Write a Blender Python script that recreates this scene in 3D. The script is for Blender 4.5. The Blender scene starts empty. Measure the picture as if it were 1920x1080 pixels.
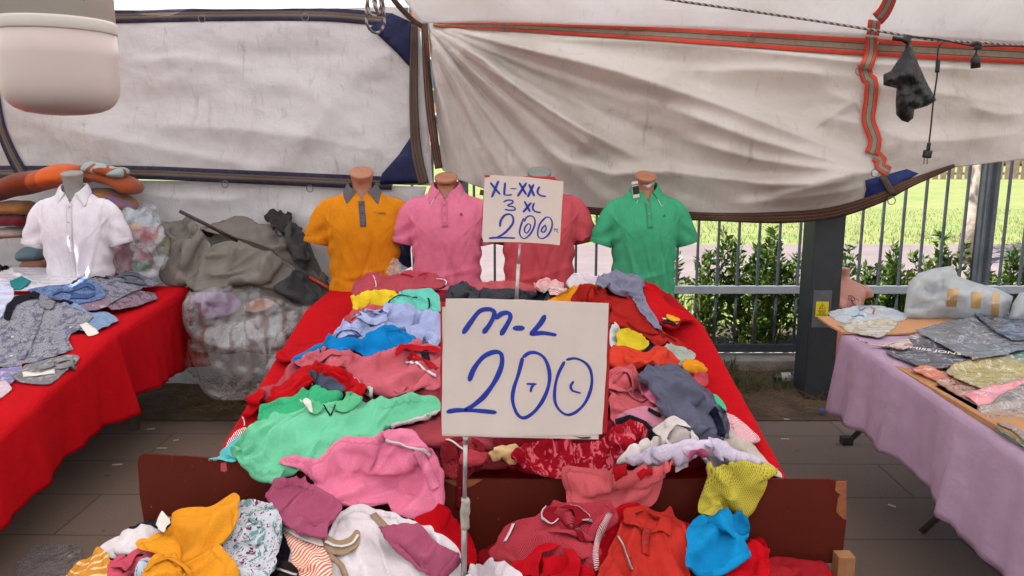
import bpy, bmesh, math, random
import numpy as np
from mathutils import Vector, Matrix
from mathutils.geometry import delaunay_2d_cdt
random.seed(7); rng = np.random.default_rng(7)
R = math.radians
SC = bpy.context.scene
COL = SC.collection
# ------------------------------------------------------------------ camera
EYE = 1.65; PITCH = R(10.4); FPX = 1493.0
cam = bpy.data.cameras.new('camera'); cam.lens = 28.0; cam.sensor_width = 36.0; cam.clip_end = 500; cam.clip_start = 0.05
camo = bpy.data.objects.new('camera', cam); COL.objects.link(camo)
camo.location = (0, 0, EYE); camo.rotation_euler = (R(90) - PITCH, 0, 0)
SC.camera = camo
# ------------------------------------------------------------------ light
SUN_D = Vector((0.50, 0.30, -1.30)).normalized()
w = bpy.data.worlds.new('World'); SC.world = w; w.use_nodes = True
nt = w.node_tree; bg = nt.nodes['Background']
sky = nt.nodes.new('ShaderNodeTexSky'); sky.sky_type = 'NISHITA'; sky.sun_disc = False
sky.sun_elevation = math.asin(-SUN_D.z); sky.sun_rotation = math.atan2(-SUN_D.x, -SUN_D.y)
nt.links.new(sky.outputs[0], bg.inputs[0]); bg.inputs[1].default_value = 0.08
sl = bpy.data.lights.new('sun', 'SUN'); sl.energy = 5.0; sl.angle = R(0.5); sl.color = (1.0, 0.975, 0.95)
so = bpy.data.objects.new('sun', sl); COL.objects.link(so)
so.rotation_euler = SUN_D.to_track_quat('-Z', 'Y').to_euler(); so.location = (-3, -2, 9)
vs = SC.view_settings; vs.view_transform = 'Standard'; vs.look = 'None'; vs.gamma = 1.0; vs.exposure = 1.44
SC.cycles.max_bounces = 10; SC.cycles.transmission_bounces = 8; SC.cycles.transparent_max_bounces = 16
SC.cycles.diffuse_bounces = 2; SC.cycles.use_denoising = True

# ------------------------------------------------------------------ pixel helpers (1920x1080 photo grid)
CP, SP = math.cos(PITCH), math.sin(PITCH)
def rays(u, v):
    u = np.asarray(u, float); v = np.asarray(v, float)
    x = (u - 960) / FPX; d = (v - 540) / FPX
    return np.stack([x, CP - d * SP, -SP - d * CP], -1)
def PY(u, v, Y):
    r = rays(u, v); t = np.asarray(Y, float) / r[..., 1]
    return np.array([0, 0, EYE]) + r * t[..., None]
def PZ(u, v, z):
    r = rays(u, v); t = (np.asarray(z, float) - EYE) / r[..., 2]
    return np.array([0, 0, EYE]) + r * t[..., None]
def pix(P):
    P = np.asarray(P, float) - np.array([0, 0, EYE])
    c = P[..., 1] * CP - P[..., 2] * SP; d = -P[..., 1] * SP - P[..., 2] * CP
    return 960 + FPX * P[..., 0] / c, 540 + FPX * d / c

# ------------------------------------------------------------------ object helpers
def tag(o, label=None, cat=None, group=None, kind=None):
    if label: o['label'] = label
    if cat: o['category'] = cat
    if group: o['group'] = group
    if kind: o['kind'] = kind
    return o
def link(o, parent=None):
    COL.objects.link(o)
    if parent is not None: o.parent = parent
    return o
def empty(name, loc=(0, 0, 0), rz=0):
    o = bpy.data.objects.new(name, None); o.location = loc; o.rotation_euler = (0, 0, rz); o.empty_display_size = .1
    return link(o)
def mesh(name, V, F, mat, parent=None, smooth=True, uv=None, sub=0, solid=0):
    me = bpy.data.meshes.new(name)
    me.from_pydata([tuple(map(float, v)) for v in V], [], [tuple(int(i) for i in f) for f in F])
    if smooth: me.polygons.foreach_set('use_smooth', [True] * len(me.polygons))
    if uv is not None:
        l = me.uv_layers.new(name='UVMap'); li = np.empty(len(me.loops), int); me.loops.foreach_get('vertex_index', li)
        l.data.foreach_set('uv', np.asarray(uv, float)[li].ravel())
    me.materials.append(mat); me.update()
    o = bpy.data.objects.new(name, me); link(o, parent)
    if solid:
        m = o.modifiers.new('solid', 'SOLIDIFY'); m.thickness = solid; m.offset = -1
    if sub:
        m = o.modifiers.new('sub', 'SUBSURF'); m.levels = sub; m.render_levels = sub
    return o
def bmobj(name, bm, mat, parent=None, smooth=False, bevel=0):
    me = bpy.data.meshes.new(name); bm.normal_update(); bm.to_mesh(me); bm.free()
    if smooth: me.polygons.foreach_set('use_smooth', [True] * len(me.polygons))
    me.materials.append(mat)
    o = bpy.data.objects.new(name, me); link(o, parent)
    if bevel:
        m = o.modifiers.new('bevel', 'BEVEL'); m.width = bevel; m.segments = 2; m.limit_method = 'ANGLE'
    return o
def add_box(bm, c, s, rot=None):
    r = bmesh.ops.create_cube(bm, size=1.0)
    M = Matrix.Translation(c) @ (rot.to_4x4() if rot is not None else Matrix()) @ Matrix.Diagonal((s[0], s[1], s[2], 1))
    bmesh.ops.transform(bm, matrix=M, verts=r['verts']); return r['verts']
def box(name, c, s, mat, parent=None, bevel=0.003, rot=None):
    bm = bmesh.new(); add_box(bm, c, s, rot); return bmobj(name, bm, mat, parent, bevel=bevel)
def tube_data(pts, rad, n=8, cap=True):
    pts = [Vector(p) for p in pts]; k = len(pts)
    rad = [rad] * k if not hasattr(rad, '__len__') else rad
    V, F = [], []; prev = None
    for i, p in enumerate(pts):
        t = (pts[min(i + 1, k - 1)] - pts[max(i - 1, 0)]).normalized()
        if prev is None:
            a = t.cross(Vector((0, 0, 1)))
            if a.length < 1e-3: a = t.cross(Vector((0, 1, 0)))
        else: a = prev - t * prev.dot(t)
        a.normalize(); prev = a; b = t.cross(a)
        for j in range(n):
            th = 2 * math.pi * j / n; V.append(p + (a * math.cos(th) + b * math.sin(th)) * rad[i])
    for i in range(k - 1):
        for j in range(n):
            F.append((i * n + j, i * n + (j + 1) % n, (i + 1) * n + (j + 1) % n, (i + 1) * n + j))
    if cap: F.append(tuple(range(n))[::-1]); F.append(tuple((k - 1) * n + j for j in range(n)))
    return V, F
def tube(name, pts, rad, mat, parent=None, n=8, sub=0):
    V, F = tube_data(pts, rad, n); return mesh(name, V, F, mat, parent, sub=sub)
def lathe(name, prof, mat, parent=None, n=32, loc=(0, 0, 0), sub=0):
    V, F = [], []; k = len(prof)
    for r_, z in prof:
        for j in range(n):
            th = 2 * math.pi * j / n; V.append((loc[0] + r_ * math.cos(th), loc[1] + r_ * math.sin(th), loc[2] + z))
    for i in range(k - 1):
        for j in range(n): F.append((i * n + j, i * n + (j + 1) % n, (i + 1) * n + (j + 1) % n, (i + 1) * n + j))
    F.append(tuple(range(n))[::-1]); F.append(tuple((k - 1) * n + j for j in range(n)))
    return mesh(name, V, F, mat, parent, sub=sub)
def smoothpoly(pts, step=8.0, closed=False, rough=0.0, sharp=False):
    """Catmull-Rom resampled polyline."""
    P = np.asarray(pts, float); n = len(P); out = []
    m = n if closed else n - 1
    for i in range(m):
        if closed: a, b, c, d = P[(i - 1) % n], P[i], P[(i + 1) % n], P[(i + 2) % n]
        else: a, b, c, d = P[max(i - 1, 0)], P[i], P[i + 1], P[min(i + 2, n - 1)]
        L = np.linalg.norm(c - b); k = max(1, int(round(L / step)))
        for j in range(k):
            t = j / k
            q = b + (c - b) * t if sharp else 0.5 * ((2 * b) + (c - a) * t + (2 * a - 5 * b + 4 * c - d) * t * t + (-a + 3 * b - 3 * c + d) * t ** 3)
            out.append(q)
    if not closed: out.append(P[-1])
    return np.array(out)
def inpoly(X, Y, P):
    P = np.asarray(P); c = np.zeros(X.shape, bool); n = len(P)
    for i in range(n):
        x0, y0 = P[i][:2]; x1, y1 = P[(i + 1) % n][:2]
        if y0 == y1: continue
        k = ((y0 > Y) != (y1 > Y)) & (X < (x1 - x0) * (Y - y0) / (y1 - y0) + x0); c ^= k
    return c
# value noise (2d, smooth)
_T = rng.random((256, 256))
def vn(x, y):
    x = np.asarray(x, float); y = np.asarray(y, float)
    xi = np.floor(x).astype(int); yi = np.floor(y).astype(int); fx = x - xi; fy = y - yi
    fx = fx * fx * (3 - 2 * fx); fy = fy * fy * (3 - 2 * fy)
    g = lambda a, b: _T[a & 255, b & 255]
    return (g(xi, yi) * (1 - fx) + g(xi + 1, yi) * fx) * (1 - fy) + (g(xi, yi + 1) * (1 - fx) + g(xi + 1, yi + 1) * fx) * fy - .5
def fbm(x, y, o=3):
    s = 0; a = 1.0
    for k in range(o): s = s + a * vn(x * 2 ** k + 17.3 * k, y * 2 ** k + 9.1 * k); a *= .5
    return s
# ------------------------------------------------------------------ materials
def lin(c):
    c = np.asarray(c, float) / 255.0
    return tuple(np.where(c <= .04045, c / 12.92, ((c + .055) / 1.055) ** 2.4)) + (1.0,)
class NT:
    def __init__(s, name):
        s.m = bpy.data.materials.new(name); s.m.use_nodes = True; s.t = s.m.node_tree; s.b = s.t.nodes['Principled BSDF']; s.out = s.t.nodes['Material Output']
    def n(s, typ, **k):
        x = s.t.nodes.new('ShaderNode' + typ)
        for a, v in k.items():
            if a.startswith('i_'):
                key = a[2:]; key = int(key) if key.isdigit() else key.replace('_', ' ')
                x.inputs[key].default_value = v
            else: setattr(x, a, v)
        return x
    def l(s, a, b): s.t.links.new(a, b)
    def coord(s, kind='Object', scale=(1, 1, 1)):
        c = s.n('TexCoord'); m = s.n('Mapping'); m.inputs['Scale'].default_value = scale; s.l(c.outputs[kind], m.inputs[0]); return m.outputs[0]
    def noise(s, vec, scale, detail=3, rough=.5, dist=0):
        x = s.n('TexNoise', i_Scale=scale, i_Detail=detail, i_Roughness=rough, i_Distortion=dist); s.l(vec, x.inputs['Vector']); return x.outputs[0]
    def ramp(s, fac, stops):
        x = s.n('ValToRGB'); e = x.color_ramp.elements
        while len(e) < len(stops): e.new(.5)
        for q, (p, c) in zip(e, stops):
            q.position = p; q.color = c if hasattr(c, '__len__') else (c, c, c, 1)
        s.l(fac, x.inputs[0]); return x.outputs[0]
    def mix(s, fac, a, b, mode='MIX'):
        x = s.n('Mix', data_type='RGBA', blend_type=mode)
        for i, v in ((0, fac), (6, a), (7, b)):
            if hasattr(v, 'is_linked') or hasattr(v, 'links'): s.l(v, x.inputs[i])
            else: x.inputs[i].default_value = v
        return x.outputs[2]
    def math(s, op, a, b=0.0):
        x = s.n('Math', operation=op)
        for i, v in ((0, a), (1, b)):
            if hasattr(v, 'links'): s.l(v, x.inputs[i])
            else: x.inputs[i].default_value = v
        return x.outputs[0]
    def bump(s, h, strength=.3, dist=.002):
        x = s.n('Bump', i_Strength=strength, i_Distance=dist); s.l(h, x.inputs['Height']); return x.outputs[0]
_mc = {}
def plain(name, c, rough=.6, metal=0, spec=.5, noise=0, nscale=20, bump=0, bscale=60, bdist=.002, coat=0, alpha=None):
    key = (name, tuple(c))
    if key in _mc: return _mc[key]
    q = NT(name); q.b.inputs['Roughness'].default_value = rough; q.b.inputs['Metallic'].default_value = metal
    q.b.inputs['Specular IOR Level'].default_value = spec; q.b.inputs['Coat Weight'].default_value = coat
    L = lin(c); v = q.coord('Object')
    if noise:
        f = q.noise(v, nscale, 5, .6); f = q.ramp(f, [(.3, 0.0), (.7, 1.0)])
        q.l(q.mix(f, tuple(x * (1 - noise) for x in L[:3]) + (1,), tuple(min(1, x * (1 + noise)) for x in L[:3]) + (1,)), q.b.inputs['Base Color'])
    else: q.b.inputs['Base Color'].default_value = L
    if bump: q.l(q.bump(q.noise(v, bscale, 4), bump, bdist), q.b.inputs['Normal'])
    _mc[key] = q.m; return q.m
def fabric(name, c, pat=None, c2=(255, 255, 255), freq=60, ang=0, knit=1.0, rough=.92, c3=None, coord='UV', wrk=.5):
    q = NT(name); b = q.b; b.inputs['Roughness'].default_value = rough
    b.inputs['Sheen Weight'].default_value = .0; b.inputs['Sheen Roughness'].default_value = .5; b.inputs['Specular IOR Level'].default_value = .06
    L = lin(c); L2 = lin(c2)
    tc = q.n('TexCoord'); mp = q.n('Mapping'); mp.inputs['Rotation'].default_value = (0, 0, R(ang)); q.l(tc.outputs[coord], mp.inputs[0]); v = mp.outputs[0]
    f = q.ramp(q.noise(v, 14, 4, .6), [(.3, .0), (.72, 1.0)])
    base = q.mix(f, tuple(x * .86 for x in L[:3]) + (1,), tuple(min(1, x * 1.08) for x in L[:3]) + (1,))
    fine = q.noise(v, 420, 2, .7)
    base = q.mix(q.math('MULTIPLY', q.ramp(fine, [(.35, 1.0), (.65, 0.0)]), .36), base, tuple(x * .45 for x in L[:3]) + (1,))
    if pat == 'stripe':
        wv = q.n('TexWave', wave_type='BANDS', bands_direction='X', wave_profile='SIN', i_Scale=freq, i_Distortion=.15); q.l(v, wv.inputs[0])
        base = q.mix(q.ramp(wv.outputs[1], [(.42, 0.0), (.56, 1.0)]), base, L2)
    elif pat == 'wide':
        wv = q.n('TexWave', wave_type='BANDS', bands_direction='X', wave_profile='SIN', i_Scale=freq, i_Distortion=.1); q.l(v, wv.inputs[0])
        base = q.mix(q.ramp(wv.outputs[1], [(.80, 0.0), (.88, 1.0)]), base, L2)
    elif pat == 'dots':
        vo = q.n('TexVoronoi', feature='F1', i_Scale=freq, i_Randomness=.05); q.l(v, vo.inputs['Vector'])
        base = q.mix(q.ramp(vo.outputs[0], [(.22, 1.0), (.34, 0.0)]), base, L2)
    elif pat == 'melange':
        f2 = q.ramp(q.noise(v, freq, 3, .8), [(.4, 0.0), (.6, 1.0)]); base = q.mix(q.math('MULTIPLY', f2, .8), base, L2)
    elif pat == 'paisley':
        n1 = q.noise(v, freq, 3, .6, 2.5); f2 = q.ramp(n1, [(.42, 0.0), (.47, 1.0), (.52, 0.0), (.57, .9), (.63, 0.0)])
        base = q.mix(f2, base, L2)
        if c3 is not None:
            n2 = q.noise(v, freq * .35, 2, .5, 1.0); base = q.mix(q.math('MULTIPLY', q.ramp(n2, [(.52, 0.0), (.6, 1.0)]), .55), base, lin(c3))
    elif pat == 'floral':
        n1 = q.noise(v, freq, 4, .65, 1.6)
        base = q.mix(q.ramp(n1, [(.53, 0.0), (.57, 1.0)]), base, L2)
        wv = q.noise(v, freq * 2.6, 3, .5, 3.0)
        if c3 is not None: base = q.mix(q.ramp(wv, [(.58, 0.0), (.61, 1.0)]), base, lin(c3))
    # hem stitching a little way in from the cut edge
    at = q.n('Attribute', attribute_name='edge'); e = at.outputs['Fac']
    hm = q.math('MULTIPLY', q.ramp(e, [(.0135, 0.0), (.0155, 1.0), (.0170, 1.0), (.019, 0.0)]), q.ramp(q.noise(v, 3.1, 1, .4), [(.46, 0.0), (.5, .6)])) if coord == 'UV' else None
    if hm is not None: base = q.mix(hm, base, tuple(x * .5 for x in L[:3]) + (1,))
    q.l(base, b.inputs['Base Color'])
    wm = q.n('Mapping'); wm.inputs['Scale'].default_value = (5.0, 17.0, 5.0); q.l(tc.outputs[coord], wm.inputs[0])
    n1 = q.n('TexNoise', i_Scale=1.0, i_Detail=4.0, i_Roughness=.55, i_Distortion=1.1); q.l(wm.outputs[0], n1.inputs['Vector'])
    rg_ = q.math('ABSOLUTE', q.math('SUBTRACT', n1.outputs[0], .5)); rg_ = q.math('MULTIPLY', q.math('SUBTRACT', .25, rg_), 3.2)
    wm2 = q.n('Mapping'); wm2.inputs['Scale'].default_value = (16.0, 58.0, 16.0); wm2.inputs['Rotation'].default_value = (0, 0, R(14)); q.l(tc.outputs[coord], wm2.inputs[0]); n3 = q.n('TexNoise', i_Scale=1.0, i_Detail=3.0, i_Distortion=.8); q.l(wm2.outputs[0], n3.inputs['Vector'])
    rg_ = q.math('ADD', rg_, q.math('MULTIPLY', q.ramp(n3.outputs[0], [(.45, 0.0), (.62, 1.0)]), .16))
    big = q.bump(rg_, .6 * wrk, .008)
    h = q.math('ADD', q.math('MULTIPLY', fine, .6), q.math('MULTIPLY', q.noise(v, 60, 4, .6), 1.8))
    if hm is not None: h = q.math('SUBTRACT', h, q.math('MULTIPLY', hm, 2.0))
    sm = q.n('Bump', i_Strength=.42 * knit, i_Distance=.002); q.l(h, sm.inputs['Height']); q.l(big, sm.inputs['Normal']); q.l(sm.outputs[0], b.inputs['Normal'])
    return q.m
def canvas(name, c, stain=(150, 125, 95), trans=.4, wr=1.0, trc=None):
    """tarpaulin: diffuse + translucent, stained and creased"""
    q = NT(name); v = q.coord('Object'); L = lin(c)
    st = q.ramp(q.noise(v, 1.3, 8, .68, .6), [(.46, 0.0), (.75, 1.0)])
    col = q.mix(q.math('MULTIPLY', st, .34), L, lin(stain))
    sp = q.ramp(q.noise(v, 9, 6, .75, 1.2), [(.6, 0.0), (.72, 1.0)])
    col = q.mix(q.math('MULTIPLY', sp, .34), col, lin((120, 100, 80)))
    mps = q.n('Mapping'); mps.inputs['Rotation'].default_value = (0, R(28), 0); mps.inputs['Scale'].default_value = (14, 3, 3); q.l(v, mps.inputs[0])
    sk = q.ramp(q.noise(mps.outputs[0], 1.5, 6, .7, .8), [(.58, 0.0), (.7, 1.0)])
    col = q.mix(q.math('MULTIPLY', sk, .30), col, lin((130, 110, 90)))
    h = q.math('ADD', q.noise(v, 700, 2, .5), q.math('MULTIPLY', q.noise(v, 14, 4, .5, .5), 4.0 * wr))
    cr = q.n('TexVoronoi', feature='DISTANCE_TO_EDGE', i_Scale=3.2, i_Randomness=1.0)
    dv = q.n('Mapping'); dv.inputs['Scale'].default_value = (1, 1, 2.2)
    nz = q.n('TexNoise', i_Scale=2.0, i_Detail=3.0); q.l(v, nz.inputs['Vector'])
    ad = q.n('VectorMath', operation='ADD'); q.l(v, ad.inputs[0]); q.l(nz.outputs[1], ad.inputs[1]); q.l(ad.outputs[0], dv.inputs[0]); q.l(dv.outputs[0], cr.inputs['Vector'])
    h = q.math('ADD', h, q.math('MULTIPLY', q.ramp(cr.outputs[0], [(0, 0.0), (.03, 1.0)]), .35 * wr))
    nb = q.bump(h, .5, .0035)
    d = q.n('BsdfDiffuse'); t = q.n('BsdfTranslucent'); mx = q.n('MixShader', i_0=trans)
    for x in (d, t): q.l(col, x.inputs[0]); q.l(nb, x.inputs['Normal'])
    if trc is not None: q.l(q.mix(.6, col, lin(trc)), t.inputs[0])
    g = q.n('BsdfGlossy', i_Roughness=.5); g.inputs[0].default_value = (.8, .8, .8, 1); q.l(nb, g.inputs['Normal'])
    m2 = q.n('MixShader', i_0=.03)
    q.l(d.outputs[0], mx.inputs[1]); q.l(t.outputs[0], mx.inputs[2]); q.l(mx.outputs[0], m2.inputs[1]); q.l(g.outputs[0], m2.inputs[2]); q.l(m2.outputs[0], q.out.inputs[0])
    return q.m
def clearplastic(name, tint=(235, 238, 240), haze=.22, rough=.18, bscale=14):
    q = NT(name); v = q.coord('Object')
    nb = q.bump(q.noise(v, bscale, 5, .62, 1.0), .9, .02)
    tr = q.n('BsdfTransparent'); tr.inputs[0].default_value = (.96, .97, .98, 1)
    gl = q.n('BsdfGlossy', i_Roughness=rough); gl.inputs[0].default_value = (.95, .95, .95, 1); q.l(nb, gl.inputs['Normal'])
    df = q.n('BsdfDiffuse'); df.inputs[0].default_value = lin(tint); q.l(nb, df.inputs['Normal'])
    hz = q.ramp(q.noise(v, bscale * .5, 5, .7, 1.5), [(.36, haze * .15), (.80, min(1, haze * 1.9))])
    fr = q.n('Fresnel', i_IOR=1.5); q.l(nb, fr.inputs['Normal'])
    m1 = q.n('MixShader'); q.l(hz, m1.inputs[0]); q.l(tr.outputs[0], m1.inputs[1]); q.l(df.outputs[0], m1.inputs[2])
    m2 = q.n('MixShader'); q.l(q.math('MINIMUM', fr.outputs[0], .20), m2.inputs[0]); q.l(m1.outputs[0], m2.inputs[1]); q.l(gl.outputs[0], m2.inputs[2])
    q.l(m2.outputs[0], q.out.inputs[0]); return q.m
def film(name, c, rough=.13, pat=None, c2=None, freq=30, c3=None, wr=1.0):
    """garment sealed in a shiny clear bag: fabric colour under a glossy creased coat"""
    m = fabric(name, c, pat, c2 or (255, 255, 255), freq, c3=c3, knit=.2); t = m.node_tree
    b = t.nodes['Principled BSDF']; b.inputs['Coat Weight'].default_value = 1.0; b.inputs['Coat Roughness'].default_value = rough
    b.inputs['Coat IOR'].default_value = 1.6
    n = t.nodes.new('ShaderNodeTexNoise'); n.inputs['Scale'].default_value = 8; n.inputs['Detail'].default_value = 5; n.inputs['Distortion'].default_value = 1.5
    tc = t.nodes.new('ShaderNodeTexCoord'); t.links.new(tc.outputs['UV'], n.inputs['Vector'])
    # bag crease glints: whitish specular haze mixed into the base colour
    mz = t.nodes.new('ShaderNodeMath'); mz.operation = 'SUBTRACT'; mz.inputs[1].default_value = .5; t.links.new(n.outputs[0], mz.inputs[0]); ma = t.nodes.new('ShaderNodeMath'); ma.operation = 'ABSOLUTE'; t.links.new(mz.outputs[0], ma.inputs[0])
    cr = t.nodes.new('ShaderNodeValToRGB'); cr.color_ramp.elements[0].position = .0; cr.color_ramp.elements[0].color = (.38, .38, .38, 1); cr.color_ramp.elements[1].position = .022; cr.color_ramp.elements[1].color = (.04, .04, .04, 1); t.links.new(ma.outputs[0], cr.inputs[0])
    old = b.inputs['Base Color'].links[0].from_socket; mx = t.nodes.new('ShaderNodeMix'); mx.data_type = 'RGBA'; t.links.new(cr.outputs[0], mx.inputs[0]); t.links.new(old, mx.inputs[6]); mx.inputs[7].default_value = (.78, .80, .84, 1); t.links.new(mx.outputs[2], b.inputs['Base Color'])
    bp = t.nodes.new('ShaderNodeBump'); bp.inputs['Strength'].default_value = .8 * wr; bp.inputs['Distance'].default_value = .008
    t.links.new(n.outputs[0], bp.inputs['Height']); t.links.new(bp.outputs[0], b.inputs['Coat Normal'])
    return m

def pillow(name, poly, Y, T, mat, label=None, cat=None, group=None, parent=None, step=7, crease=.25, cf=30, back=.6, inset=1.0, sharp=True):
    """closed soft bag with real depth: outline at depth Y, swelling T metres towards the aisle"""
    pp = smoothpoly(poly, step, True, sharp=sharp); lo, hi = pp.min(0), pp.max(0)
    X, Z_ = np.meshgrid(np.arange(lo[0], hi[0], step), np.arange(lo[1], hi[1], step)); X = X + rng.normal(0, .6, X.shape); k = inpoly(X, Z_, pp); I = np.stack([X[k], Z_[k]], -1)
    I = I[((I[:, None] - pp[None]) ** 2).sum(-1).min(1) > (step * .6) ** 2]
    r_ = delaunay_2d_cdt([Vector(p) for p in np.vstack([pp, I])], [], [list(range(len(pp)))], 1, 1e-4); v = np.array([list(p) for p in r_[0]]); F = [list(f) for f in r_[2]]
    d = np.sqrt(((v[:, None] - pp[None]) ** 2).sum(-1).min(1)); D = d.max(); u_ = np.clip(d / (D * inset), 0, 1); t = T * np.sqrt(1 - (1 - u_) ** 2)
    n1 = fbm(v[:, 0] / cf + Y * 9, v[:, 1] / cf * .8, 4); n2 = np.abs(fbm(v[:, 0] / cf * .7 + 40 + v[:, 1] / cf * .5, v[:, 1] / cf * 1.3, 3)); e = np.clip(u_ * 4, 0, 1)
    t1 = t * (1 + crease * 1.6 * n1) - T * crease * 1.2 * n2 * e; A = PY(v[:, 0], v[:, 1], Y - t1); B = PY(v[:, 0], v[:, 1], Y + t * back * (1 + .4 * n1)); n = len(v)
    V = np.vstack([A, B]); c = V.mean(0) if parent is None else np.array(parent.location); G_ = [f for f in F] + [[i + n for i in f[::-1]] for f in F]
    f0 = F[0]; nn = np.cross(A[f0[1]] - A[f0[0]], A[f0[2]] - A[f0[0]])
    if nn[1] > 0: G_ = [f[::-1] for f in G_]
    o = mesh(name, V - c, G_, mat, parent, uv=np.vstack([v, v]) * Y / FPX); at = o.data.attributes.new('edge', 'FLOAT', 'POINT'); at.data.foreach_set('value', np.ones(2 * n, np.float32))
    if parent is None: o.location = c; tag(o, label, cat, group)
    return o
# ------------------------------------------------------------------ cloth engine
class Pile:
    """height field over a tilted plane; garments are simulated on it one after another"""
    def __init__(s, O, tilt, ar, br, nr, top, cell=.009):
        t = R(tilt); s.O = np.array(O, float)
        s.E = np.array([[1, 0, 0], [0, math.cos(t), math.sin(t)], [0, -math.sin(t), math.cos(t)]])
        s.ar, s.br, s.nr, s.cell = ar, br, nr, cell
        s.na = int((ar[1] - ar[0]) / cell) + 1; s.nb = int((br[1] - br[0]) / cell) + 1
        A, B = np.meshgrid(ar[0] + np.arange(s.na) * cell, br[0] + np.arange(s.nb) * cell, indexing='ij')
        s.H = np.full(A.shape, nr[0]); done = np.zeros(A.shape, bool)
        for nn in np.arange(nr[1], nr[0], -.01):
            P = s.world(np.stack([A, B, np.full(A.shape, nn)], -1))
            k = (P[..., 2] < top(P[..., 0], P[..., 1])) & ~done
            s.H[k] = nn + .003; done |= k
        s.H = s.blur(s.H, 1)
        s.base = s.H.copy()
    def blur(s, H, k):
        for _ in range(k):
            Q = np.pad(H, 1, 'edge'); H = (Q[:-2, 1:-1] + Q[2:, 1:-1] + Q[1:-1, :-2] + Q[1:-1, 2:] + 4 * H) / 8
        return H
    def world(s, q): return s.O + q @ s.E
    def local(s, P): return (P - s.O) @ s.E.T
    def dil(s):
        Q = np.pad(s.H, 1, 'edge'); M = Q[1:-1, 1:-1].copy()
        for i in range(3):
            for j in range(3): M = np.maximum(M, Q[i:i + s.na, j:j + s.nb])
        return s.blur(M, 1)
    def h(s, a, b, H=None):
        x = np.clip((a - s.ar[0]) / s.cell, 0, s.na - 1.001); y = np.clip((b - s.br[0]) / s.cell, 0, s.nb - 1.001)
        i = x.astype(int); j = y.astype(int); fx = x - i; fy = y - j; H = s.H if H is None else H
        return (H[i, j] * (1 - fx) + H[i + 1, j] * fx) * (1 - fy) + (H[i, j + 1] * (1 - fx) + H[i + 1, j + 1] * fx) * fy
    def hit(s, u, v):
        """first point of the pile surface met by the photo ray through (u, v)"""
        r = rays(u, v); r = r / np.linalg.norm(r, axis=-1, keepdims=True)
        res = np.zeros(r.shape); done = np.zeros(r.shape[:-1], bool); best = np.full(r.shape[:-1], 1e9); alt = np.zeros(r.shape)
        for t in np.arange(1.3, 6.5, .012):
            P = np.array([0, 0, EYE]) + r * t; q = s.local(P); g_ = q[..., 2] - s.h(q[..., 0], q[..., 1])
            ins = (q[..., 0] > s.ar[0]) & (q[..., 0] < s.ar[1]) & (q[..., 1] > s.br[0]) & (q[..., 1] < s.br[1])
            k = (g_ < 0) & ~done & ins
            res[k] = q[k]; done |= k; m = ins & (g_ > 0) & (g_ < best) & ~done; alt[m] = q[m]; best[m] = g_[m]
            if done.all(): break
        res = np.where(done[..., None], res, alt)
        return res
    def splat(s, q, F):
        F = np.asarray(F); T = q[F]; L = max(np.linalg.norm(T[:, 0, :2] - T[:, 1, :2], axis=1).max(), .001); m = int(min(8, max(2, math.ceil(L / s.cell * .8))))
        for a in range(m + 1):
            for b in range(m + 1 - a):
                p = T[:, 0] * (a / m) + T[:, 1] * (b / m) + T[:, 2] * ((m - a - b) / m)
                x = (p[:, 0] - s.ar[0]) / s.cell; y = (p[:, 1] - s.br[0]) / s.cell
                i = np.clip(np.rint(x).astype(int), 0, s.na - 1); j = np.clip(np.rint(y).astype(int), 0, s.nb - 1); np.maximum.at(s.H, (i, j), p[:, 2])
        # close pinholes
        Q = np.pad(s.H, 1, 'edge'); mn = np.minimum(np.minimum(Q[:-2, 1:-1], Q[2:, 1:-1]), np.minimum(Q[1:-1, :-2], Q[1:-1, 2:])); s.H = np.maximum(s.H, mn)
def edge_color(E):
    """greedy colouring so that each batch touches a vertex once"""
    used = {}; col = np.zeros(len(E), int)
    for k, (a, b) in enumerate(E):
        ua = used.setdefault(a, 0); ub = used.setdefault(b, 0); m = ua | ub; c = 0
        while m >> c & 1: c += 1
        col[k] = c; used[a] |= 1 << c; used[b] |= 1 << c
    return [np.nonzero(col == c)[0] for c in range(col.max() + 1)] if len(E) else []
STEP = 1.0
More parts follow.
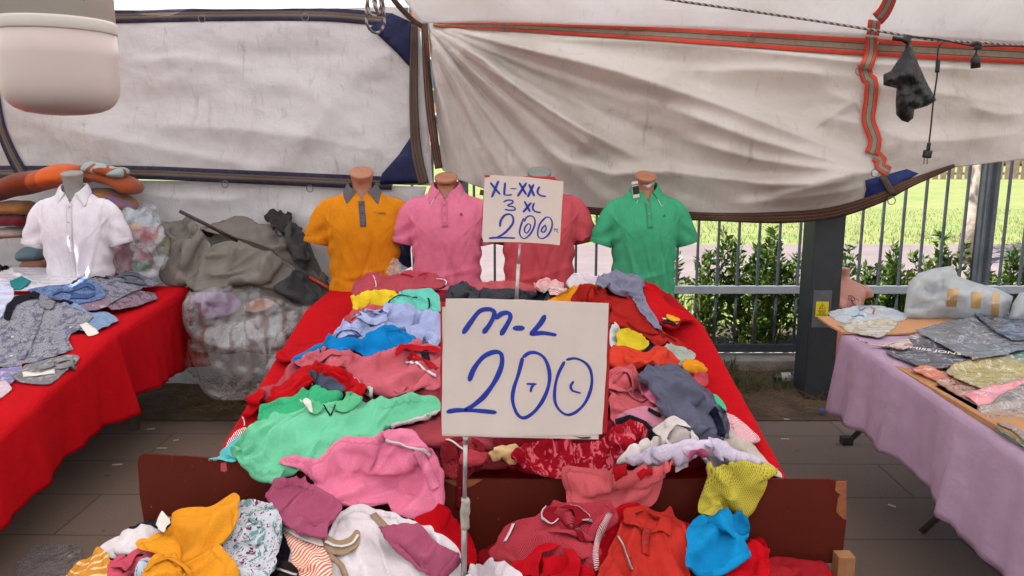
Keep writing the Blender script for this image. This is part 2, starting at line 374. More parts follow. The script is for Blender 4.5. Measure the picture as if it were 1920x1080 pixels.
def loopsub(P, A, F):
    """one level of Loop subdivision; A: per-vertex attributes carried linearly"""
    n = len(P); ed = np.sort(np.vstack([F[:, [0, 1]], F[:, [1, 2]], F[:, [2, 0]]]), 1); op = np.concatenate([F[:, 2], F[:, 0], F[:, 1]])
    E, inv = np.unique(ed, axis=0, return_inverse=True); inv = inv.ravel(); m = len(E); cnt = np.bincount(inv, minlength=m)
    so = np.stack([np.bincount(inv, P[op, k], m) for k in range(3)], -1); mid = (P[E[:, 0]] + P[E[:, 1]]) / 2
    en = np.where((cnt == 2)[:, None], .75 * mid + so / 8, mid); be = E[cnt == 1]
    val = np.bincount(E.ravel(), minlength=n); sm = np.stack([np.bincount(E[:, 0], P[E[:, 1], k], n) + np.bincount(E[:, 1], P[E[:, 0], k], n) for k in range(3)], -1)
    b_ = np.where(val == 3, 3 / 16, 3 / (8 * np.maximum(val, 1))); vn_ = P * (1 - val * b_)[:, None] + sm * b_[:, None]
    bs = np.stack([np.bincount(be[:, 0], P[be[:, 1], k], n) + np.bincount(be[:, 1], P[be[:, 0], k], n) for k in range(3)], -1); bc = np.bincount(be.ravel(), minlength=n)
    vn_ = np.where((bc == 2)[:, None], .75 * P + bs / 8, np.where((bc > 0)[:, None], P, vn_))
    f = len(F); a, b, c = n + inv[:f], n + inv[f:2 * f], n + inv[2 * f:]
    F2 = np.vstack([np.stack([F[:, 0], a, c], -1), np.stack([a, F[:, 1], b], -1), np.stack([c, b, F[:, 2]], -1), np.stack([a, b, c], -1)])
    return np.vstack([vn_, en]), np.vstack([A, (A[E[:, 0]] + A[E[:, 1]]) / 2]), F2
def drape(pile, name, poly, mat, label=None, cat='shirt', group=None, s=.0115, str_=1.34, ratio=.3, ang=None, steps=50, its=6,
          grav=.0015, lift=.006, thick=.0035, bend=.38, pin=.4, wl=8.0, amp=.085, fair=.30, fold=.040, parent=None, sharp=False, seed=0, puff=0.0, sub=1, solid=.0016, keep=True, kind=None, inpix=True):
    """a cloth with more material than its outline, let to settle: it buckles into folds"""
    rg = np.random.default_rng(abs(hash(name + str(poly[0]) + str(seed))) % 1000 if False else int(abs(poly[0][0] * 7 + poly[0][1] * 13 + seed)) % 99991)
    poly = np.asarray(poly, float)
    if inpix:
        pp = smoothpoly(poly, 9.0, True, sharp=sharp); pp2 = smoothpoly(poly, 9.0, True, sharp=True); pp = .45 * pp + .55 * pp2 if len(pp) == len(pp2) else pp; q = pile.hit(pp[:, 0], pp[:, 1])[:, :2]
    else: q = smoothpoly(poly, .02, True, sharp=sharp)
    # resample the outline evenly in surface space
    c = np.vstack([q, q[:1]]); L = np.r_[0, np.cumsum(np.linalg.norm(np.diff(c, axis=0), axis=1))]
    n = max(12, int(L[-1] / s)); tt = np.linspace(0, L[-1], n, endpoint=False)
    bd = np.stack([np.interp(tt, L, c[:, 0]), np.interp(tt, L, c[:, 1])], -1)
    for _ in range(0 if sharp else 2): bd = .5 * bd + .25 * (np.roll(bd, 1, 0) + np.roll(bd, -1, 0))
    lo, hi = bd.min(0), bd.max(0)
    xs = np.arange(lo[0], hi[0], s); ys = np.arange(lo[1], hi[1], s * .866)
    X, Y = np.meshgrid(xs, ys); X = X + (np.arange(len(ys)) % 2)[:, None] * s * .5
    X = X + rg.normal(0, s * .08, X.shape); Y = Y + rg.normal(0, s * .08, Y.shape)
    k = inpoly(X, Y, bd); I = np.stack([X[k], Y[k]], -1)
    if len(I):
        d2 = ((I[:, None, :] - bd[None, :, :]) ** 2).sum(-1).min(1); I = I[d2 > (s * .55) ** 2]
    pts = np.vstack([bd, I]); nb = len(bd)
    res = delaunay_2d_cdt([Vector(p) for p in pts], [], [list(range(nb))], 1, 1e-6)
    v2 = np.array([list(p) for p in res[0]]); F = [f for f in res[2] if len(f) == 3]
    if len(F) < 4: return None
    F = np.array(F); nv = len(v2)
    isb = np.zeros(nv, bool)
    for i, o in enumerate(res[3]):
        if any(x < nb for x in o): isb[i] = True
    bdist = np.sqrt(((v2[:, None, :] - bd[None, ::2, :]) ** 2).sum(-1).min(1))
    str_ = 1 + min(.8, (str_ - 1) * 1.7)
    # fold direction
    if ang is None:
        cc = v2 - v2.mean(0); wv, ev = np.linalg.eigh(cc.T @ cc); ax = ev[:, 1]; ang = math.degrees(math.atan2(ax[1], ax[0])) + rg.normal(0, 18)
    ca, sa = math.cos(R(ang)), math.sin(R(ang)); along = np.array([ca, sa]); across = np.array([-sa, ca])
    h0 = pile.h(v2[:, 0], v2[:, 1]); r0 = rg.random(2) * 60
    ua = v2 @ along; ub = v2 @ across
    b0, b1, a0, a1 = ub.min(), ub.max(), ua.min(), ua.max(); K = max(1, int(round((b1 - b0) * wl))); FK = []
    for k in range(K):
        FK.append((b0 + (k + .5 + rg.uniform(-.38, .38)) * (b1 - b0) / K, rg.uniform(.011, .027), rg.uniform(.5, 1.25), rg.uniform(-.45, .45), rg.random() * 50, a0 + rg.uniform(-.1, 1.1) * (a1 - a0), rg.uniform(.25, .6) * (a1 - a0) + .05))
    def band(A_, B_):
        o_ = np.zeros(A_.shape)
        for c_, sg, am, sl_, ph, ac, al in FK:
            cen = c_ + sl_ * (A_ - (a0 + a1) / 2) + .045 * fbm(A_ * 4.5 + ph, 0 * A_ + ph, 2); w_ = sg * (1 + .5 * vn(A_ * 7 + ph, 0 * A_))
            o_ = np.maximum(o_, am * np.exp(-((B_ - cen) / w_) ** 2) * np.exp(-np.abs((A_ - ac) / al) ** 3))
        return o_
    init = band(ua, ub) * .55 + .25 * (vn(ua * 4 + r0[0], ub * 7 + r0[1]) + .5)
    P = np.stack([v2[:, 0], v2[:, 1], h0 + lift + init * amp], -1)
    ed = np.vstack([F[:, [0, 1]], F[:, [1, 2]], F[:, [2, 0]]]); eds = np.sort(ed, 1); E, inv = np.unique(eds, axis=0, return_inverse=True)
    # opposite vertices (bending)
    opp = np.concatenate([F[:, 2], F[:, 0], F[:, 1]]); od = np.argsort(inv, kind='stable'); iv = inv[od]; op = opp[od]
    same = np.nonzero(iv[1:] == iv[:-1])[0]; Bn = np.stack([op[same], op[same + 1]], -1)
    hs = h0.copy()
    def rest(Ex):
        d = v2[Ex[:, 1]] - v2[Ex[:, 0]]; mid = (v2[Ex[:, 1]] + v2[Ex[:, 0]]) / 2
        m = 1 + (str_ - 1) * (.22 + 2.3 * band(mid @ along, mid @ across) + .7 * np.clip(vn(mid[:, 0] * 9 + r0[1], mid[:, 1] * 9), 0, 1))
        bm_ = (bdist[Ex[:, 0]] + bdist[Ex[:, 1]]) / 2; m = 1 + (m - 1) * (.05 + .95 * np.clip(bm_ / .05, 0, 1))
        da = d @ along * (1 + (m - 1) * ratio); db = d @ across * m
        dh = hs[Ex[:, 1]] - hs[Ex[:, 0]]
        return np.sqrt(da ** 2 + db ** 2 + np.clip(dh, -.05, .05) ** 2)
    rE = rest(E); rB = rest(Bn) if len(Bn) else np.zeros(0)
    allc = np.vstack([E, Bn]); rest_ = np.r_[rE, rB]; st = np.r_[np.full(len(E), 1.0), np.full(len(Bn), bend)]
    batches = []
    for base, arr in ((0, E), (len(E), Bn)):
        if len(arr) == 0: continue
        for b in edge_color([tuple(x) for x in arr]):
            b = b + base; batches.append((allc[b, 0].copy(), allc[b, 1].copy(), rest_[b], st[b]))
    HD = pile.dil(); deg = np.maximum(np.bincount(np.r_[E[:, 0], E[:, 1]], minlength=nv), 1)
    V = np.zeros_like(P); g = -np.array(pile.E[:, 2]) * grav   # world -z in local axes
    tgt = P[:, :2].copy(); bi = np.nonzero(isb)[0]
    nst = int(steps * STEP)
    for it in range(nst):
        P0 = P.copy(); V = V * .93 + g
        if puff: V[:, 2] += puff * grav * max(0, 1 - it / (nst * .6))
        if it < nst * .35: V += rg.normal(0, .0007, V.shape)
        P = P + V
        for _ in range(its):
            for a, b, r_, k_ in batches:
                d = P[b] - P[a]; L_ = np.sqrt((d * d).sum(1)) + 1e-9
                cr = (d * ((L_ - r_) / L_ * .5 * k_)[:, None]); P[a] += cr; P[b] -= cr
        zn = (np.bincount(E[:, 0], P[E[:, 1], 2], nv) + np.bincount(E[:, 1], P[E[:, 0], 2], nv)) / deg; P[:, 2] += fair * (zn - P[:, 2])
        P[bi, :2] += (tgt[bi] - P[bi, :2]) * pin
        hh = pile.h(P[:, 0], P[:, 1], HD) + thick; c_ = P[:, 2] < hh
        P[c_, 2] = hh[c_]; P[c_, :2] = P0[c_, :2] + (P[c_, :2] - P0[c_, :2]) * .55
        V = P - P0; sp_ = np.linalg.norm(V, axis=1); f = np.minimum(1, .012 / (sp_ + 1e-9)); V *= f[:, None]
    uv = np.stack([ua - ua.min(), ub - ub.min()], -1); bd0 = bdist
    if sub: P, A_, F = loopsub(P, np.c_[ua, ub, bdist], F); ua2, ub2, bdist = A_.T; uv = np.stack([ua2 - ua.min(), ub2 - ub.min()], -1)
    else: ua2, ub2 = ua, ub
    if fold > 0:
        wide = b1 - b0; sz = min(1.0, min(wide, a1 - a0) / .16); D_ = np.zeros(len(P)); rf_ = np.random.default_rng(int(abs(poly[0][0] * 3 + poly[1][1] * 11)) % 9973)
        for c_, sg, am, sl_, ph, ac, al in FK + [(b0 + rf_.uniform(.1, .9) * wide, rf_.uniform(.006, .012), rf_.uniform(.35, .7), rf_.uniform(-.8, .8), rf_.random() * 50, a0 + rf_.uniform(0, 1) * (a1 - a0), rf_.uniform(.15, .35) * (a1 - a0) + .03) for _ in range(max(1, int(wide * 9)))]:
            cen = c_ + sl_ * (ua2 - (a0 + a1) / 2) + .045 * fbm(ua2 * 4.5 + ph, 0 * ua2 + ph, 2); w_ = sg * (1 + .5 * vn(ua2 * 7 + ph, 0 * ua2)); d_ = ub2 - cen; asy = np.where(d_ * (1 if ph > 25 else -1) < 0, .55, 1.9)
            prof = np.exp(-np.abs(d_ / (w_ * asy)) ** 1.45) * am * np.exp(-np.abs((ua2 - ac) / al) ** 3) * (1 + .25 * vn(ua2 * 9 + ph, ub2 * 3)); D_ = np.maximum(D_, prof) + .22 * np.minimum(D_, prof)
        P[:, 2] += fold * sz * D_ * (.30 + .70 * np.clip(bdist / .045, 0, 1))
    if keep: pile.splat(P, F)
    W = pile.world(P)
    if parent is None: org = W.mean(0); org[2] = W[:, 2].min()
    else: org = np.array(parent.location)
    a, b, c = W[F[:, 0]], W[F[:, 1]], W[F[:, 2]]
    if (np.cross(b - a, c - a) @ pile.E[2]).mean() < 0: F = F[:, ::-1]
    o = mesh(name, W - org, F, mat, parent, uv=uv, solid=solid); o.location = org if parent is None else (0, 0, 0)
    at = o.data.attributes.new('edge', 'FLOAT', 'POINT'); at.data.foreach_set('value', bdist.astype(np.float32))
    if parent is None: tag(o, label, cat, group, kind)
    return o
def ribbon(pile, name, path, width, mat, parent, lift=.004, inpix=True, n=3, uvs=1.0):
    """a strip lying on the pile surface (trim, cuff, placket)"""
    pp = smoothpoly(path, 5.0 if inpix else .01)
    q = pile.hit(pp[:, 0], pp[:, 1]) if inpix else np.c_[pp, pile.h(pp[:, 0], pp[:, 1])]
    for _ in range(1): q[1:-1] = .5 * q[1:-1] + .25 * (q[2:] + q[:-2])
    d = np.gradient(q[:, :2], axis=0); d /= np.linalg.norm(d, axis=1, keepdims=True) + 1e-9; nn = np.stack([-d[:, 1], d[:, 0]], -1)
    V = []; F = []; U = []; L = np.r_[0, np.cumsum(np.linalg.norm(np.diff(q[:, :2], axis=0), axis=1))]
    for i in range(len(q)):
        for j in range(n):
            w_ = (j / (n - 1) - .5) * width; p = q[i, :2] + nn[i] * w_
            z = max(float(pile.h(p[:1], p[1:2])[0]), q[i, 2] - .01) + lift + (.001 if 0 < j < n - 1 else 0)
            V.append((p[0], p[1], z)); U.append((L[i], w_))
    for i in range(len(q) - 1):
        for j in range(n - 1): F.append((i * n + j, (i + 1) * n + j, (i + 1) * n + j + 1, i * n + j + 1))
    W = pile.world(np.array(V)) - np.array(parent.location if parent else (0, 0, 0))
    return mesh(name, W, F, mat, parent, uv=U, solid=.0012)
def polo_collar(pile, g, u, v, rot, c, edge=None, size=1.0, placket=.13, nb=2, lining=None):
    """open two-point collar with placket and buttons lying on the garment at photo point (u, v); rot: direction of the placket in degrees, 0 = up the table"""
    q = pile.hit([u], [v])[0][:2]; a = R(rot); fw = np.array([math.sin(a), math.cos(a)]) * -1; sd = np.array([fw[1], -fw[0]]); S = size
    T = lambda x, y: tuple(q + sd * x * S + fw * y * S)
    cm = fabric('collar_rib', c, knit=1.2, wrk=.3)
    if lining is not None: drape(pile, 'neck_lining', [T(-.055, -.05), (T(0, -.075)), T(.055, -.05), T(.045, .0), T(0, .05), T(-.045, 0)], fabric('lining', lining), parent=g, inpix=False, str_=1.02, steps=10, amp=.01, s=.012)
    for s_ in (-1, 1):
        drape(pile, 'collar', [T(.004 * s_, -.088), T(.045 * s_, -.092), T(.085 * s_, -.062), T(.100 * s_, -.010), T(.092 * s_, .052), T(.055 * s_, .030), T(.012 * s_, .050), T(.040 * s_, .0), T(.052 * s_, -.045), T(.028 * s_, -.066)], cm, parent=g, inpix=False, fold=.003, str_=1.05, steps=14, amp=.02, s=.009, sharp=True, solid=.0025)
        if edge: ribbon(pile, 'collar_edge', [T(.058 * s_, -.090), T(.089 * s_, -.062), T(.104 * s_, -.010), T(.095 * s_, .054), T(.055 * s_, .033)], .004, fabric('edge_rib', edge), g, inpix=False)
    ribbon(pile, 'placket', [T(0, .03), T(.002, .03 + placket * .5), T(0, .03 + placket)], .030 * S, fabric('placket_knit', tuple(int(k * .95) for k in c)), g, inpix=False, lift=.004)
    for k in range(nb):
        p = T(0, .045 + placket * .42 * k); hh = float(pile.h(np.array([p[0]]), np.array([p[1]]))[0]); n = 12; V = []
        for rr, zz in ((.0055, 0), (.0055, .0022), (.004, .0028)):
            for j in range(n): V.append((p[0] + rr * math.cos(2 * math.pi * j / n), p[1] + rr * math.sin(2 * math.pi * j / n), hh + .006 + zz))
        F = [(i * n + j, i * n + (j + 1) % n, (i + 1) * n + (j + 1) % n, (i + 1) * n + j) for i in range(2) for j in range(n)] + [tuple(2 * n + j for j in range(n))]
        mesh('button', pile.world(np.array(V)) - np.array(g.location), F, M_but, g)
def button(pile, u, v, r_, mat, parent, lift=.006):
    q = pile.hit([u], [v])[0]; n = 14; V = []; 
    for rr, zz in ((r_, 0), (r_, .002), (r_ * .8, .003), (r_ * .65, .0018)):
        for j in range(n): V.append((q[0] + rr * math.cos(2 * math.pi * j / n), q[1] + rr * math.sin(2 * math.pi * j / n), q[2] + lift + zz))
    F = [(i * n + j, i * n + (j + 1) % n, (i + 1) * n + (j + 1) % n, (i + 1) * n + j) for i in range(3) for j in range(n)] + [tuple(3 * n + j for j in range(n))]
    return mesh('button', pile.world(np.array(V)) - np.array(parent.location), F, mat, parent)
# ================================================================== ground
def sheet(name, x0, x1, y0, y1, z, mat, nx=2, ny=2, fz=None, kind='structure', parent=None):
    xs = np.linspace(x0, x1, nx); ys = np.linspace(y0, y1, ny); X, Y = np.meshgrid(xs, ys, indexing='ij')
    Z = np.full(X.shape, z) if fz is None else z + fz(X, Y)
    V = np.stack([X, Y, Z], -1).reshape(-1, 3); F = [(i * ny + j, (i + 1) * ny + j, (i + 1) * ny + j + 1, i * ny + j + 1) for i in range(nx - 1) for j in range(ny - 1)]
    o = mesh(name, V, F, mat, parent); tag(o, kind=kind); return o
q = NT('lawn_ground'); v = q.coord('Object')
n1 = q.ramp(q.noise(v, .35, 6, .7), [(.35, 0.0), (.65, 1.0)]); n2 = q.ramp(q.noise(v, 3, 5, .7), [(.4, 0.0), (.62, 1.0)])
c1 = q.mix(n1, lin((96, 118, 48)), lin((124, 124, 68))); c1 = q.mix(q.math('MULTIPLY', n2, .5), c1, lin((138, 134, 90)))
q.l(c1, q.b.inputs['Base Color']); q.b.inputs['Roughness'].default_value = .95; q.l(q.bump(q.noise(v, 40, 4), .6, .03), q.b.inputs['Normal']); M_lawn = q.m
sheet('lawn', -70, 70, 4.2, 140, -.012, M_lawn)
q = NT('garden_path'); v = q.coord('Object')
c1 = q.mix(q.ramp(q.noise(v, 1.2, 6, .7), [(.35, 0.0), (.7, 1.0)]), lin((108, 94, 92)), lin((126, 112, 108)))
c1 = q.mix(q.ramp(q.noise(v, 60, 3, .7), [(.45, 0.0), (.7, .35)]), c1, lin((110, 98, 96)))
q.l(c1, q.b.inputs['Base Color']); q.b.inputs['Roughness'].default_value = .9; M_path = q.m
sheet('path', -70, 70, 9.4, 13.0, -.006, M_path)
# pavement slabs: one sheet, joints in relief
q = NT('paving'); v = q.coord('Object')
br = q.n('TexBrick', offset=.5, squash=1.0, i_Scale=1.0); br.inputs['Mortar Size'].default_value = .006; br.inputs['Brick Width'].default_value = 1.1; br.inputs['Row Height'].default_value = .40
br.inputs['Color1'].default_value = lin((122, 101, 86)); br.inputs['Color2'].default_value = lin((112, 93, 79)); br.inputs['Mortar'].default_value = lin((74, 62, 52)); br.inputs['Mortar Smooth'].default_value = .2
wv = q.n('Mapping'); wv.inputs['Location'].default_value = (.33, .06, 0); wv.inputs['Rotation'].default_value = (0, 0, R(.6))
nz = q.n('TexNoise', i_Scale=3.0, i_Detail=3.0); q.l(v, nz.inputs['Vector']); ad = q.n('VectorMath', operation='SCALE'); ad.inputs[3].default_value = .02; q.l(nz.outputs[1], ad.inputs[0])
a2 = q.n('VectorMath', operation='ADD'); q.l(v, a2.inputs[0]); q.l(ad.outputs[0], a2.inputs[1]); q.l(a2.outputs[0], wv.inputs[0]); q.l(wv.outputs[0], br.inputs['Vector'])
c1 = q.mix(q.ramp(q.noise(v, 1.1, 7, .72), [(.38, 0.0), (.72, .8)]), br.outputs[0], lin((108, 92, 78)))
c1 = q.mix(q.ramp(q.noise(v, 90, 3, .8), [(.5, 0.0), (.75, .5)]), c1, lin((70, 62, 56)))
c1 = q.mix(q.ramp(q.noise(v, 14, 3, .8), [(.66, 0.0), (.7, .8)]), c1, lin((52, 44, 38)))
q.l(c1, q.b.inputs['Base Color']); q.b.inputs['Roughness'].default_value = .85
h = q.math('SUBTRACT', q.math('MULTIPLY', q.noise(v, 60, 5, .7), .4), q.math('MULTIPLY', br.outputs[1], 1.5)); q.l(q.bump(h, .7, .006), q.b.inputs['Normal']); M_pave = q.m
sheet('pavement', -9, 9, 2.28, 4.56, 0, M_pave)
M_kerb = plain('kerb_concrete', (118, 108, 98), .9, noise=.3, nscale=9, bump=.5)
o = box('kerb', (0, 2.16, -.062), (18, .235, .12), M_kerb, bevel=.012); tag(o, kind='structure')
M_asph = plain('asphalt', (62, 56, 52), .92, noise=.3, nscale=8, bump=.6, bscale=120, bdist=.004)
sheet('road', -30, 30, -14, 2.045, -.12, M_asph)
M_dirt = plain('dirt', (88, 68, 50), .97, noise=.42, nscale=7, bump=.9, bscale=30, bdist=.02)
sheet('dirt_strip', -9, 9, 4.562, 5.56, .004, M_dirt, 260, 30, lambda X, Y: .05 * fbm(X * 2.2, Y * 2.2, 4) * np.clip((Y - 4.56) * 4, 0, 1) + .03 * np.clip((Y - 4.56) * 3, 0, 1))
M_kb2 = plain('pale_concrete', (150, 142, 132), .9, noise=.25, nscale=8, bump=.4)
o = box('kerb_fence', (0, 5.68, .03), (18, .24, .14), M_kb2, bevel=.01); tag(o, kind='structure')
sheet('planting_bed', -9, 9, 5.8, 7.0, .03, plain('soil', (70, 58, 42), .97, noise=.4, nscale=6, bump=.9, bscale=30, bdist=.02), 60, 12, lambda X, Y: .04 * fbm(X * 3, Y * 3, 3))

# ================================================================== scattered blades (stuff)
def blades(name, n, fpos, hr, wr_, mat, lean=.5, kind='stuff'):
    V = np.zeros((n, 5, 3)); F = []
    P = fpos(n); a = rng.uniform(0, 2 * np.pi, n); H = rng.uniform(*hr, n); W_ = rng.uniform(*wr_, n); ln = rng.uniform(0, lean, n) * H
    dx, dy = np.cos(a), np.sin(a); b = rng.uniform(0, 2 * np.pi, n); sx, sy = np.cos(b) * W_, np.sin(b) * W_
    V[:, 0] = P + np.stack([-sx, -sy, 0 * H], -1); V[:, 1] = P + np.stack([sx, sy, 0 * H], -1)
    m = P + np.stack([dx * ln * .35, dy * ln * .35, H * .6], -1)
    V[:, 2] = m + np.stack([sx, sy, 0 * H], -1) * .8; V[:, 3] = m + np.stack([-sx, -sy, 0 * H], -1) * .8
    V[:, 4] = P + np.stack([dx * ln, dy * ln, H * (1 - .3 * ln / H)], -1)
    i = np.arange(n) * 5
    F = np.concatenate([np.stack([i, i + 1, i + 2], -1), np.stack([i, i + 2, i + 3], -1), np.stack([i + 3, i + 2, i + 4], -1)])
    o = mesh(name, V.reshape(-1, 3), F, mat, smooth=False); tag(o, kind=kind); return o
def leafmat(name, c, c2, tr=.3, rough=.5, nsc=9):
    q = NT(name); v = q.coord('Object')
    col = q.mix(q.ramp(q.noise(v, nsc, 3, .7), [(.35, 0.0), (.65, 1.0)]), lin(c), lin(c2))
    q.l(col, q.b.inputs['Base Color']); q.b.inputs['Roughness'].default_value = rough; q.b.inputs['Specular IOR Level'].default_value = .35
    t = q.n('BsdfTranslucent'); q.l(col, t.inputs[0]); mx = q.n('MixShader', i_0=tr); q.l(q.b.outputs[0], mx.inputs[1]); q.l(t.outputs[0], mx.inputs[2]); q.l(mx.outputs[0], q.out.inputs[0]); return q.m
M_grass = leafmat('grass_blades', (84, 114, 42), (124, 128, 64), .35, .6, 1.5)
def gp(n):
    y = 5.85 + (rng.random(n) ** 1.8) * 14; x = (rng.random(n) - .5) * (2 * y * .72 + 2); k = (y > 9.4) & (y < 13.0); y[k] = 5.85 + rng.random(k.sum()) * 3.5
    return np.stack([x, y, np.full(n, -.01)], -1)
blades('grass', 60000, gp, (.02, .09), (.002, .006), M_grass, 1.0)
M_straw = leafmat('dry_straw', (150, 122, 84), (112, 86, 58), .1, .8, 4)
def sp(n):
    x = np.where(rng.random(n) < .5, rng.uniform(.9, 3.2, n), rng.uniform(-2.1, -.9, n)); y = 4.6 + rng.random(n) * .9
    k = vn(x * 3, y * 3) + vn(x * 9, y * 9) * .5 > -.1; x, y = x[k], y[k]
    return np.stack([x, y, np.full(len(x), .03)], -1)
def straw():
    P = sp(5200); n = len(P); V = np.zeros((n, 4, 3)); a = rng.uniform(0, np.pi, n); L = rng.uniform(.03, .13, n); d = np.stack([np.cos(a), np.sin(a), rng.uniform(-.05, .55, n)], -1) * L[:, None]
    up = np.array([0, 0, .0028]); P = P + np.stack([0 * L, 0 * L, rng.uniform(-.01, .035, n)], -1)
    V[:, 0] = P; V[:, 1] = P + d; V[:, 2] = P + d + up; V[:, 3] = P + up; i = np.arange(n) * 4
    o = mesh('straw', V.reshape(-1, 3), np.stack([i, i + 1, i + 2, i + 3], -1), M_straw, smooth=False); tag(o, kind='stuff')
straw()
M_weed = leafmat('weed', (72, 86, 44), (110, 112, 66), .3, .6, 4)
def wp(n):
    x = np.where(rng.random(n) < .75, rng.uniform(1.0, 2.6, n), rng.uniform(-1.9, -1.0, n)); y = 5.0 + rng.random(n) * .55; k = vn(x * 4 + 7, y * 4) > .05
    return np.stack([x[k], y[k], np.full(k.sum(), .03)], -1)
_w = wp(2600); blades('weeds', len(_w), lambda n: _w, (.04, .16), (.002, .005), M_weed, 1.2)

# ================================================================== far things
q = NT('brick_wall'); v = q.coord('Object'); mp = q.n('Mapping'); mp.inputs['Rotation'].default_value = (R(90), 0, 0); q.l(v, mp.inputs[0])
br = q.n('TexBrick', i_Scale=2.2); br.inputs['Color1'].default_value = lin((172, 104, 84)); br.inputs['Color2'].default_value = lin((150, 84, 66)); br.inputs['Mortar'].default_value = lin((190, 166, 150)); q.l(mp.outputs[0], br.inputs['Vector'])
q.l(br.outputs[0], q.b.inputs['Base Color']); M_brick = q.m
M_white = plain('white_paint', (208, 206, 200), .5); M_glass = plain('dark_window', (70, 84, 100), .15, spec=.8)
bl = tag(empty('brick_building', (-9.5, 62, 0)), 'red brick building with white framed windows far beyond the lawn', 'building')
box('wall', (0, 4, 7), (17, 8, 14), M_brick, bl, bevel=0)
for i in range(6):
    for k in range(3):
        wx, wz = -6.9 + i * 2.7, 2.6 + k * 4.1
        f = box('window', (wx, -.03, wz), (1.3, .12, 2.4), M_white, bl, bevel=0)
        box('pane', (wx - .32, -.10, wz), (.52, .03, 2.1), M_glass, f, bevel=0); box('pane', (wx + .32, -.10, wz), (.52, .03, 2.1), M_glass, f, bevel=0)
box('drainpipe', (1.0, -.15, 7), (.35, .2, 14), M_white, bl, bevel=0)
# picket fence far on the right
M_picket = plain('weathered_wood', (128, 108, 92), .85, noise=.25, nscale=6)
pf = tag(empty('picket_fence', (0, 36, 0)), 'low weathered brown wooden picket fence across the far end of the lawn', 'fence')
bm = bmesh.new()
for i in range(76): add_box(bm, (6 + i * .36 - 0, 0, .48), (.24, .05, .96 + .05 * math.sin(i * 2.3)))
bmobj('picket', bm, M_picket, pf)
for z in (.25, .75): box('rail', (19.5, .06, z), (28, .06, .1), M_picket, pf, bevel=0)
# far hedge behind the pickets
def leafcloud(n, pf_, size, mat, name, parent=None, kind=None, aspect=.45, up=.3):
    """n pointed leaves: pf_(n) -> base points and outward directions"""
    P, D = pf_(n); n = len(P); D = D + rng.normal(0, .45, D.shape); D[:, 2] += up; D /= np.linalg.norm(D, axis=1, keepdims=True)
    S = rng.uniform(.6, 1.25, n)[:, None] * size; A = np.cross(D, rng.normal(0, 1, D.shape)); A /= np.linalg.norm(A, axis=1, keepdims=True) + 1e-9; Nn = np.cross(A, D)
    V = np.zeros((n, 6, 3)); V[:, 0] = P; V[:, 1] = P + D * S * .45 + A * S * aspect * .5 + Nn * S * .05; V[:, 2] = P + D * S - Nn * S * .12
    V[:, 3] = P + D * S * .45 - A * S * aspect * .5 + Nn * S * .05; V[:, 4] = P + D * S * .5 - Nn * S * .04; V[:, 5] = P
    i = np.arange(n) * 6
    F = np.concatenate([np.stack([i, i + 1, i + 4], -1), np.stack([i + 1, i + 2, i + 4], -1), np.stack([i + 4, i + 2, i + 3], -1), np.stack([i, i + 4, i + 3], -1)])
    o = mesh(name, V.reshape(-1, 3), F, mat, parent, smooth=False)
    if kind: tag(o, kind=kind)
    return o
M_leaf1 = leafmat('bush_leaf', (50, 78, 28), (96, 116, 44), .28, .38, 6)
M_leaf2 = leafmat('bush_leaf_dark', (52, 84, 40), (82, 112, 50), .3, .35, 6)
M_stem = plain('green_stem', (96, 92, 60), .8); M_bark = plain('pale_bark', (168, 152, 136), .9, noise=.35, nscale=7, bump=.6, bscale=14, bdist=.02)
def farcl(n):
    x = rng.uniform(2, 60, n); z = rng.random(n) * (2.6 + vn(x * .4, 0 * x) * 3); return np.stack([x, 58 + rng.normal(0, 1.2, n), z], -1), rng.normal(0, 1, (n, 3))
o = leafcloud(26000, farcl, .5, M_leaf2, 'far_hedge', kind='stuff')
# tree behind the fence on the right
def tree(name, base, lean, h, r_, label, cr=1.5, nl=5000):
    t = tag(empty(name, base), label, 'tree')
    pts = [(lean[0] * k * k, lean[1] * k, h * k) for k in np.linspace(0, 1, 8)]
    V, F = tube_data(pts, [r_ * (1 - .5 * k) * (1.25 if i == 0 else 1) for i, k in enumerate(np.linspace(0, 1, 8))], 14); mesh('trunk', V, F, M_bark, t)
    top = np.array(pts[-1])
    bm_ = []
    for k in range(7):
        a = k * .9; e = top + np.array([math.cos(a) * cr * .8, math.sin(a) * cr * .8, rng.uniform(.3, 1.2)]); V, F = tube_data([pts[5] if k % 2 else pts[6], (top + e) / 2 + [0, 0, .1], e], [r_ * .4, r_ * .25, r_ * .1], 7)
        mesh('branch', V, F, M_bark, t)
    def cl(n):
        c = rng.normal(0, 1, (24, 3)) * [cr * .5, cr * .5, .5] + top + [0, 0, .8]; k = rng.integers(0, 24, n); d = rng.normal(0, 1, (n, 3)); d /= np.linalg.norm(d, axis=1, keepdims=True)
        return c[k] + d * rng.uniform(.2, .55, (n, 1)), d
    leafcloud(nl, cl, .13, M_leaf2, 'crown', t)
    return t
tb = PZ(1812, 492, 0.0); tree('tree', tuple(tb), (.42, .1), 4.2, .105, 'slim pale-barked tree standing on the path beyond the fence')

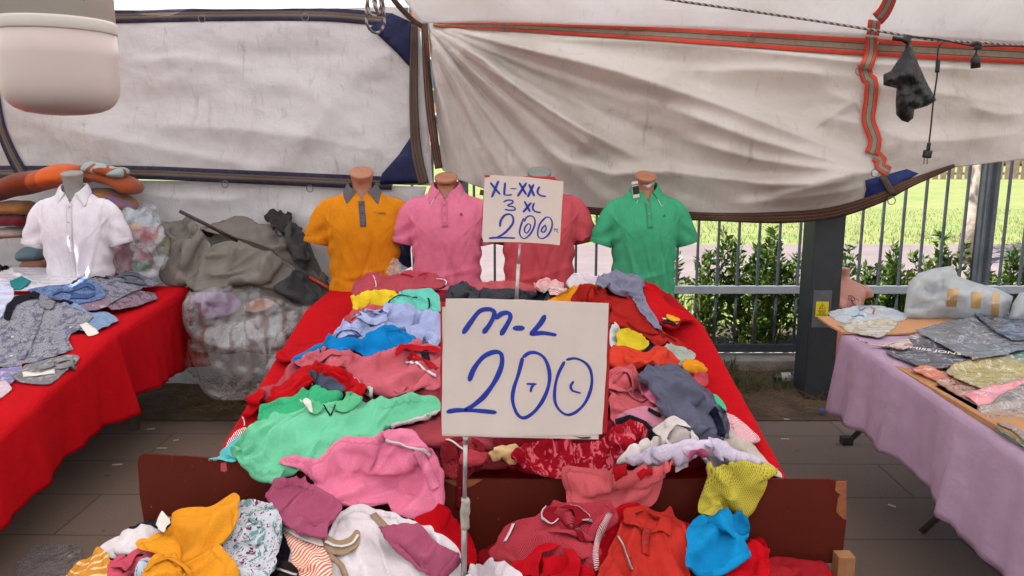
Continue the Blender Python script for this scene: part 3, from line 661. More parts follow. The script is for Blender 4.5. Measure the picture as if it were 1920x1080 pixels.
# ================================================================== metal fence
FY = 5.70
q = NT('grey_metal'); v = q.coord('Object'); f = q.ramp(q.noise(v, 8, 5, .7), [(.35, 0.0), (.7, 1.0)])
q.l(q.mix(f, lin((58, 62, 68)), lin((78, 82, 88))), q.b.inputs['Base Color']); q.b.inputs['Roughness'].default_value = .42; q.b.inputs['Metallic'].default_value = .25; M_fence = q.m
fc = tag(empty('metal_fence', (0, FY, 0)), 'dark grey metal fence of thin upright bars in front of the bushes', 'fence')
x = -1.15; k = 0
bars = []
while x < 4.35:
    bars.append(x); x += .1465
for k, x in enumerate(bars):
    bm = bmesh.new(); add_box(bm, (x, 0, .98), (.018, .018, 1.72)); bmobj('bar', bm, M_fence, fc, bevel=.003)
for z, hh in ((.155, .06), (.592, .058), (1.80, .05)): box('rail', (1.6, .0, z), (5.6, .034, hh), plain('sunlit_rail_grey', (118, 122, 128), .4, metal=.2, noise=.1) if z == .592 else M_fence, fc, bevel=.003)  # middle rail coloured paler than the bars to stand in for sunlight
for x in (3.43,): box('post', (x, .06, .95), (.11, .07, 1.9), M_fence, fc, bevel=.004)
for x in (-.35,): box('post', (x, .06, .95), (.07, .07, 1.9), M_fence, fc, bevel=.004)
# ================================================================== bushes behind the fence
def bush(cx, w_, h_, n, label, nsp=9, yy=6.15, mat=None):
    b = tag(empty('shrub', (cx, yy, .03)), label, 'shrub', 'shrubs behind the metal fence')
    P = []; D = []; sv, sf = [], []; off = 0
    for k in range(nsp * 2):
        x0 = rng.uniform(-w_ / 2, w_ / 2); y0 = rng.uniform(-.22, .3); H_ = h_ * rng.uniform(.45, 1.0) * (1 - .25 * abs(x0) / w_); lx = rng.normal(0, .12); ly = rng.normal(0, .08)
        pts = [(x0 * .6 + lx * t * t + .4 * x0 * t, y0 * .6 + ly * t * t + .4 * y0 * t, H_ * t) for t in np.linspace(0, 1, 6)]
        V, F = tube_data(pts, [.008 * (1 - .7 * t) for t in np.linspace(0, 1, 6)], 5); sv += [tuple(p) for p in V]; sf += [tuple(i + off for i in f) for f in F]; off += len(V)
        m = int(n / nsp / 2 * H_ / h_ * 1.5)
        t = rng.random(m) ** .8; pp = np.array(pts); ip = np.stack([np.interp(t, np.linspace(0, 1, 6), pp[:, j]) for j in range(3)], -1)
        a = rng.uniform(0, 2 * np.pi, m); dd = np.stack([np.cos(a), np.sin(a), np.full(m, .5)], -1)
        sp_ = (.13 * (1 - t) + .012)[:, None]; P.append(ip + dd * sp_ * rng.random((m, 1)) * [1, 1, .4]); D.append(dd)
    mesh('stem', sv, sf, M_stem, b)
    P = np.concatenate(P); D = np.concatenate(D)
    leafcloud(len(P), lambda n: (P, D), .068, mat or M_leaf1, 'foliage', b, aspect=.42, up=.35)
bl_ = ['leafy green shrub behind the fence just right of the green polo', 'tall sprigged shrub behind the fence, middle of the lit stretch', 'shrub behind the fence next to the dark tent post', 'shrub behind the fence just right of the dark tent post',
       'shrub with a tall pale sprig behind the fence above the white bag', 'dense shrub beneath the pale tree trunk', 'shrub at the far right end of the fence']
for (cx, w_, h_, n), lb in zip([(1.35, .75, .95, 2300), (1.95, .8, 1.02, 2600), (2.5, .7, .9, 2000), (2.95, .5, .78, 1300), (3.25, .75, .95, 2000), (3.8, .8, .85, 2200), (4.4, .8, .9, 2000)], bl_): bush(cx, w_, h_, n, lb)
bush(-.05, .8, .34, 700, 'low shrub glimpsed between the pink and the coral shirts', 7)

# ================================================================== tent
M_tarp = canvas('tent_canvas', (230, 226, 226), trans=.30, trc=(236, 222, 208))
M_tarp2 = canvas('tent_canvas_cream', (234, 226, 218), trans=.30, wr=1.0, trc=(236, 218, 198))
M_roof = canvas('roof_canvas', (238, 235, 232), trans=.72, trc=(244, 243, 244), wr=.7)
def weave(name, cols, scale=1.0):
    """webbing: stripes across V"""
    q = NT(name); tc = q.n('TexCoord'); sx = q.n('SeparateXYZ'); q.l(tc.outputs['UV'], sx.inputs[0])
    r_ = q.n('ValToRGB'); r_.color_ramp.interpolation = 'CONSTANT'; e = r_.color_ramp.elements
    while len(e) < len(cols): e.new(.5)
    for el, (p, c) in zip(e, cols): el.position = p; el.color = lin(c)
    q.l(sx.outputs[1], r_.inputs[0]); v = q.coord('Object'); f = q.ramp(q.noise(v, 30, 5, .7), [(.35, .0), (.7, .45)])
    q.l(q.mix(f, r_.outputs[0], lin((96, 82, 70))), q.b.inputs['Base Color']); q.b.inputs['Roughness'].default_value = .9
    q.l(q.bump(q.noise(v, 600, 2), .4, .002), q.b.inputs['Normal']); return q.m
M_wnavy = weave('navy_webbing', [(0, (24, 27, 62)), (.3, (108, 96, 86)), (.42, (84, 74, 68)), (.5, (120, 106, 94)), (.62, (92, 82, 74)), (.7, (24, 27, 62))])
M_wred = weave('red_webbing', [(0, (226, 58, 34)), (.24, (140, 120, 104)), (.3, (60, 48, 42)), (.34, (158, 138, 118)), (.66, (60, 48, 42)), (.7, (140, 120, 104)), (.76, (226, 58, 34))])
M_wbrown = weave('brown_webbing', [(0, (74, 42, 32)), (.18, (120, 84, 66)), (.24, (70, 38, 30)), (.42, (126, 90, 70)), (.5, (72, 40, 30)), (.7, (122, 88, 68)), (.76, (66, 38, 30))])
M_wgrey = weave('grey_webbing', [(0, (84, 70, 58)), (.2, (108, 90, 74)), (.3, (78, 62, 52)), (.55, (104, 84, 70)), (.62, (72, 56, 48)), (.85, (100, 82, 68))])
M_navy = canvas('navy_canvas', (26, 32, 74), (20, 22, 40), trans=.08)
M_blue = canvas('blue_canvas', (36, 56, 118), (30, 30, 60), trans=.25)
M_steel = plain('worn_steel', (120, 116, 108), .35, metal=.8)
def dseg(U, V, pl):
    """signed distance (px) to polyline and position along it"""
    best = np.full(U.shape, 1e9); sgn = np.zeros(U.shape); tt = np.zeros(U.shape); L = 0
    for (x0, y0), (x1, y1) in zip(pl[:-1], pl[1:]):
        dx, dy = x1 - x0, y1 - y0; l = math.hypot(dx, dy); t = np.clip(((U - x0) * dx + (V - y0) * dy) / l ** 2, 0, 1)
        ex = U - x0 - t * dx; ey = V - y0 - t * dy; d = np.hypot(ex, ey); k = d < best
        best = np.where(k, d, best); sgn = np.where(k, np.sign(dx * ey - dy * ex), sgn); tt = np.where(k, L + t * l, tt); L += l
    return best * np.where(sgn == 0, 1, sgn), tt / L
def folds(U, V, items):
    D = np.zeros(U.shape)
    for pl, w1, w2, amp in items:      # w1: sharp side, w2: soft side, amp (m, towards the camera)
        pl = smoothpoly(pl, 60); d, t = dseg(U, V, pl); a = amp * np.clip(np.minimum(t * 5 + .15, (1 - t) * 4 + .1), 0, 1)
        D += a * np.where(d < 0, np.exp(-np.abs(d / w1) ** 1.3), np.exp(-np.abs(d / w2) ** 1.3))
    return D
class Wall:
    """hanging cloth given by the pixel outline of its corners; depth (m) plus modelled folds"""
    def __init__(s, top, bot, Y, fold, nu, nv):
        s.top, s.bot, s.Y, s.fold = np.array(top, float), np.array(bot, float), Y, fold; s.nu, s.nv = nu, nv
        s.tt = s.par(s.top); s.tb = s.par(s.bot)
    def par(s, p): L = np.r_[0, np.cumsum(np.hypot(*np.diff(p, axis=0).T))]; return L / L[-1]
    def uv(s, a, b):
        tx = np.interp(a, s.tt, s.top[:, 0]), np.interp(a, s.tt, s.top[:, 1]); bx = np.interp(a, s.tb, s.bot[:, 0]), np.interp(a, s.tb, s.bot[:, 1])
        return tx[0] * (1 - b) + bx[0] * b, tx[1] * (1 - b) + bx[1] * b
    def depth(s, U, V): return s.Y(U, V) - s.fold(U, V)
    def build(s, name, mat, parent):
        a, b = np.meshgrid(np.linspace(0, 1, s.nu), np.linspace(0, 1, s.nv), indexing='ij'); U, V = s.uv(a, b)
        P = PY(U, V, s.depth(U, V)).reshape(-1, 3)
        F = [(i * s.nv + j, (i + 1) * s.nv + j, (i + 1) * s.nv + j + 1, i * s.nv + j + 1) for i in range(s.nu - 1) for j in range(s.nv - 1)]
        return mesh(name, P, F, mat, parent, solid=.0015)
    def band(s, name, path, w_, mat, parent, off=.006, n=5, step=9, sharp=False):
        pp = smoothpoly(path, step, sharp=sharp); w_ = np.interp(np.linspace(0, 1, len(pp)), np.linspace(0, 1, np.size(w_)), np.atleast_1d(w_))
        d = np.gradient(pp, axis=0); d /= np.linalg.norm(d, axis=1, keepdims=True); nn = np.stack([-d[:, 1], d[:, 0]], -1)
        V, Uu, F = [], [], []; L = np.r_[0, np.cumsum(np.hypot(*np.diff(pp, axis=0).T))]
        for i in range(len(pp)):
            for j in range(n):
                p = pp[i] + nn[i] * (j / (n - 1) - .5) * w_[i]; V.append(PY(p[0], p[1], s.depth(p[0], p[1]) - off)); Uu.append((L[i] / 100, j / (n - 1) * .999))
        for i in range(len(pp) - 1):
            for j in range(n - 1): F.append((i * n + j, (i + 1) * n + j, (i + 1) * n + j + 1, i * n + j + 1))
        return mesh(name, V, F, mat, parent, uv=Uu, solid=.002)
    def patch(s, name, poly, mat, parent, off=.003):
        pp = smoothpoly(poly, 12, True, sharp=True); c = [Vector(p) for p in pp]; lo, hi = pp.min(0), pp.max(0)
        X, Y_ = np.meshgrid(np.arange(lo[0], hi[0], 14), np.arange(lo[1], hi[1], 14)); k = inpoly(X, Y_, pp); I = [Vector((x, y)) for x, y in zip(X[k], Y_[k])]
        r_ = delaunay_2d_cdt(c + I, [], [list(range(len(c)))], 1, 1e-4); v = np.array([list(p) for p in r_[0]])
        return mesh(name, PY(v[:, 0], v[:, 1], s.depth(v[:, 0], v[:, 1]) - off), r_[2], mat, parent, solid=.0015)
def ringat(P, r_, mat, parent, tilt=0, name='ring'):
    pts = [np.array(P) + [math.cos(a) * r_, rng.normal(0, .001), math.sin(a) * r_ - r_ * .6] for a in np.linspace(0, 2 * math.pi, 17)]
    return tube(name, pts, .0028, mat, parent, n=6)
# left wall
def Yl(U, V): return 5.16 + 0 * U
def Fl(U, V):
    d = folds(U, V, [([(230, 235), (420, 240), (600, 262), (760, 300)], 26, 60, .05), ([(60, 230), (240, 265), (400, 300), (560, 318)], 22, 50, .045),
                     ([(230, 118), (330, 108), (500, 130)], 10, 30, .02), ([(560, 160), (640, 220), (740, 300)], 40, 60, .035), ([(300, 60), (330, 120), (345, 170)], 14, 30, .014),
                     ([(780, 60), (650, 160), (520, 330)], 40, 80, .04), ([(0, 180), (150, 228), (280, 232)], 20, 50, .03)])
    return d + .05 * fbm(U / 230, V / 110, 3) + .010 * fbm(U / 40, V / 26, 3) - .05
WL = Wall([(-1300, -6), (-260, -6), (0, -6), (420, -4), (740, 6), (786, 40)], [(-1300, 345), (-260, 345), (0, 330), (300, 332), (600, 342), (812, 348)], Yl, Fl, 330, 70)
tl = tag(empty('tent_wall', (0, 0, 0)), 'off-white stained canvas side with navy webbing behind the white shirt', 'tent wall')
WL.build('canvas', M_tarp, tl)
WL.band('webbing', [(-1250, 42), (-200, 42), (0, 34), (215, 31), (400, 27), (600, 27), (735, 38)], 26, M_wnavy, tl)
WL.band('webbing', [(-1250, 318), (-200, 318), (0, 323), (240, 323), (420, 330), (600, 338), (735, 344)], 25, M_wnavy, tl, off=.008)
WL.band('webbing', [(-12, 150), (0, 232), (20, 285), (42, 326)], [16, 24], M_wnavy, tl, off=.011)
WL.patch('corner_patch', [(694, 52), (735, 25), (782, 46), (775, 80), (772, 130), (745, 100)], M_navy, tl, off=.016)
WL.patch('corner_patch', [(773, 252), (790, 300), (798, 344), (712, 346), (716, 326), (748, 290)], M_navy, tl, off=.016)
WL.band('webbing', [(777, 46), (776, 120), (776, 200), (781, 280), (795, 345)], [13, 16, 17, 19, 20], M_wgrey, tl, off=.022)
for (u, v_) in ((378, 31), (572, 28), (246, 338), (422, 342), (581, 350)): ringat(PY(u, v_, 5.10), .021, M_steel, tl)
# lower skirt of the left side
def Fs(U, V): return .05 * fbm(U / 160, V / 90, 3) + .012 * fbm(U / 36, V / 30, 3) + folds(U, V, [([(260, 365), (420, 372), (470, 366)], 10, 24, .03), ([(560, 400), (640, 440)], 30, 40, .03), ([(590, 360), (585, 480), (600, 620)], 12, 30, .03)])
WS = Wall([(-1300, 335), (-260, 335), (0, 335), (400, 340), (800, 350)], [(-1300, 752), (-260, 750), (0, 748), (400, 746), (700, 742)], lambda U, V: 5.24 + 0 * U, Fs, 280, 90)
ts = tag(empty('tent_skirt', (0, 0, 0)), 'grubby white canvas skirt hanging to the ground behind the grey canvas bundle', 'tent wall')
WS.build('canvas', M_tarp, ts); WS.patch('corner_patch', [(742, 440), (768, 440), (772, 500), (748, 510), (740, 470)], M_navy, ts, off=.01)
# right wall
def Yr(U, V): return 5.14 - .44 * np.clip((U - 800) / 740, 0, 1.2) + .04 * np.clip((V - 60) / 340, 0, 1)
A0 = (800, 50)
def Fr(U, V):
    th = np.arctan2(V - 40, U - 790); rr = np.hypot(U - 790, V - 40)
    ray = (.034 * np.sin(th * 26 + 1.2 * np.sin(th * 9)) + .020 * np.sin(th * 47 + 2) + .008 * np.sin(th * 90 + rr / 60)) * np.clip(rr / 160, 0, 1) * np.exp(-rr / 480)
    f = folds(U, V, [([A0, (900, 110), (1000, 185), (1090, 240), (1200, 300)], 12, 70, .13), ([(815, 52), (980, 90), (1180, 140), (1400, 215), (1640, 312)], 14, 60, .12),
                     ([(830, 60), (1000, 72), (1300, 84), (1640, 118), (1920, 135)], 8, 30, .055), ([(1000, 85), (1280, 130), (1450, 130), (1640, 150)], 12, 40, .05),
                     ([A0, (860, 170), (900, 260), (930, 340)], 14, 60, .07), ([A0, (830, 160), (850, 300)], 12, 30, .03), ([(960, 100), (1060, 220), (1110, 330)], 30, 60, .04),
                     ([(1040, 288), (1060, 302), (1100, 312), (1150, 326), (1250, 320), (1420, 340), (1620, 330)], 9, 26, .06), ([(1250, 200), (1420, 262), (1560, 300), (1655, 322)], 14, 40, .075),
                     ([(1280, 260), (1430, 300), (1560, 318), (1655, 326)], 12, 36, .06), ([(1400, 345), (1520, 345), (1600, 325), (1660, 322)], 10, 24, .06), ([(1440, 370), (1530, 350), (1600, 335)], 8, 18, .04),
                     ([(1380, 380), (1480, 372), (1560, 362), (1640, 345)], 9, 20, .04), ([(1640, 240), (1700, 262), (1800, 262), (1920, 250)], 24, 50, .05), ([(1600, 150), (1760, 175), (1920, 200)], 22, 50, .04),
                     ([(1540, 170), (1600, 190), (1560, 220), (1640, 240)], 14, 26, .03), ([(1820, 200), (1880, 215), (1920, 212)], 12, 22, .03)])
    return ray + 1.25 * f + .05 * fbm(U / 240 + 5, V / 120, 3) + .009 * fbm(U / 44, V / 30 + U / 90, 3)
WR = Wall([(802, 40), (840, 26), (1000, 22), (1200, 30), (1640, 48), (1920, 62), (2160, 70)],
          [(829, 318), (856, 336), (960, 372), (1100, 394), (1290, 405), (1450, 409), (1560, 400), (1650, 372), (1700, 347), (1780, 315), (1920, 298), (2160, 270)], Yr, Fr, 330, 100)
tr_ = tag(empty('tent_wall', (0, 0, 0)), 'cream stained canvas side with red-edged webbing, bunched up above the fence', 'tent wall')
WR.build('canvas', M_tarp2, tr_)
WR.band('webbing', [(812, 46), (1000, 52), (1200, 62), (1400, 74), (1640, 89), (1920, 104), (2150, 116)], [6, 20, 26, 31, 33, 33, 34], M_wred, tr_, off=.02)
WR.band('webbing', [(1634, 66), (1633, 100), (1622, 130)], 24, M_wred, tr_, off=.03)
WR.band('webbing', [(1620, 120), (1626, 147), (1634, 152), (1632, 190), (1628, 225), (1640, 262), (1634, 290)], 26, M_wred, tr_, off=.016)
WR.band('webbing', [(1640, 292), (1652, 300), (1650, 312), (1668, 322)], [24, 20], M_wred, tr_, off=.016)
WR.band('webbing', [(796, 40), (800, 120), (806, 200), (814, 260), (823, 316)], [12, 14, 15, 15, 14], M_wbrown, tr_, off=.026)
WR.band('webbing', [(900, 360), (1000, 381), (1130, 397), (1290, 405), (1450, 408), (1560, 399), (1650, 371), (1700, 346), (1790, 310)], [10, 12, 14, 16, 16, 22, 22, 18, 6], M_wbrown, tr_, off=.016)
WR.patch('corner_patch', [(1622, 338), (1700, 317), (1722, 325), (1690, 346), (1650, 366), (1618, 378), (1624, 355)], M_blue, tr_, off=.010)
WR.band('strap', [(1654, 330), (1676, 365)], 12, M_wgrey, tr_, off=.03)
for (u, v_) in ((946, 48), (1172, 58), (1410, 68), (1652, 82), (1616, 46), (1612, 131), (1641, 322), (1672, 374)): ringat(PY(u, v_ - 2, float(WR.depth(np.float64(u), np.float64(v_))) - .05), .022, M_steel, tr_)
# valance between roof and right wall, and the roof itself
def roofz(X, Y): return 2.475 + np.minimum(5.15 - Y, 4.6) * .16 - np.clip(.55 - Y, 0, 9) * .10 + .02 * fbm(X * .8, Y * 1.5, 3)
rf = tag(empty('tent_roof', (0, 0, 0)), 'sunlit off-white canvas roof spanning the stall', 'tent roof')
def roofpanel(x0, x1, y0, y1, nx, ny, name='roof_panel'):
    xs = np.linspace(x0, x1, nx); ys = np.linspace(y0, y1, ny); X, Y = np.meshgrid(xs, ys, indexing='ij'); Z = roofz(X, Y) + .012 * fbm(X * 3, Y * 9, 3)
    V = np.stack([X, Y, Z], -1).reshape(-1, 3); F = [(i * ny + j, (i + 1) * ny + j, (i + 1) * ny + j + 1, i * ny + j + 1) for i in range(nx - 1) for j in range(ny - 1)]
    return mesh(name, V, F, M_roof, rf, solid=.0015)
roofpanel(-9, -3.11, -6.0, 5.22, 20, 40); roofpanel(-3.07, 0.3, 3.84, 4.13, 20, 12); roofpanel(-3.12, .3, 4.12, 5.22, 40, 20); roofpanel(-3.12, .3, -6.0, 3.85, 20, 30); roofpanel(.28, 9, -6.0, 5.22, 80, 90)
# sagging valance that hangs in front on the right
def Yv(U, V): return 5.00 - .44 * np.clip((U - 800) / 740, 0, 1.2) - .10 * np.clip((60 - V) / 60, 0, 1.5)
WV = Wall([(735, -30), (780, -10), (900, -30), (2160, -60)], [(790, 44), (900, 40), (1200, 50), (1300, 52), (1640, 70), (1760, 74), (1920, 84), (2160, 92)], Yv, lambda U, V: .015 * fbm(U / 120, V / 40, 3), 150, 16)
va = tag(empty('tent_valance', (0, 0, 0)), 'pale canvas valance under the roof edge above the red-edged webbing', 'tent valance')
WV.build('canvas', M_roof, va)
WV.band('webbing', [(1680, -40), (1668, 0), (1656, 24), (1644, 36)], [24, 24, 26], M_wred, va, off=.012)
WV.band('webbing', [(1640, 38), (1636, 66)], 24, M_wred, va, off=.02, sharp=True)
WV.band('webbing', [(725, -20), (745, 8), (770, 34), (792, 50)], [10, 10, 9], M_wgrey, va, off=.05)
# tent pole seen through the gap
tp = tag(empty('tent_pole', (0, 0, 0)), 'pale metal tent pole with a cross bracket in the gap between the canvas sides', 'pole')
M_pole = plain('pale_metal', (168, 176, 180), .4, metal=.5)
a = PY(789, 345, 5.32); b = PY(788, 60, 5.32); tube('upright', [a, b], .011, M_pole, tp); c = PY(803, 186, 5.30); box('bracket', tuple(c), (.10, .02, .045), M_pole, tp)

# ================================================================== big dark post with the warning plate
pl_ = PY(1493, 760, 5.0); pr_ = PY(1562, 760, 5.0); pxc = 2.03
M_post = plain('charcoal_paint', (46, 48, 50), .55, noise=.18, nscale=14, bump=.15)
po = tag(empty('steel_post', (pxc - .085, 4.95, 0)), 'thick charcoal square post with a yellow warning label', 'post')
box('shaft', (0, 0, .66), (.185, .20, 1.34), M_post, po, bevel=.006)
M_plate = plain('grey_plate', (92, 92, 90), .5, noise=.2); M_yel = plain('warning_yellow', (226, 204, 30), .5); M_blk = plain('black_ink', (22, 22, 20), .6)
c = PY(1541, 580, 4.84) - np.array([pxc - .085, 4.95, 0]); pc = box('cover_plate', (c[0], -.104, c[2]), (.115, .008, .235), M_plate, po, bevel=.002)
wl = box('warning_label', (c[0] + .0, -.1105, c[2] + .0), (.078, .004, .098), M_yel, pc, bevel=0)
def text(name, s, size, loc, mat, parent, rot=(R(90), 0, 0), ext=.0006):
    cu = bpy.data.curves.new(name, 'FONT'); cu.body = s; cu.size = size; cu.extrude = ext; cu.align_x = 'CENTER'; cu.space_line = .85
    t = bpy.data.objects.new(name, cu); COL.objects.link(t); bpy.context.view_layer.update()
    me = bpy.data.meshes.new_from_object(t.evaluated_get(bpy.context.evaluated_depsgraph_get())); bpy.data.objects.remove(t)
    me.materials.clear(); me.materials.append(mat); o = bpy.data.objects.new(name, me); link(o, parent); o.location = loc; o.rotation_euler = rot; return o
text('lettering', 'DİKKAT\nÖLÜM\nTEHLİKESİ', .0145, (c[0], -.1132, c[2] - .015), M_blk, pc)
tube('warning_triangle', [(c[0] - .02, -.1135, c[2] + .004), (c[0] + .02, -.1135, c[2] + .004), (c[0], -.1135, c[2] + .038), (c[0] - .02, -.1135, c[2] + .004)], .0016, M_blk, pc, n=6)
tube('lightning_mark', [(c[0] + .002, -.1135, c[2] + .028), (c[0] - .003, -.1135, c[2] + .018), (c[0] + .003, -.1135, c[2] + .018), (c[0] - .001, -.1135, c[2] + .008)], .0012, M_blk, pc, n=5)
tube('screw', [(c[0], -.1085, c[2] + .10), (c[0], -.112, c[2] + .10)], .004, M_steel, pc)
# ================================================================== centre stall
M_red = fabric('red_cloth', (198, 20, 28), 'melange', (184, 15, 25), 3, knit=.5, wrk=.4); M_wood = plain('raw_wood', (168, 118, 74), .7, noise=.2, nscale=12, bump=.2)
XL, XR = -1.075, .915
def seamY(x): return 4.10 + (x + 1.09) / 1.995 * (3.745 - 4.10)
def table_z(x, y): return np.where(y > seamY(x), .78, .78 - (seamY(x) - y) * .195)
def slabcloth(name, fz, x0, x1, y0, y1, dropL, dropR, dropF, dropB, mat, label, cat='tablecloth', nx=70, ny=90, waves=.018, group=None):
    """cloth over a board: top sheet with soft edges and hanging, slightly rippled sides"""
    k = 9; r_ = .012
    def prof(n, d0, d1, lo, hi):
        t = np.linspace(lo, hi, n); pos = list(t); dz = [0] * n
        return np.r_[[lo - r_ * .6 - .0] * k, t, [hi + r_ * .6] * k], np.r_[np.linspace(1, .02, k) * d0, np.zeros(n), np.linspace(.02, 1, k) * d1]
    xs, dx = prof(nx, dropL, dropR, x0, x1); ys, dy = prof(ny, dropF, dropB, y0, y1)
    X, Y = np.meshgrid(xs, ys, indexing='ij'); DX, DY = np.meshgrid(dx, dy, indexing='ij'); D = np.maximum(DX, DY)
    Z = fz(np.clip(X, x0, x1), np.clip(Y, y0, y1)) + .006 + .003 * fbm(X * 6, Y * 6, 2) * (D == 0) - D * (1 + .05 * np.sin(Y * 5 + X * 4))
    wv = waves * (np.sin(Y * 17 + 2 * np.sin(Y * 5)) * .7 + np.sin(Y * 31)) * np.minimum(DX / .2, 1) ; X = X + np.where(X < (x0 + x1) / 2, -1, 1) * (wv + .05 * DX)
    wv = waves * (np.sin(X * 17 + 2 * np.sin(X * 5)) * .7 + np.sin(X * 31)) * np.minimum(DY / .2, 1); Y = Y + np.where(Y < (y0 + y1) / 2, -1, 1) * (wv + .04 * DY)
    n, m = X.shape; V = np.stack([X, Y, Z], -1).reshape(-1, 3); F = [(i * m + j, (i + 1) * m + j, (i + 1) * m + j + 1, i * m + j + 1) for i in range(n - 1) for j in range(m - 1)]
    o = mesh(name, V, F, mat, uv=V[:, :2], solid=.002); tag(o, label, cat, group); return o
slabcloth('tablecloth', table_z, XL, XR, 2.50, 4.80, .42, .42, .05, .3, M_red, 'bright red cloth on the centre stall under the heap of polo shirts')
def trestle(name, x0, x1, y0, y1, fz, label, legs=True):
    t = tag(empty(name, ((x0 + x1) / 2, (y0 + y1) / 2, 0)), label, 'table', 'trestle tables under the cloths'); cx, cy = (x0 + x1) / 2, (y0 + y1) / 2
    ys = np.linspace(y0, y1, 12); V = []; 
    for y in ys:
        for x in (x0 + .01, x1 - .01):
            z = float(fz(np.array(x), np.array(y))); V += [(x - cx, y - cy, z - .003), (x - cx, y - cy, z - .025)]
    F = []
    for i in range(11):
        a = i * 4; b = a + 4; F += [(a, a + 2, b + 2, b), (a + 1, b + 1, b + 3, a + 3), (a, b, b + 1, a + 1), (a + 2, a + 3, b + 3, b + 2)]
    F += [(0, 1, 3, 2), (44, 46, 47, 45)]; mesh('board', V, F, M_wood, t, smooth=False)
    for y in (y0 + .35, y1 - .35):
        for x in (x0 + .2, x1 - .2):
            z = float(fz(np.array(x), np.array(y))) - .03; box('leg', (x - cx, y - cy, z / 2 - .0), (.04, .04, z), M_steel, t)
    return t
trestle('table', XL, XR, 2.50, 4.80, table_z, 'centre table under the red cloth, only shown by its shape')
# front tray: lower board with its own red cloth
def front_z(x, y): return .285 + 0 * x + 0 * y
slabcloth('tablecloth', front_z, -1.30, 1.02, 1.75, 2.41, .2, .2, .2, .02, M_red, 'red cloth in front of the brown panels, showing at the lower right corner', nx=60, ny=24)
trestle('table', -1.30, 1.02, 1.75, 2.41, front_z, 'low front table hidden beneath the nearest heap of clothes')
# brown hardboard panels
q = NT('brown_hardboard'); v = q.coord('Object')
c1 = q.mix(q.ramp(q.noise(v, 3, 6, .7), [(.3, 0.0), (.75, 1.0)]), lin((86, 26, 12)), lin((98, 34, 17))); c1 = q.mix(q.ramp(q.noise(v, 30, 5, .8), [(.62, 0.0), (.8, .4)]), c1, lin((130, 70, 48)))
mps = q.n('Mapping'); mps.inputs['Rotation'].default_value = (0, R(33), 0); mps.inputs['Scale'].default_value = (60, 3, 3); q.l(v, mps.inputs[0]); c1 = q.mix(q.ramp(q.noise(mps.outputs[0], 1.0, 3, .6), [(.66, 0.0), (.72, .35)]), c1, lin((140, 84, 58)))
c1 = q.mix(q.ramp(q.noise(v, 70, 2, .5), [(.72, 0.0), (.76, .6)]), c1, lin((160, 120, 96)))
q.l(c1, q.b.inputs['Base Color']); q.b.inputs['Roughness'].default_value = .62; q.b.inputs['Specular IOR Level'].default_value = .25; q.l(q.bump(q.noise(v, 260, 2), .2, .001), q.b.inputs['Normal']); M_hard = q.m
M_chip = plain('torn_board_core', (150, 92, 54), .9, noise=.2, nscale=30, bump=.4)
def panel(name, poly, Y, mat, label, tk=.007):
    pp = np.array(poly, float); P = PY(pp[:, 0], pp[:, 1], Y); n = len(P); V = [tuple(p) for p in P] + [(p[0], p[1] + tk, p[2]) for p in P]
    F = [tuple(range(n))[::-1], tuple(range(n, 2 * n))] + [(i, (i + 1) % n, n + (i + 1) % n, n + i) for i in range(n)]
    c = P.mean(0); o = mesh(name, np.array(V) - c, F, mat, smooth=False); o.location = c
    if label: tag(o, label, 'board', 'brown boards propped between the two heaps')
    return o
pL = panel('hardboard_panel', [(258, 868), (261, 856), (268, 851), (300, 852), (420, 860), (560, 870), (600, 874), (760, 886), (868, 893), (880, 1110), (300, 1110), (290, 1060), (272, 990), (262, 930)], 2.452, M_hard, 'dark brown hardboard panel with rounded corner and pink dab, left of the sign pole')
pR = panel('hardboard_panel', [(828, 896), (905, 897), (1000, 898), (1200, 898), (1440, 898), (1555, 898), (1572, 902), (1587, 902), (1587, 975), (1582, 1020), (1578, 1056), (1400, 1056), (1000, 1080), (840, 1080)], 2.436, M_hard, 'dark brown hardboard panel with chipped edge, right of the sign pole')
def stick(name, poly, Y, mat, parent, tk=.003):
    pp = np.array(poly, float); P = PY(pp[:, 0], pp[:, 1], Y); n = len(P); c = np.array(parent.location)
    V = [tuple(p - c) for p in P] + [tuple(p - c + [0, tk, 0]) for p in P]; return mesh(name, V, [tuple(range(n))[::-1], tuple(range(n, 2 * n))] + [(i, (i + 1) % n, n + (i + 1) % n, n + i) for i in range(n)], mat, parent, smooth=False)
stick('pink_dab', [(414, 869), (424, 867), (426, 882), (421, 885), (414, 883)], 2.449, plain('pink_paint', (186, 78, 88), .6), pL)
stick('chipped_edge', [(1568, 903), (1587, 903), (1587, 975), (1580, 972), (1568, 960), (1571, 935), (1576, 928), (1566, 920)], 2.433, M_chip, pR)
stick('chipped_edge', [(830, 900), (905, 899), (884, 912), (866, 917), (848, 908)], 2.433, M_chip, pR)
o = box('wood_block', tuple(PY(1583, 1052, 2.40)), (.055, .05, .05), M_wood, bevel=.002); 
a = PY(1581, 1062, 2.40); o.location = a; tag(o, 'small raw wooden block clamped at the foot of the right panel', 'block')
for ve in o.data.vertices: ve.co -= Vector(PY(1583, 1052, 2.40))
for ve in o.data.vertices: ve.co.z *= 3.0; ve.co.z -= .03
o = box('wood_block', (0, 0, 0), (.06, .03, .05), M_wood, bevel=.002); o.location = PY(322, 985, 2.43); tag(o, 'small wooden block behind the orange tee at the left panel', 'block')

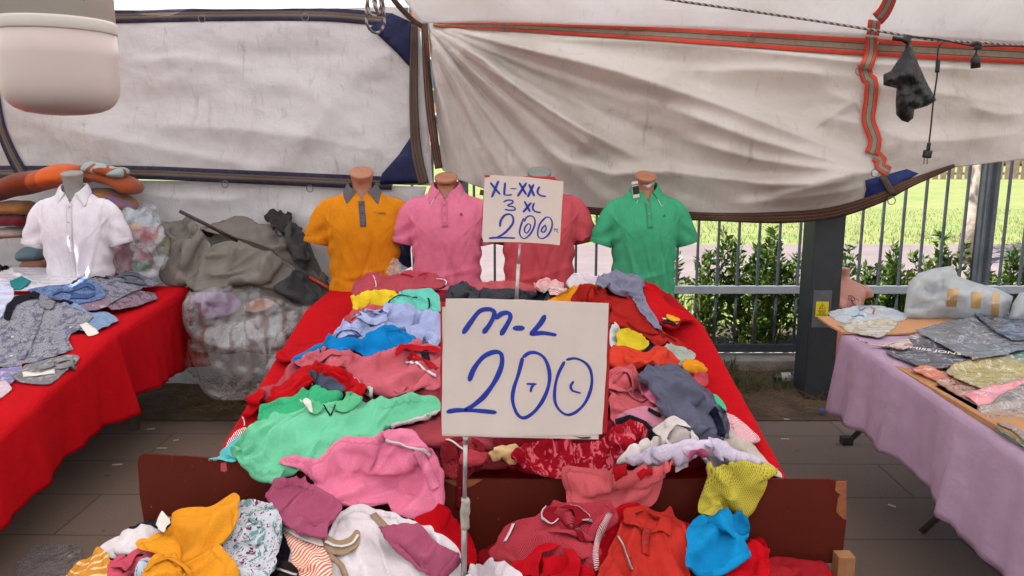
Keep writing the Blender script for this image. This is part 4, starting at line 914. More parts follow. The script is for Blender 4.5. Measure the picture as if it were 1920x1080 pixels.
# ================================================================== side stalls
def lz(x, y): return np.interp(y, [1.2, 2.91, 3.81, 4.78], [.25, .537, .70, .78]) + 0 * x
def rz_(x, y): return .787 - .035 * (3.52 - y) + 0 * x
def PX(u, v, x): r = rays(u, v); t = x / r[..., 0]; return np.array([0, 0, EYE]) + r * t[..., None]
M_red2 = fabric('red_cloth_left', (194, 19, 28), 'melange', (180, 14, 25), 3, knit=.5, wrk=.4)
def sidecloth(name, fz, xe, xo, y0, y1, seams, bottom, mat, label, side, wav, mat_trim=None):
    """table cloth whose aisle side hangs to the outline traced in the photo; seams: depths where one cloth laps the next"""
    root = None
    ys = np.linspace(y0, y1, 170); bt = PX(np.array([b[0] for b in bottom], float), np.array([b[1] for b in bottom], float), xe); 
    nb = 16; nxp = 46; V = []; F = []
    for y in ys:
        zt = float(fz(np.array(xe), np.array(y))); zb = float(np.interp(y, bt[::-1, 1], bt[::-1, 2])) if bt[0, 1] > bt[-1, 1] else float(np.interp(y, bt[:, 1], bt[:, 2]))
        for k in range(nb):                     # hanging part, bottom to top
            t = k / nb; z = zb + (zt - .004 - zb) * t; d = 1 - t
            V.append((xe - side * (wav(y, d) + .004 + .035 * d * .5), y, z))
        for k in range(nxp):
            x = xe + (xo - xe) * k / (nxp - 1); V.append((x, y, float(fz(np.array(x), np.array(y))) + .005 + .007 * float(fbm(x * 5, y * 9, 3)) - (.006 if k == 0 else 0)))
    m = nb + nxp
    for i in range(len(ys) - 1):
        for j in range(m - 1): F.append((i * m + j, (i + 1) * m + j, (i + 1) * m + j + 1, i * m + j + 1))
    # far end hang
    o = len(V); i = len(ys) - 1
    for k in range(nxp):
        b = V[i * m + nb + k]
        for q_ in range(6): V.append((b[0] + .004 * math.sin(k), b[1] + .006 + .01 * q_ / 5, b[2] - .004 - .36 * q_ / 5))
    for k in range(nxp - 1):
        for q_ in range(5): F.append((o + k * 6 + q_, o + k * 6 + q_ + 1, o + (k + 1) * 6 + q_ + 1, o + (k + 1) * 6 + q_))
        F.append((i * m + nb + k, o + k * 6, o + (k + 1) * 6, i * m + nb + k + 1))
    V = np.array(V); ob = mesh(name, V, F, mat, uv=V[:, 1:3] + V[:, :1], solid=.002); tag(ob, label, 'tablecloth'); return ob
XLe = -1.97
def wl1(y, d): return (.018 * math.sin(y * 9 + 1) + .014 * math.sin(y * 21 + 2 * math.sin(y * 5)) + .006 * math.sin(y * 47)) * d + .10 * d * max(0, 1 - (4.78 - y) / .12) ** 1
sidecloth('tablecloth', lz, XLe, -4.1, 3.83, 4.78, None, [(378, 684), (345, 690), (340, 697), (300, 716), (262, 738), (223, 762)], M_red2, 'red cloth on the far half of the left stall, corner by the plastic sheet', -1, wl1)
def wl2(y, d): return (.020 * math.sin(y * 7) + .014 * math.sin(y * 16 + 2 + math.sin(y * 4)) + .006 * math.sin(y * 41)) * d + .035 * d * max(0, 1 - (3.84 - y) / .22)
sidecloth('tablecloth', lambda x, y: lz(x, y) + .006, XLe + .008, -4.1, 1.5, 3.845, None, [(224, 782), (215, 788), (190, 800), (165, 822), (100, 885), (40, 940), (0, 975), (-120, 1085), (-400, 1330)], M_red, 'red cloth on the near half of the left stall, ending in a lapped fold', -1, wl2)
trestle('table', -4.1, XLe - .02, 1.5, 4.76, lz, 'left stall table beneath the two red cloths')
XRe = 1.50
M_lilac = fabric('lilac_cloth', (182, 154, 174), 'melange', (164, 136, 156), 2.2, knit=.7, wrk=.18); 
def wr1(y, d): return (.018 * math.sin(y * 6.5) + .012 * math.sin(y * 19 + 1 + 2 * math.sin(y * 3)) + .004 * math.sin(y * 53)) * d + .04 * d * math.exp(-((y - 3.28) / .05) ** 2) - .03 * math.exp(-((y - 2.25) / .06) ** 2) * d + .05 * d * math.exp(-((y - 2.5) / .07) ** 2) + .05 * d * max(0, 1 - (3.52 - y) / .1)
sidecloth('tablecloth', rz_, XRe, 3.6, 1.2, 3.52, None, [(1571, 774), (1612, 800), (1652, 826), (1656, 842), (1698, 862), (1706, 880), (1732, 911), (1779, 957), (1808, 984), (1812, 1004), (1858, 1045), (1889, 1080), (1960, 1160), (2300, 1500)], M_lilac, 'faded lilac cotton cloth with frayed hem over the right stall', 1, wr1)
rt = tag(empty('table', (2.55, 2.4, 0)), 'folding table under the lilac cloth with slanted steel legs showing', 'table')
box('board', (0.0, 0, .765), (2.06, 2.2, .02), M_wood, rt)
def lg(p0, p1, n='leg'): c = np.array([2.55, 2.4, 0]); return tube(n, [np.array(p0) - c, np.array(p1) - c], .016, M_steel, rt, n=4)
f1 = PZ(1590, 829, .012); lg(f1, (f1[0] + .55, f1[1] - .15, .74)); f2 = PZ(1727, 998, .012); lg(f2, (f2[0] + .55, f2[1] - .12, .74))
box('rubber_foot', tuple(f1 - [2.55 + .01, 2.4, -.012]), (.06, .05, .04), plain('dark_rubber', (50, 38, 32), .9), rt)
lg((3.3, 3.3, 0), (3.0, 3.2, .76)); lg((3.3, 1.6, 0), (3.0, 1.7, .76))
# ================================================================== price signs
M_card = plain('sign_card', (220, 204, 192),   .75, noise=.06, nscale=5, bump=.2, bscale=30); M_ink = plain('blue_marker', (28, 52, 158), .55, noise=.12, nscale=60)
M_rback = plain('red_board', (186, 20, 26), .45, coat=.3); M_chrome = plain('dull_chrome', (176, 172, 168), .35, metal=.75, noise=.15, nscale=30); M_tape = plain('masking_tape', (170, 160, 148), .45, noise=.2, nscale=50, bump=.6, bscale=60)
def strokes(parent, Y, slope, items, w_, slant):
    """marker strokes traced as flat ribbons on the card"""
    for nm, ww, pl in items:
        pp = smoothpoly(pl, 3.0); d = np.gradient(pp, axis=0); d /= np.linalg.norm(d, axis=1, keepdims=True) + 1e-9; nn = np.stack([-d[:, 1], d[:, 0]], -1)
        n = len(pp); wv = ww * w_ * (1 + .10 * np.sin(np.arange(n) * .35)) * np.ones(n); wv[0] *= .75; wv[-1] *= .7
        # broad-nib feel: thicker on downstrokes
        wv = wv * (.82 + .36 * np.abs(d[:, 1] * .8 - d[:, 0] * .35)); V = []
        for i in range(n):
            for s_ in (-.5, -.25, .25, .5):
                p = pp[i] + nn[i] * s_ * wv[i]; yy = Y(p[0], p[1]) - .0012 - (.0004 if abs(s_) < .4 else 0); V.append(PY(p[0], p[1], yy) - np.array(parent.location))
        F = [(i * 4 + j, (i + 1) * 4 + j, (i + 1) * 4 + j + 1, i * 4 + j + 1) for i in range(n - 1) for j in range(3)]
        # round caps
        for e, sg in ((0, -1), (n - 1, 1)):
            c = len(V); V.append(PY(*pp[e], Y(*pp[e]) - .0015) - np.array(parent.location)); K = 7
            for a in np.linspace(-math.pi / 2, math.pi / 2, K):
                p = pp[e] + d[e] * sg * math.cos(a) * wv[e] * .45 + nn[e] * math.sin(a) * wv[e] * .5; V.append(PY(p[0], p[1], Y(p[0], p[1]) - .0013) - np.array(parent.location))
            F += [(c, c + 1 + k, c + 2 + k) for k in range(K - 1)]
        mesh(nm, V, F, M_ink, parent, smooth=False)
def cardsheet(nm, poly, Y, mat, parent, tk=.0015, curl=0.0, rough=1.2, step=24):
    pp = smoothpoly(poly, step, True, sharp=True); pp = pp + rng.normal(0, rough * .35, pp.shape); n = len(pp); loc = np.array(parent.location) if parent else np.zeros(3)
    y = np.array([Y(*p) for p in pp]); P = PY(pp[:, 0], pp[:, 1], y) - loc; V = list(P) + list(P + [0, tk, 0])
    return mesh(nm, V, [tuple(range(n))[::-1], tuple(range(n, 2 * n))] + [(i, (i + 1) % n, n + (i + 1) % n, n + i) for i in range(n)], mat, parent, smooth=False)
# near sign M-L 200
sY = lambda u, v: 2.06 + (v - 690) * .00022 * 0 
s1 = tag(empty('price_sign', tuple(PY(985, 690, 2.06))), 'larger near card price sign reading M-L 200 TL on a metal rod', 'sign')
cardsheet('backing_board', [(826, 567), (1143, 568), (1143, 690), (1138, 812), (840, 800), (826, 798)], lambda u, v: 2.068, M_rback, s1, .004, rough=.5)
cardsheet('under_card', [(830, 575), (1136, 590), (1122, 824), (829, 817)], lambda u, v: 2.0655, M_card, s1, .0012)
cd = cardsheet('card', [(836, 560), (985, 562), (1141, 569), (1137, 690), (1129, 814), (1000, 818), (828, 815), (829, 700)], lambda u, v: 2.062, M_card, s1, .0022)
def z7(pts): return [(800 + x / 3.483, 540 + y / 3.483) for x, y in pts]
yy1 = lambda u, v: 2.062
strokes(s1, yy1, 0, [('letter_m', 1, z7([(242, 290), (290, 220), (345, 152), (400, 138), (436, 150), (440, 180), (410, 240), (374, 288)])), ('letter_m', 1, z7([(455, 195), (490, 168), (530, 162), (548, 185), (530, 230), (488, 300)])),
    ('dash', 1.15, z7([(572, 262), (630, 262)])), ('letter_l', 1, z7([(770, 185), (740, 235), (680, 300)])), ('letter_l', 1, z7([(680, 300), (760, 294), (842, 306)])),
    ('digit_two', 1, z7([(280, 600), (310, 525), (370, 450), (440, 418), (485, 430), (490, 500), (450, 600), (380, 700), (310, 762), (248, 800)])), ('digit_two', 1, z7([(138, 808), (200, 798), (320, 800), (450, 812)])),
    ('digit_zero', .75, z7([(625, 460), (600, 560), (568, 660), (562, 740), (590, 820), (635, 848), (700, 810), (760, 730), (798, 630), (800, 540), (770, 460), (720, 424), (670, 424), (632, 450)])),
    ('digit_zero', .62, z7([(898, 485), (860, 560), (838, 650), (838, 740), (870, 800), (920, 828), (980, 806), (1040, 740), (1076, 640), (1074, 550), (1040, 492), (975, 460), (915, 468)])),
    ('letter_t', .5, z7([(655, 626), (714, 628)])), ('letter_t', .5, z7([(700, 632), (685, 650), (680, 676)])), ('letter_l', .5, z7([(958, 612), (940, 640), (950, 668), (975, 678), (1005, 686)]))], 8.2, 0)
stick_ = lambda: 0
mk = cardsheet('ink_mark', z7([(960, 968), (1010, 974), (1075, 972), (1060, 984), (1010, 984)]), lambda u, v: 2.0642, M_blk, s1, .0005, rough=.2)
def rod(name, a, b, r_, parent, mat=M_chrome): c = np.array(parent.location); return tube(name, [np.array(a) - c, np.array(b) - c], r_, mat, parent, n=10)
rod('rod', PY(873, 820, 2.085), PY(871, 950, 2.085), .0062, s1); rod('rod', PY(871, 945, 2.085), PY(869, 1130, 2.085), .0085, s1)
rod('rod', PY(873, 816, 2.085), PY(873, 832, 2.085), .0085, s1)
c = np.array(s1.location); V, F = tube_data([PY(872 + .7 * math.sin(k), 934 + k * 8, 2.085) - c for k in range(8)], [.011, .0135, .0125, .0145, .012, .0125, .0115, .0115], 9)
V = [p + Vector(rng.normal(0, .0012, 3)) for p in V]; mesh('tape_wrap', V, F, M_tape, s1)
box('clip', tuple(PY(974, 566, 2.07) - c), (.035, .010, .012), M_tape, s1)
# far sign XL-XXL 3XL 200
FYs = 3.35
s2 = tag(empty('price_sign', tuple(PY(980, 395, FYs))), 'smaller farther card price sign reading XL-XXL 3XL 200 TL before the coral shirt', 'sign')
def z8(pts): return [(880 + x / 6.0, 300 + y / 6.0) for x, y in pts]
cardsheet('backing_board', z8([(175, 172), (228, 170), (600, 182), (965, 190), (970, 215), (1055, 238), (1040, 700), (140, 880), (135, 700)]), lambda u, v: FYs + .012, M_rback, s2, .004, rough=.3)
cardsheet('card', z8([(172, 200), (228, 192), (235, 172), (600, 186), (1000, 232), (1058, 245), (1045, 500), (1018, 958), (900, 945), (600, 925), (160, 925), (140, 860)]), lambda u, v: FYs, M_card, s2, .002, rough=.5)
yy2 = lambda u, v: FYs
strokes(s2, yy2, 0, [('letter_x', 1, z8([(240, 258), (290, 320), (342, 382)])), ('letter_x', 1, z8([(326, 240), (290, 330), (254, 415)])), ('letter_l', .9, z8([(402, 260), (396, 330), (392, 390)])), ('letter_l', .7, z8([(392, 390), (430, 396), (476, 390)])),
    ('dash', .5, z8([(465, 322), (530, 324)])), ('letter_x', 1, z8([(565, 260), (600, 320), (640, 388)])), ('letter_x', 1, z8([(638, 262), (595, 330), (545, 405)])), ('letter_x', 1, z8([(672, 278), (700, 335), (730, 402)])), ('letter_x', 1, z8([(722, 280), (690, 345), (660, 412)])),
    ('letter_l', .85, z8([(788, 302), (768, 345), (775, 380), (810, 402), (860, 408)])),
    ('digit_three', .7, z8([(388, 470), (430, 452), (485, 456), (492, 480), (430, 512), (500, 528), (516, 556), (470, 566), (400, 556)])), ('letter_x', .95, z8([(622, 468), (650, 520), (682, 578)])), ('letter_x', .95, z8([(692, 484), (650, 535), (608, 584)])), ('letter_l', .8, z8([(730, 486), (712, 530), (722, 565), (755, 584), (802, 590)])),
    ('digit_two', .9, z8([(345, 745), (355, 680), (395, 625), (450, 608), (490, 640), (490, 710), (430, 790), (370, 840), (310, 870)])), ('digit_two', .9, z8([(225, 880), (300, 874), (400, 874), (512, 878)])),
    ('digit_zero', .7, z8([(610, 658), (580, 740), (565, 820), (590, 872), (625, 882), (680, 840), (725, 760), (740, 690), (720, 640), (680, 628), (640, 648), (622, 690)])), ('digit_zero', .6, z8([(660, 716), (625, 760), (622, 810), (645, 822), (680, 780), (688, 730), (660, 716)])),
    ('digit_zero', .7, z8([(860, 645), (800, 710), (772, 790), (775, 860), (820, 884), (880, 850), (925, 770), (930, 690), (900, 645), (856, 645)])), ('digit_zero', .65, z8([(855, 732), (815, 775), (812, 805), (840, 812), (865, 775), (855, 732)])),
    ('currency_mark', .35, z8([(948, 774), (1000, 780)])), ('currency_mark', .35, z8([(965, 780), (958, 805)])), ('currency_mark', .35, z8([(990, 782), (982, 806), (1002, 818)]))], 4.0, 0)
rod('rod', PY(975, 458, FYs + .02), PY(971, 500, FYs + .02), .0055, s2); rod('rod', PY(972, 495, FYs + .02), PY(967, 590, FYs + .02), .0085, s2)
# ================================================================== the heaps of shirts
def ss(t): t = np.clip(t, 0, 1); return t * t * (3 - 2 * t)
def mound(x, y):
    m = .17 * ss((x - XL) / .42) * ss((XR + .02 - x) / .40) * (.55 + .45 * ss((4.75 - y) / .6)) * ss((4.74 - y) / .18)
    return m * (1 + .35 * fbm(x * 3.1 + 3, y * 3.1, 2))
def top_c(x, y):
    z = np.where((x > XL) & (x < XR) & (y > 2.50) & (y < 4.80), table_z(x, y) + .008 + mound(x, y), -1)
    # heap tapers to the panels
    pz = np.where(x < -.08, .652 - (x + 1.22) / 1.14 * .08, .568)
    z = np.where((y > 2.434) & (y < 2.462) & (x > -1.215) & (x < 1.088), np.maximum(z, pz), z)
    fr = .485 - .22 * (2.36 - y) + .07 * np.exp(-((x + .62) / .3) ** 2) + .055 * np.exp(-((x - .16) / .2) ** 2) - .12 * np.exp(-((x + .09) / .10) ** 2) + .02 * np.exp(-((x - .55) / .15) ** 2) + .035 * fbm(x * 4, y * 5, 2)
    fr = .292 + (fr - .292) * ss((x + 1.40) / .34) * ss((.86 - x) / .24)
    z = np.where((y > 1.76) & (y <= 2.42) & (x > -1.42) & (x < 1.0), np.maximum(fr, .292), z)
    return z
PC = Pile((0, 3.0, .5), 33, (-1.5, 1.2), (-1.35, 1.75), (-1.2, .62), top_c)
def Z(ox, oy, s_, pts): return [(ox + x / s_, oy + y / s_) for x, y in pts]
HS = 'shirts heaped on the centre stall'; HN = 'shirts in the nearest heap'
M_wtrim = fabric('white_rib', (228, 220, 216), knit=.6); M_btrim = fabric('black_rib', (34, 34, 40), knit=.6); M_rtrim = fabric('red_rib', (186, 24, 32)); M_beige = fabric('beige_rib', (168, 140, 112))
M_but = plain('shirt_button', (70, 56, 52), .35); M_butp = plain('pink_button', (196, 120, 130), .35); M_tagc = plain('swing_tag', (222, 212, 200), .6)
M_but = plain("shirt_button", (70, 56, 52), .35)
# ---- hidden underlayer of the heap
for i, (c, pl) in enumerate([((150, 30, 40), [(690, 600), (740, 560), (960, 540), (960, 700), (760, 740), (640, 760), (600, 700)]), ((60, 60, 78), [(940, 550), (1150, 550), (1210, 610), (1240, 680), (1130, 740), (940, 720)]),
                             ((170, 70, 78), [(520, 800), (700, 730), (960, 710), (960, 890), (700, 885), (500, 860)]), ((120, 24, 34), [(940, 710), (1240, 700), (1300, 790), (1370, 870), (1200, 890), (940, 890)])]):
    drape(PC, 'polo_shirt', pl, fabric('buried_knit', c), ['dark red knit shirt buried under the left far side of the heap', 'slate knit shirt buried under the right far side of the heap', 'rose knit shirt buried under the mint and pink polos', 'deep red knit shirt buried under the white and grey shirts'][i], group=HS, s=.022, str_=1.15, steps=26, sub=0)
def G(pl, c, label, pat=None, c2=None, freq=60, c3=None, pang=0, name='polo_shirt', cat='polo shirt', grp=HS, mat=None, knit=1.0, **k):
    m = mat or fabric('shirt_knit', c, pat, c2 or (255, 255, 255), freq, ang=pang, c3=c3, knit=knit)
    return drape(PC, name, pl, m, label, cat, grp, **k)
# ---- the middle of the heap, behind the near sign
for pl, c, lb in [([(842, 600), (880, 575), (960, 572), (1000, 590), (985, 625), (930, 640), (870, 640)], (40, 66, 120), 'navy blue polo mid-heap, directly behind the top of the near sign'), ([(985, 600), (1040, 580), (1110, 585), (1140, 615), (1120, 650), (1040, 645)], (222, 176, 60), 'amber tee mid-heap behind the right top corner of the near sign'),
                  ([(838, 655), (880, 640), (950, 638), (985, 665), (960, 705), (890, 712), (845, 700)], (90, 176, 150), 'sea green polo mid-heap behind the left half of the near sign'), ([(970, 655), (1030, 640), (1110, 648), (1145, 690), (1110, 715), (1020, 712)], (186, 70, 84), 'raspberry polo mid-heap behind the right half of the near sign'),
                  ([(836, 725), (890, 708), (970, 712), (990, 750), (950, 795), (880, 800), (838, 780)], (206, 200, 204), 'pearl white tee mid-heap behind the lower left of the near sign'), ([(975, 735), (1040, 712), (1120, 722), (1140, 760), (1120, 800), (1030, 806), (985, 790)], (70, 74, 92), 'dark slate polo mid-heap behind the lower right of the near sign')]:
    G(pl, c, lb)
# ---- far end
g = G([(870, 540), (950, 530), (1010, 545), (1000, 562), (900, 566), (860, 560)], (190, 90, 95), 'coral shirt hem lying at the foot of the pink mannequin')
g = G([(838, 550), (845, 541), (862, 537), (882, 545), (915, 546), (950, 544), (985, 550), (1003, 553), (998, 572), (840, 572)], (48, 48, 54), 'black knit shirt lying behind the near price sign', 'melange', (80, 80, 86), 300)
g = G([(1065, 545), (1078, 528), (1100, 521), (1128, 524), (1136, 545), (1110, 556), (1080, 556)], (222, 208, 214), 'gauzy white shirt crumpled beside the green mannequin', str_=1.5)
g = G([(1025, 572), (1050, 556), (1085, 542), (1125, 536), (1122, 556), (1090, 566), (1050, 580)], (238, 156, 34), 'orange shirt beside the small red striped one')
g = G([(1000, 540), (1008, 530), (1024, 525), (1038, 530), (1052, 540), (1062, 549), (1040, 556), (1012, 554)], (205, 40, 44), 'small red and white striped shirt below the coral mannequin', 'stripe', (240, 226, 222), 38, pang=30, str_=1.3)
ribbon(PC, 'white_stripe', [(1020, 548), (1040, 540), (1055, 548)], .012, M_wtrim, g)
g = G([(662, 550), (668, 532), (690, 522), (702, 516), (735, 521), (762, 511), (800, 513), (832, 521), (842, 529), (828, 545), (792, 549), (760, 548), (735, 554), (708, 560), (670, 563)], (178, 74, 84), 'dusty rose polo with white edged collar at the far left of the heap', str_=1.35, ang=10)
ribbon(PC, 'collar_edge', [(752, 515), (780, 518), (800, 514)], .012, M_rtrim, g); ribbon(PC, 'trim', [(818, 524), (838, 528), (836, 538)], .006, M_wtrim, g); ribbon(PC, 'trim', [(700, 518), (706, 534), (700, 550)], .005, M_wtrim, g)
g = G([(660, 566), (684, 557), (700, 553), (720, 551), (745, 553), (752, 562), (735, 576), (712, 584), (690, 586), (670, 584), (664, 575)], (240, 206, 48), 'yellow shirt tucked under the rose polo', str_=1.55, ratio=.9)

g = G([(722, 582), (726, 568), (742, 560), (765, 545), (790, 542), (812, 548), (824, 556), (828, 592), (800, 592), (770, 588), (748, 584), (734, 588)], (112, 208, 186), 'turquoise polo with dark piping left of the sign', str_=1.2)
ribbon(PC, 'piping', [(724, 580), (735, 562), (757, 556), (782, 560)], .006, M_btrim, g); ribbon(PC, 'piping', [(800, 585), (806, 572), (803, 560)], .008, M_btrim, g)
g = G([(645, 609), (655, 595), (672, 584), (690, 578), (712, 580), (738, 584), (728, 596), (712, 604), (696, 612), (680, 618), (660, 615)], (196, 84, 92), 'rose pink shirt between the yellow and periwinkle ones', str_=1.5, ratio=.7)
g = G([(626, 642), (630, 626), (640, 618), (665, 612), (684, 604), (692, 590), (716, 580), (740, 576), (765, 574), (784, 582), (805, 582), (828, 590), (828, 652), (806, 652), (780, 640), (742, 622), (712, 624), (688, 640), (660, 645)], (168, 178, 216), 'periwinkle blue polo spread beside the sign, upper left', str_=1.32, ang=25)
ribbon(PC, 'cuff', [(632, 640), (650, 640), (672, 632)], .018, fabric('indigo_rib', (60, 66, 120)), g)
polo_collar(PC, g, 700, 604, 100, (172, 182, 220), None, .8, lining=(140, 150, 190))
ribbon(PC, 'piping', [(630, 634), (642, 622), (665, 622), (680, 634)], .008, fabric('indigo_rib', (60, 66, 120)), g)
g = G([(1072, 553), (1082, 544), (1100, 540), (1125, 544), (1150, 546), (1172, 560), (1195, 582), (1215, 604), (1240, 628), (1268, 644), (1297, 660), (1265, 660), (1225, 648), (1195, 634), (1170, 618), (1143, 612), (1143, 575), (1072, 575)], (172, 38, 32), 'rust red sweatshirt sprawled down the right of the sign', str_=1.25, ang=-40)
polo_collar(PC, g, 1112, 562, 40, (160, 36, 30), None, .8)
ribbon(PC, 'placket', [(1176, 606), (1205, 624), (1250, 630), (1268, 642)], .010, fabric('rust_rib', (140, 28, 26)), g)
g = G([(1205, 545), (1212, 536), (1228, 542), (1248, 556), (1240, 566), (1255, 580), (1285, 592), (1302, 604), (1275, 606), (1268, 622), (1245, 620), (1225, 600), (1212, 575)], (200, 20, 28), 'red polo with striped cuff against the green mannequin', str_=1.3)
ribbon(PC, 'cuff', [(1240, 606), (1254, 606), (1268, 614)], .022, M_btrim, g); ribbon(PC, 'cuff_stripe', [(1242, 599), (1256, 599), (1270, 608)], .010, M_wtrim, g)
g = G([(1248, 592), (1262, 596), (1275, 605), (1262, 607), (1250, 601)], (232, 176, 40), 'scrap of yellow shirt poking out of the red polo', str_=1.2)
g = G([(1115, 546), (1124, 526), (1140, 517), (1156, 513), (1176, 519), (1196, 521), (1206, 530), (1202, 548), (1212, 572), (1228, 600), (1241, 626), (1222, 612), (1200, 585), (1184, 563), (1160, 556), (1135, 547)], (134, 132, 152), 'lavender grey sweatshirt thrown over the rust red one', str_=1.35, ang=-55)
# ---- middle left
g = G([(520, 674), (534, 654), (560, 645), (590, 640), (622, 638), (614, 650), (590, 660), (566, 672), (546, 680), (530, 678)], (188, 18, 28), 'red shirt scrunched at the left table edge', str_=1.45, ratio=.8)

g = G([(545, 698), (548, 676), (570, 666), (600, 650), (625, 642), (642, 636), (660, 640), (676, 642), (692, 626), (720, 620), (745, 622), (770, 628), (787, 645), (770, 655), (745, 660), (716, 674), (690, 672), (668, 664), (640, 662), (600, 672), (568, 676), (556, 688)], (18, 128, 194), 'bright blue shirt lying across the left of the heap', str_=1.35, ang=18)
g = G([(483, 745), (486, 732), (500, 727), (522, 726), (545, 700), (560, 684), (600, 680), (590, 710), (560, 738), (525, 752), (495, 760)], (182, 78, 88), 'dusty rose sleeve hanging off the left table edge', str_=1.15)
g = G([(552, 684), (575, 672), (610, 664), (640, 662), (668, 668), (690, 674), (716, 666), (740, 656), (770, 649), (800, 650), (828, 656), (830, 732), (812, 732), (790, 720), (768, 735), (745, 746), (728, 744), (705, 748), (684, 730), (662, 712), (640, 698), (610, 694), (575, 695)], (206, 102, 112), 'coral pink polo with black and white cuff left of the near sign', str_=1.22, ang=15)
polo_collar(PC, g, 612, 682, 60, (200, 96, 106), None, .75)
ribbon(PC, 'cuff', [(660, 712), (676, 728), (700, 746)], .012, M_wtrim, g); ribbon(PC, 'cuff_edge', [(657, 716), (673, 732), (696, 749)], .009, M_btrim, g)
g2 = drape(PC, 'collar', [(742, 676), (750, 650), (780, 650), (826, 656), (826, 665), (790, 664), (765, 662)], M_rtrim, parent=g, str_=1.08, steps=20, sub=1)
ribbon(PC, 'collar_stripe', [(762, 680), (785, 684), (806, 700), (818, 708)], .011, M_wtrim, g); ribbon(PC, 'collar_band', [(768, 672), (795, 676), (822, 692)], .026, M_rtrim, g)
ribbon(PC, 'size_label', [(796, 660), (800, 676)], .030, M_btrim, g)
g = G([(498, 762), (512, 742), (540, 715), (556, 700), (580, 690), (610, 688), (636, 694), (655, 706), (672, 722), (692, 742), (694, 752), (665, 757), (648, 745), (636, 715), (612, 722), (580, 735), (545, 750), (515, 766)], (196, 22, 28), 'red tee with ribbed hem between the coral and mint polos', str_=1.22, ang=30)
g = G([(424, 762), (432, 750), (452, 746), (475, 736), (492, 732), (498, 746), (496, 765), (484, 778), (470, 788), (452, 780), (438, 772)], (190, 16, 26), 'red shirt bunched at the near left corner of the table', str_=1.5, ratio=.8)
ribbon(PC, 'drawstring', [(454, 782), (459, 790), (459, 800)], .005, M_wtrim, g)
g = G([(585, 730), (590, 720), (606, 714), (628, 714), (642, 724), (650, 738), (636, 746), (612, 742), (595, 740)], (78, 84, 100), 'slate grey shirt rolled up on the red tee', str_=1.7, ratio=.9)
g = G([(487, 792), (488, 775), (504, 760), (530, 748), (560, 742), (585, 735), (600, 730), (630, 738), (652, 748), (648, 760), (620, 768), (580, 775), (540, 786), (505, 796)], (66, 184, 126), 'emerald green polo half under the mint one', str_=1.3, ang=20)
g = G([(382, 857), (400, 838), (425, 820), (450, 808), (462, 802), (466, 812), (448, 824), (430, 840), (405, 858)], (188, 28, 44), 'red and white pinstriped shirt spilling over the left table edge', 'stripe', (240, 228, 226), 46, pang=60, str_=1.15)
g = G([(384, 860), (405, 848), (430, 840), (452, 818), (460, 822), (456, 862), (440, 868), (410, 866)], (96, 198, 200), 'aqua shirt squeezed between panel and mint polo', str_=1.2)
g = G([(445, 862), (450, 842), (462, 820), (475, 800), (500, 788), (545, 772), (575, 765), (600, 772), (622, 776), (650, 764), (690, 756), (730, 746), (765, 740), (800, 742), (824, 748), (828, 775), (806, 788), (770, 798), (735, 804), (716, 818), (690, 832), (655, 846), (625, 852), (590, 868), (545, 878), (500, 874), (470, 868)], (118, 206, 160), 'big mint green polo with open collar spread in front of the near sign', str_=1.14, ang=40, ratio=.3)

ribbon(PC, 'hem_stripe', [(735, 806), (765, 796), (800, 786), (824, 770)], .009, M_wtrim, g)
g2 = drape(PC, 'collar', [(578, 768), (584, 748), (594, 758), (606, 764), (610, 770), (590, 782)], fabric('mint_rib', (96, 190, 136)), parent=g, str_=1.06, steps=18)
g2 = drape(PC, 'collar', [(628, 768), (632, 758), (664, 750), (684, 752), (660, 770), (640, 776)], fabric('mint_rib', (100, 192, 138)), parent=g, str_=1.06, steps=18)
ribbon(PC, 'placket_piping', [(609, 764), (616, 775), (620, 783)], .005, M_btrim, g); ribbon(PC, 'placket_piping', [(630, 762), (625, 772), (621, 783)], .005, M_btrim, g)
g3 = drape(PC, 'swing_tag', [(566, 762), (584, 758), (586, 768), (588, 780), (578, 772)], M_tagc, parent=g, str_=1.0, steps=8, sharp=True, fold=0, amp=.004)
# ---- middle right
g = G([(1143, 622), (1156, 618), (1167, 628), (1168, 650), (1150, 656), (1143, 655)], (214, 214, 208), 'white shirt corner peeping from behind the near sign', str_=1.2)
g = G([(1155, 632), (1163, 622), (1180, 624), (1200, 636), (1216, 652), (1200, 664), (1175, 662), (1158, 655)], (214, 190, 48), 'mustard yellow shirt below the rust sweatshirt', str_=1.3)
g = G([(1234, 660), (1256, 656), (1285, 660), (1304, 672), (1300, 680), (1288, 682), (1282, 694), (1262, 686), (1244, 672)], (176, 180, 168), 'pale sage grey shirt on the right of the heap', str_=1.25)
g = G([(1276, 694), (1286, 678), (1300, 680), (1318, 686), (1322, 704), (1304, 706), (1286, 702)], (232, 150, 34), 'orange shirt at the right table edge', str_=1.4, ratio=.7)
g = G([(1300, 704), (1322, 706), (1328, 722), (1318, 730), (1300, 716)], (196, 76, 86), 'rose shirt cuff under the slate sweatshirt', str_=1.3)
g = G([(1143, 660), (1160, 650), (1185, 654), (1210, 664), (1226, 652), (1244, 656), (1262, 668), (1276, 688), (1250, 692), (1215, 690), (1180, 696), (1143, 698)], (214, 66, 46), 'tomato orange shirt right of the near sign', str_=1.35, ang=-20)

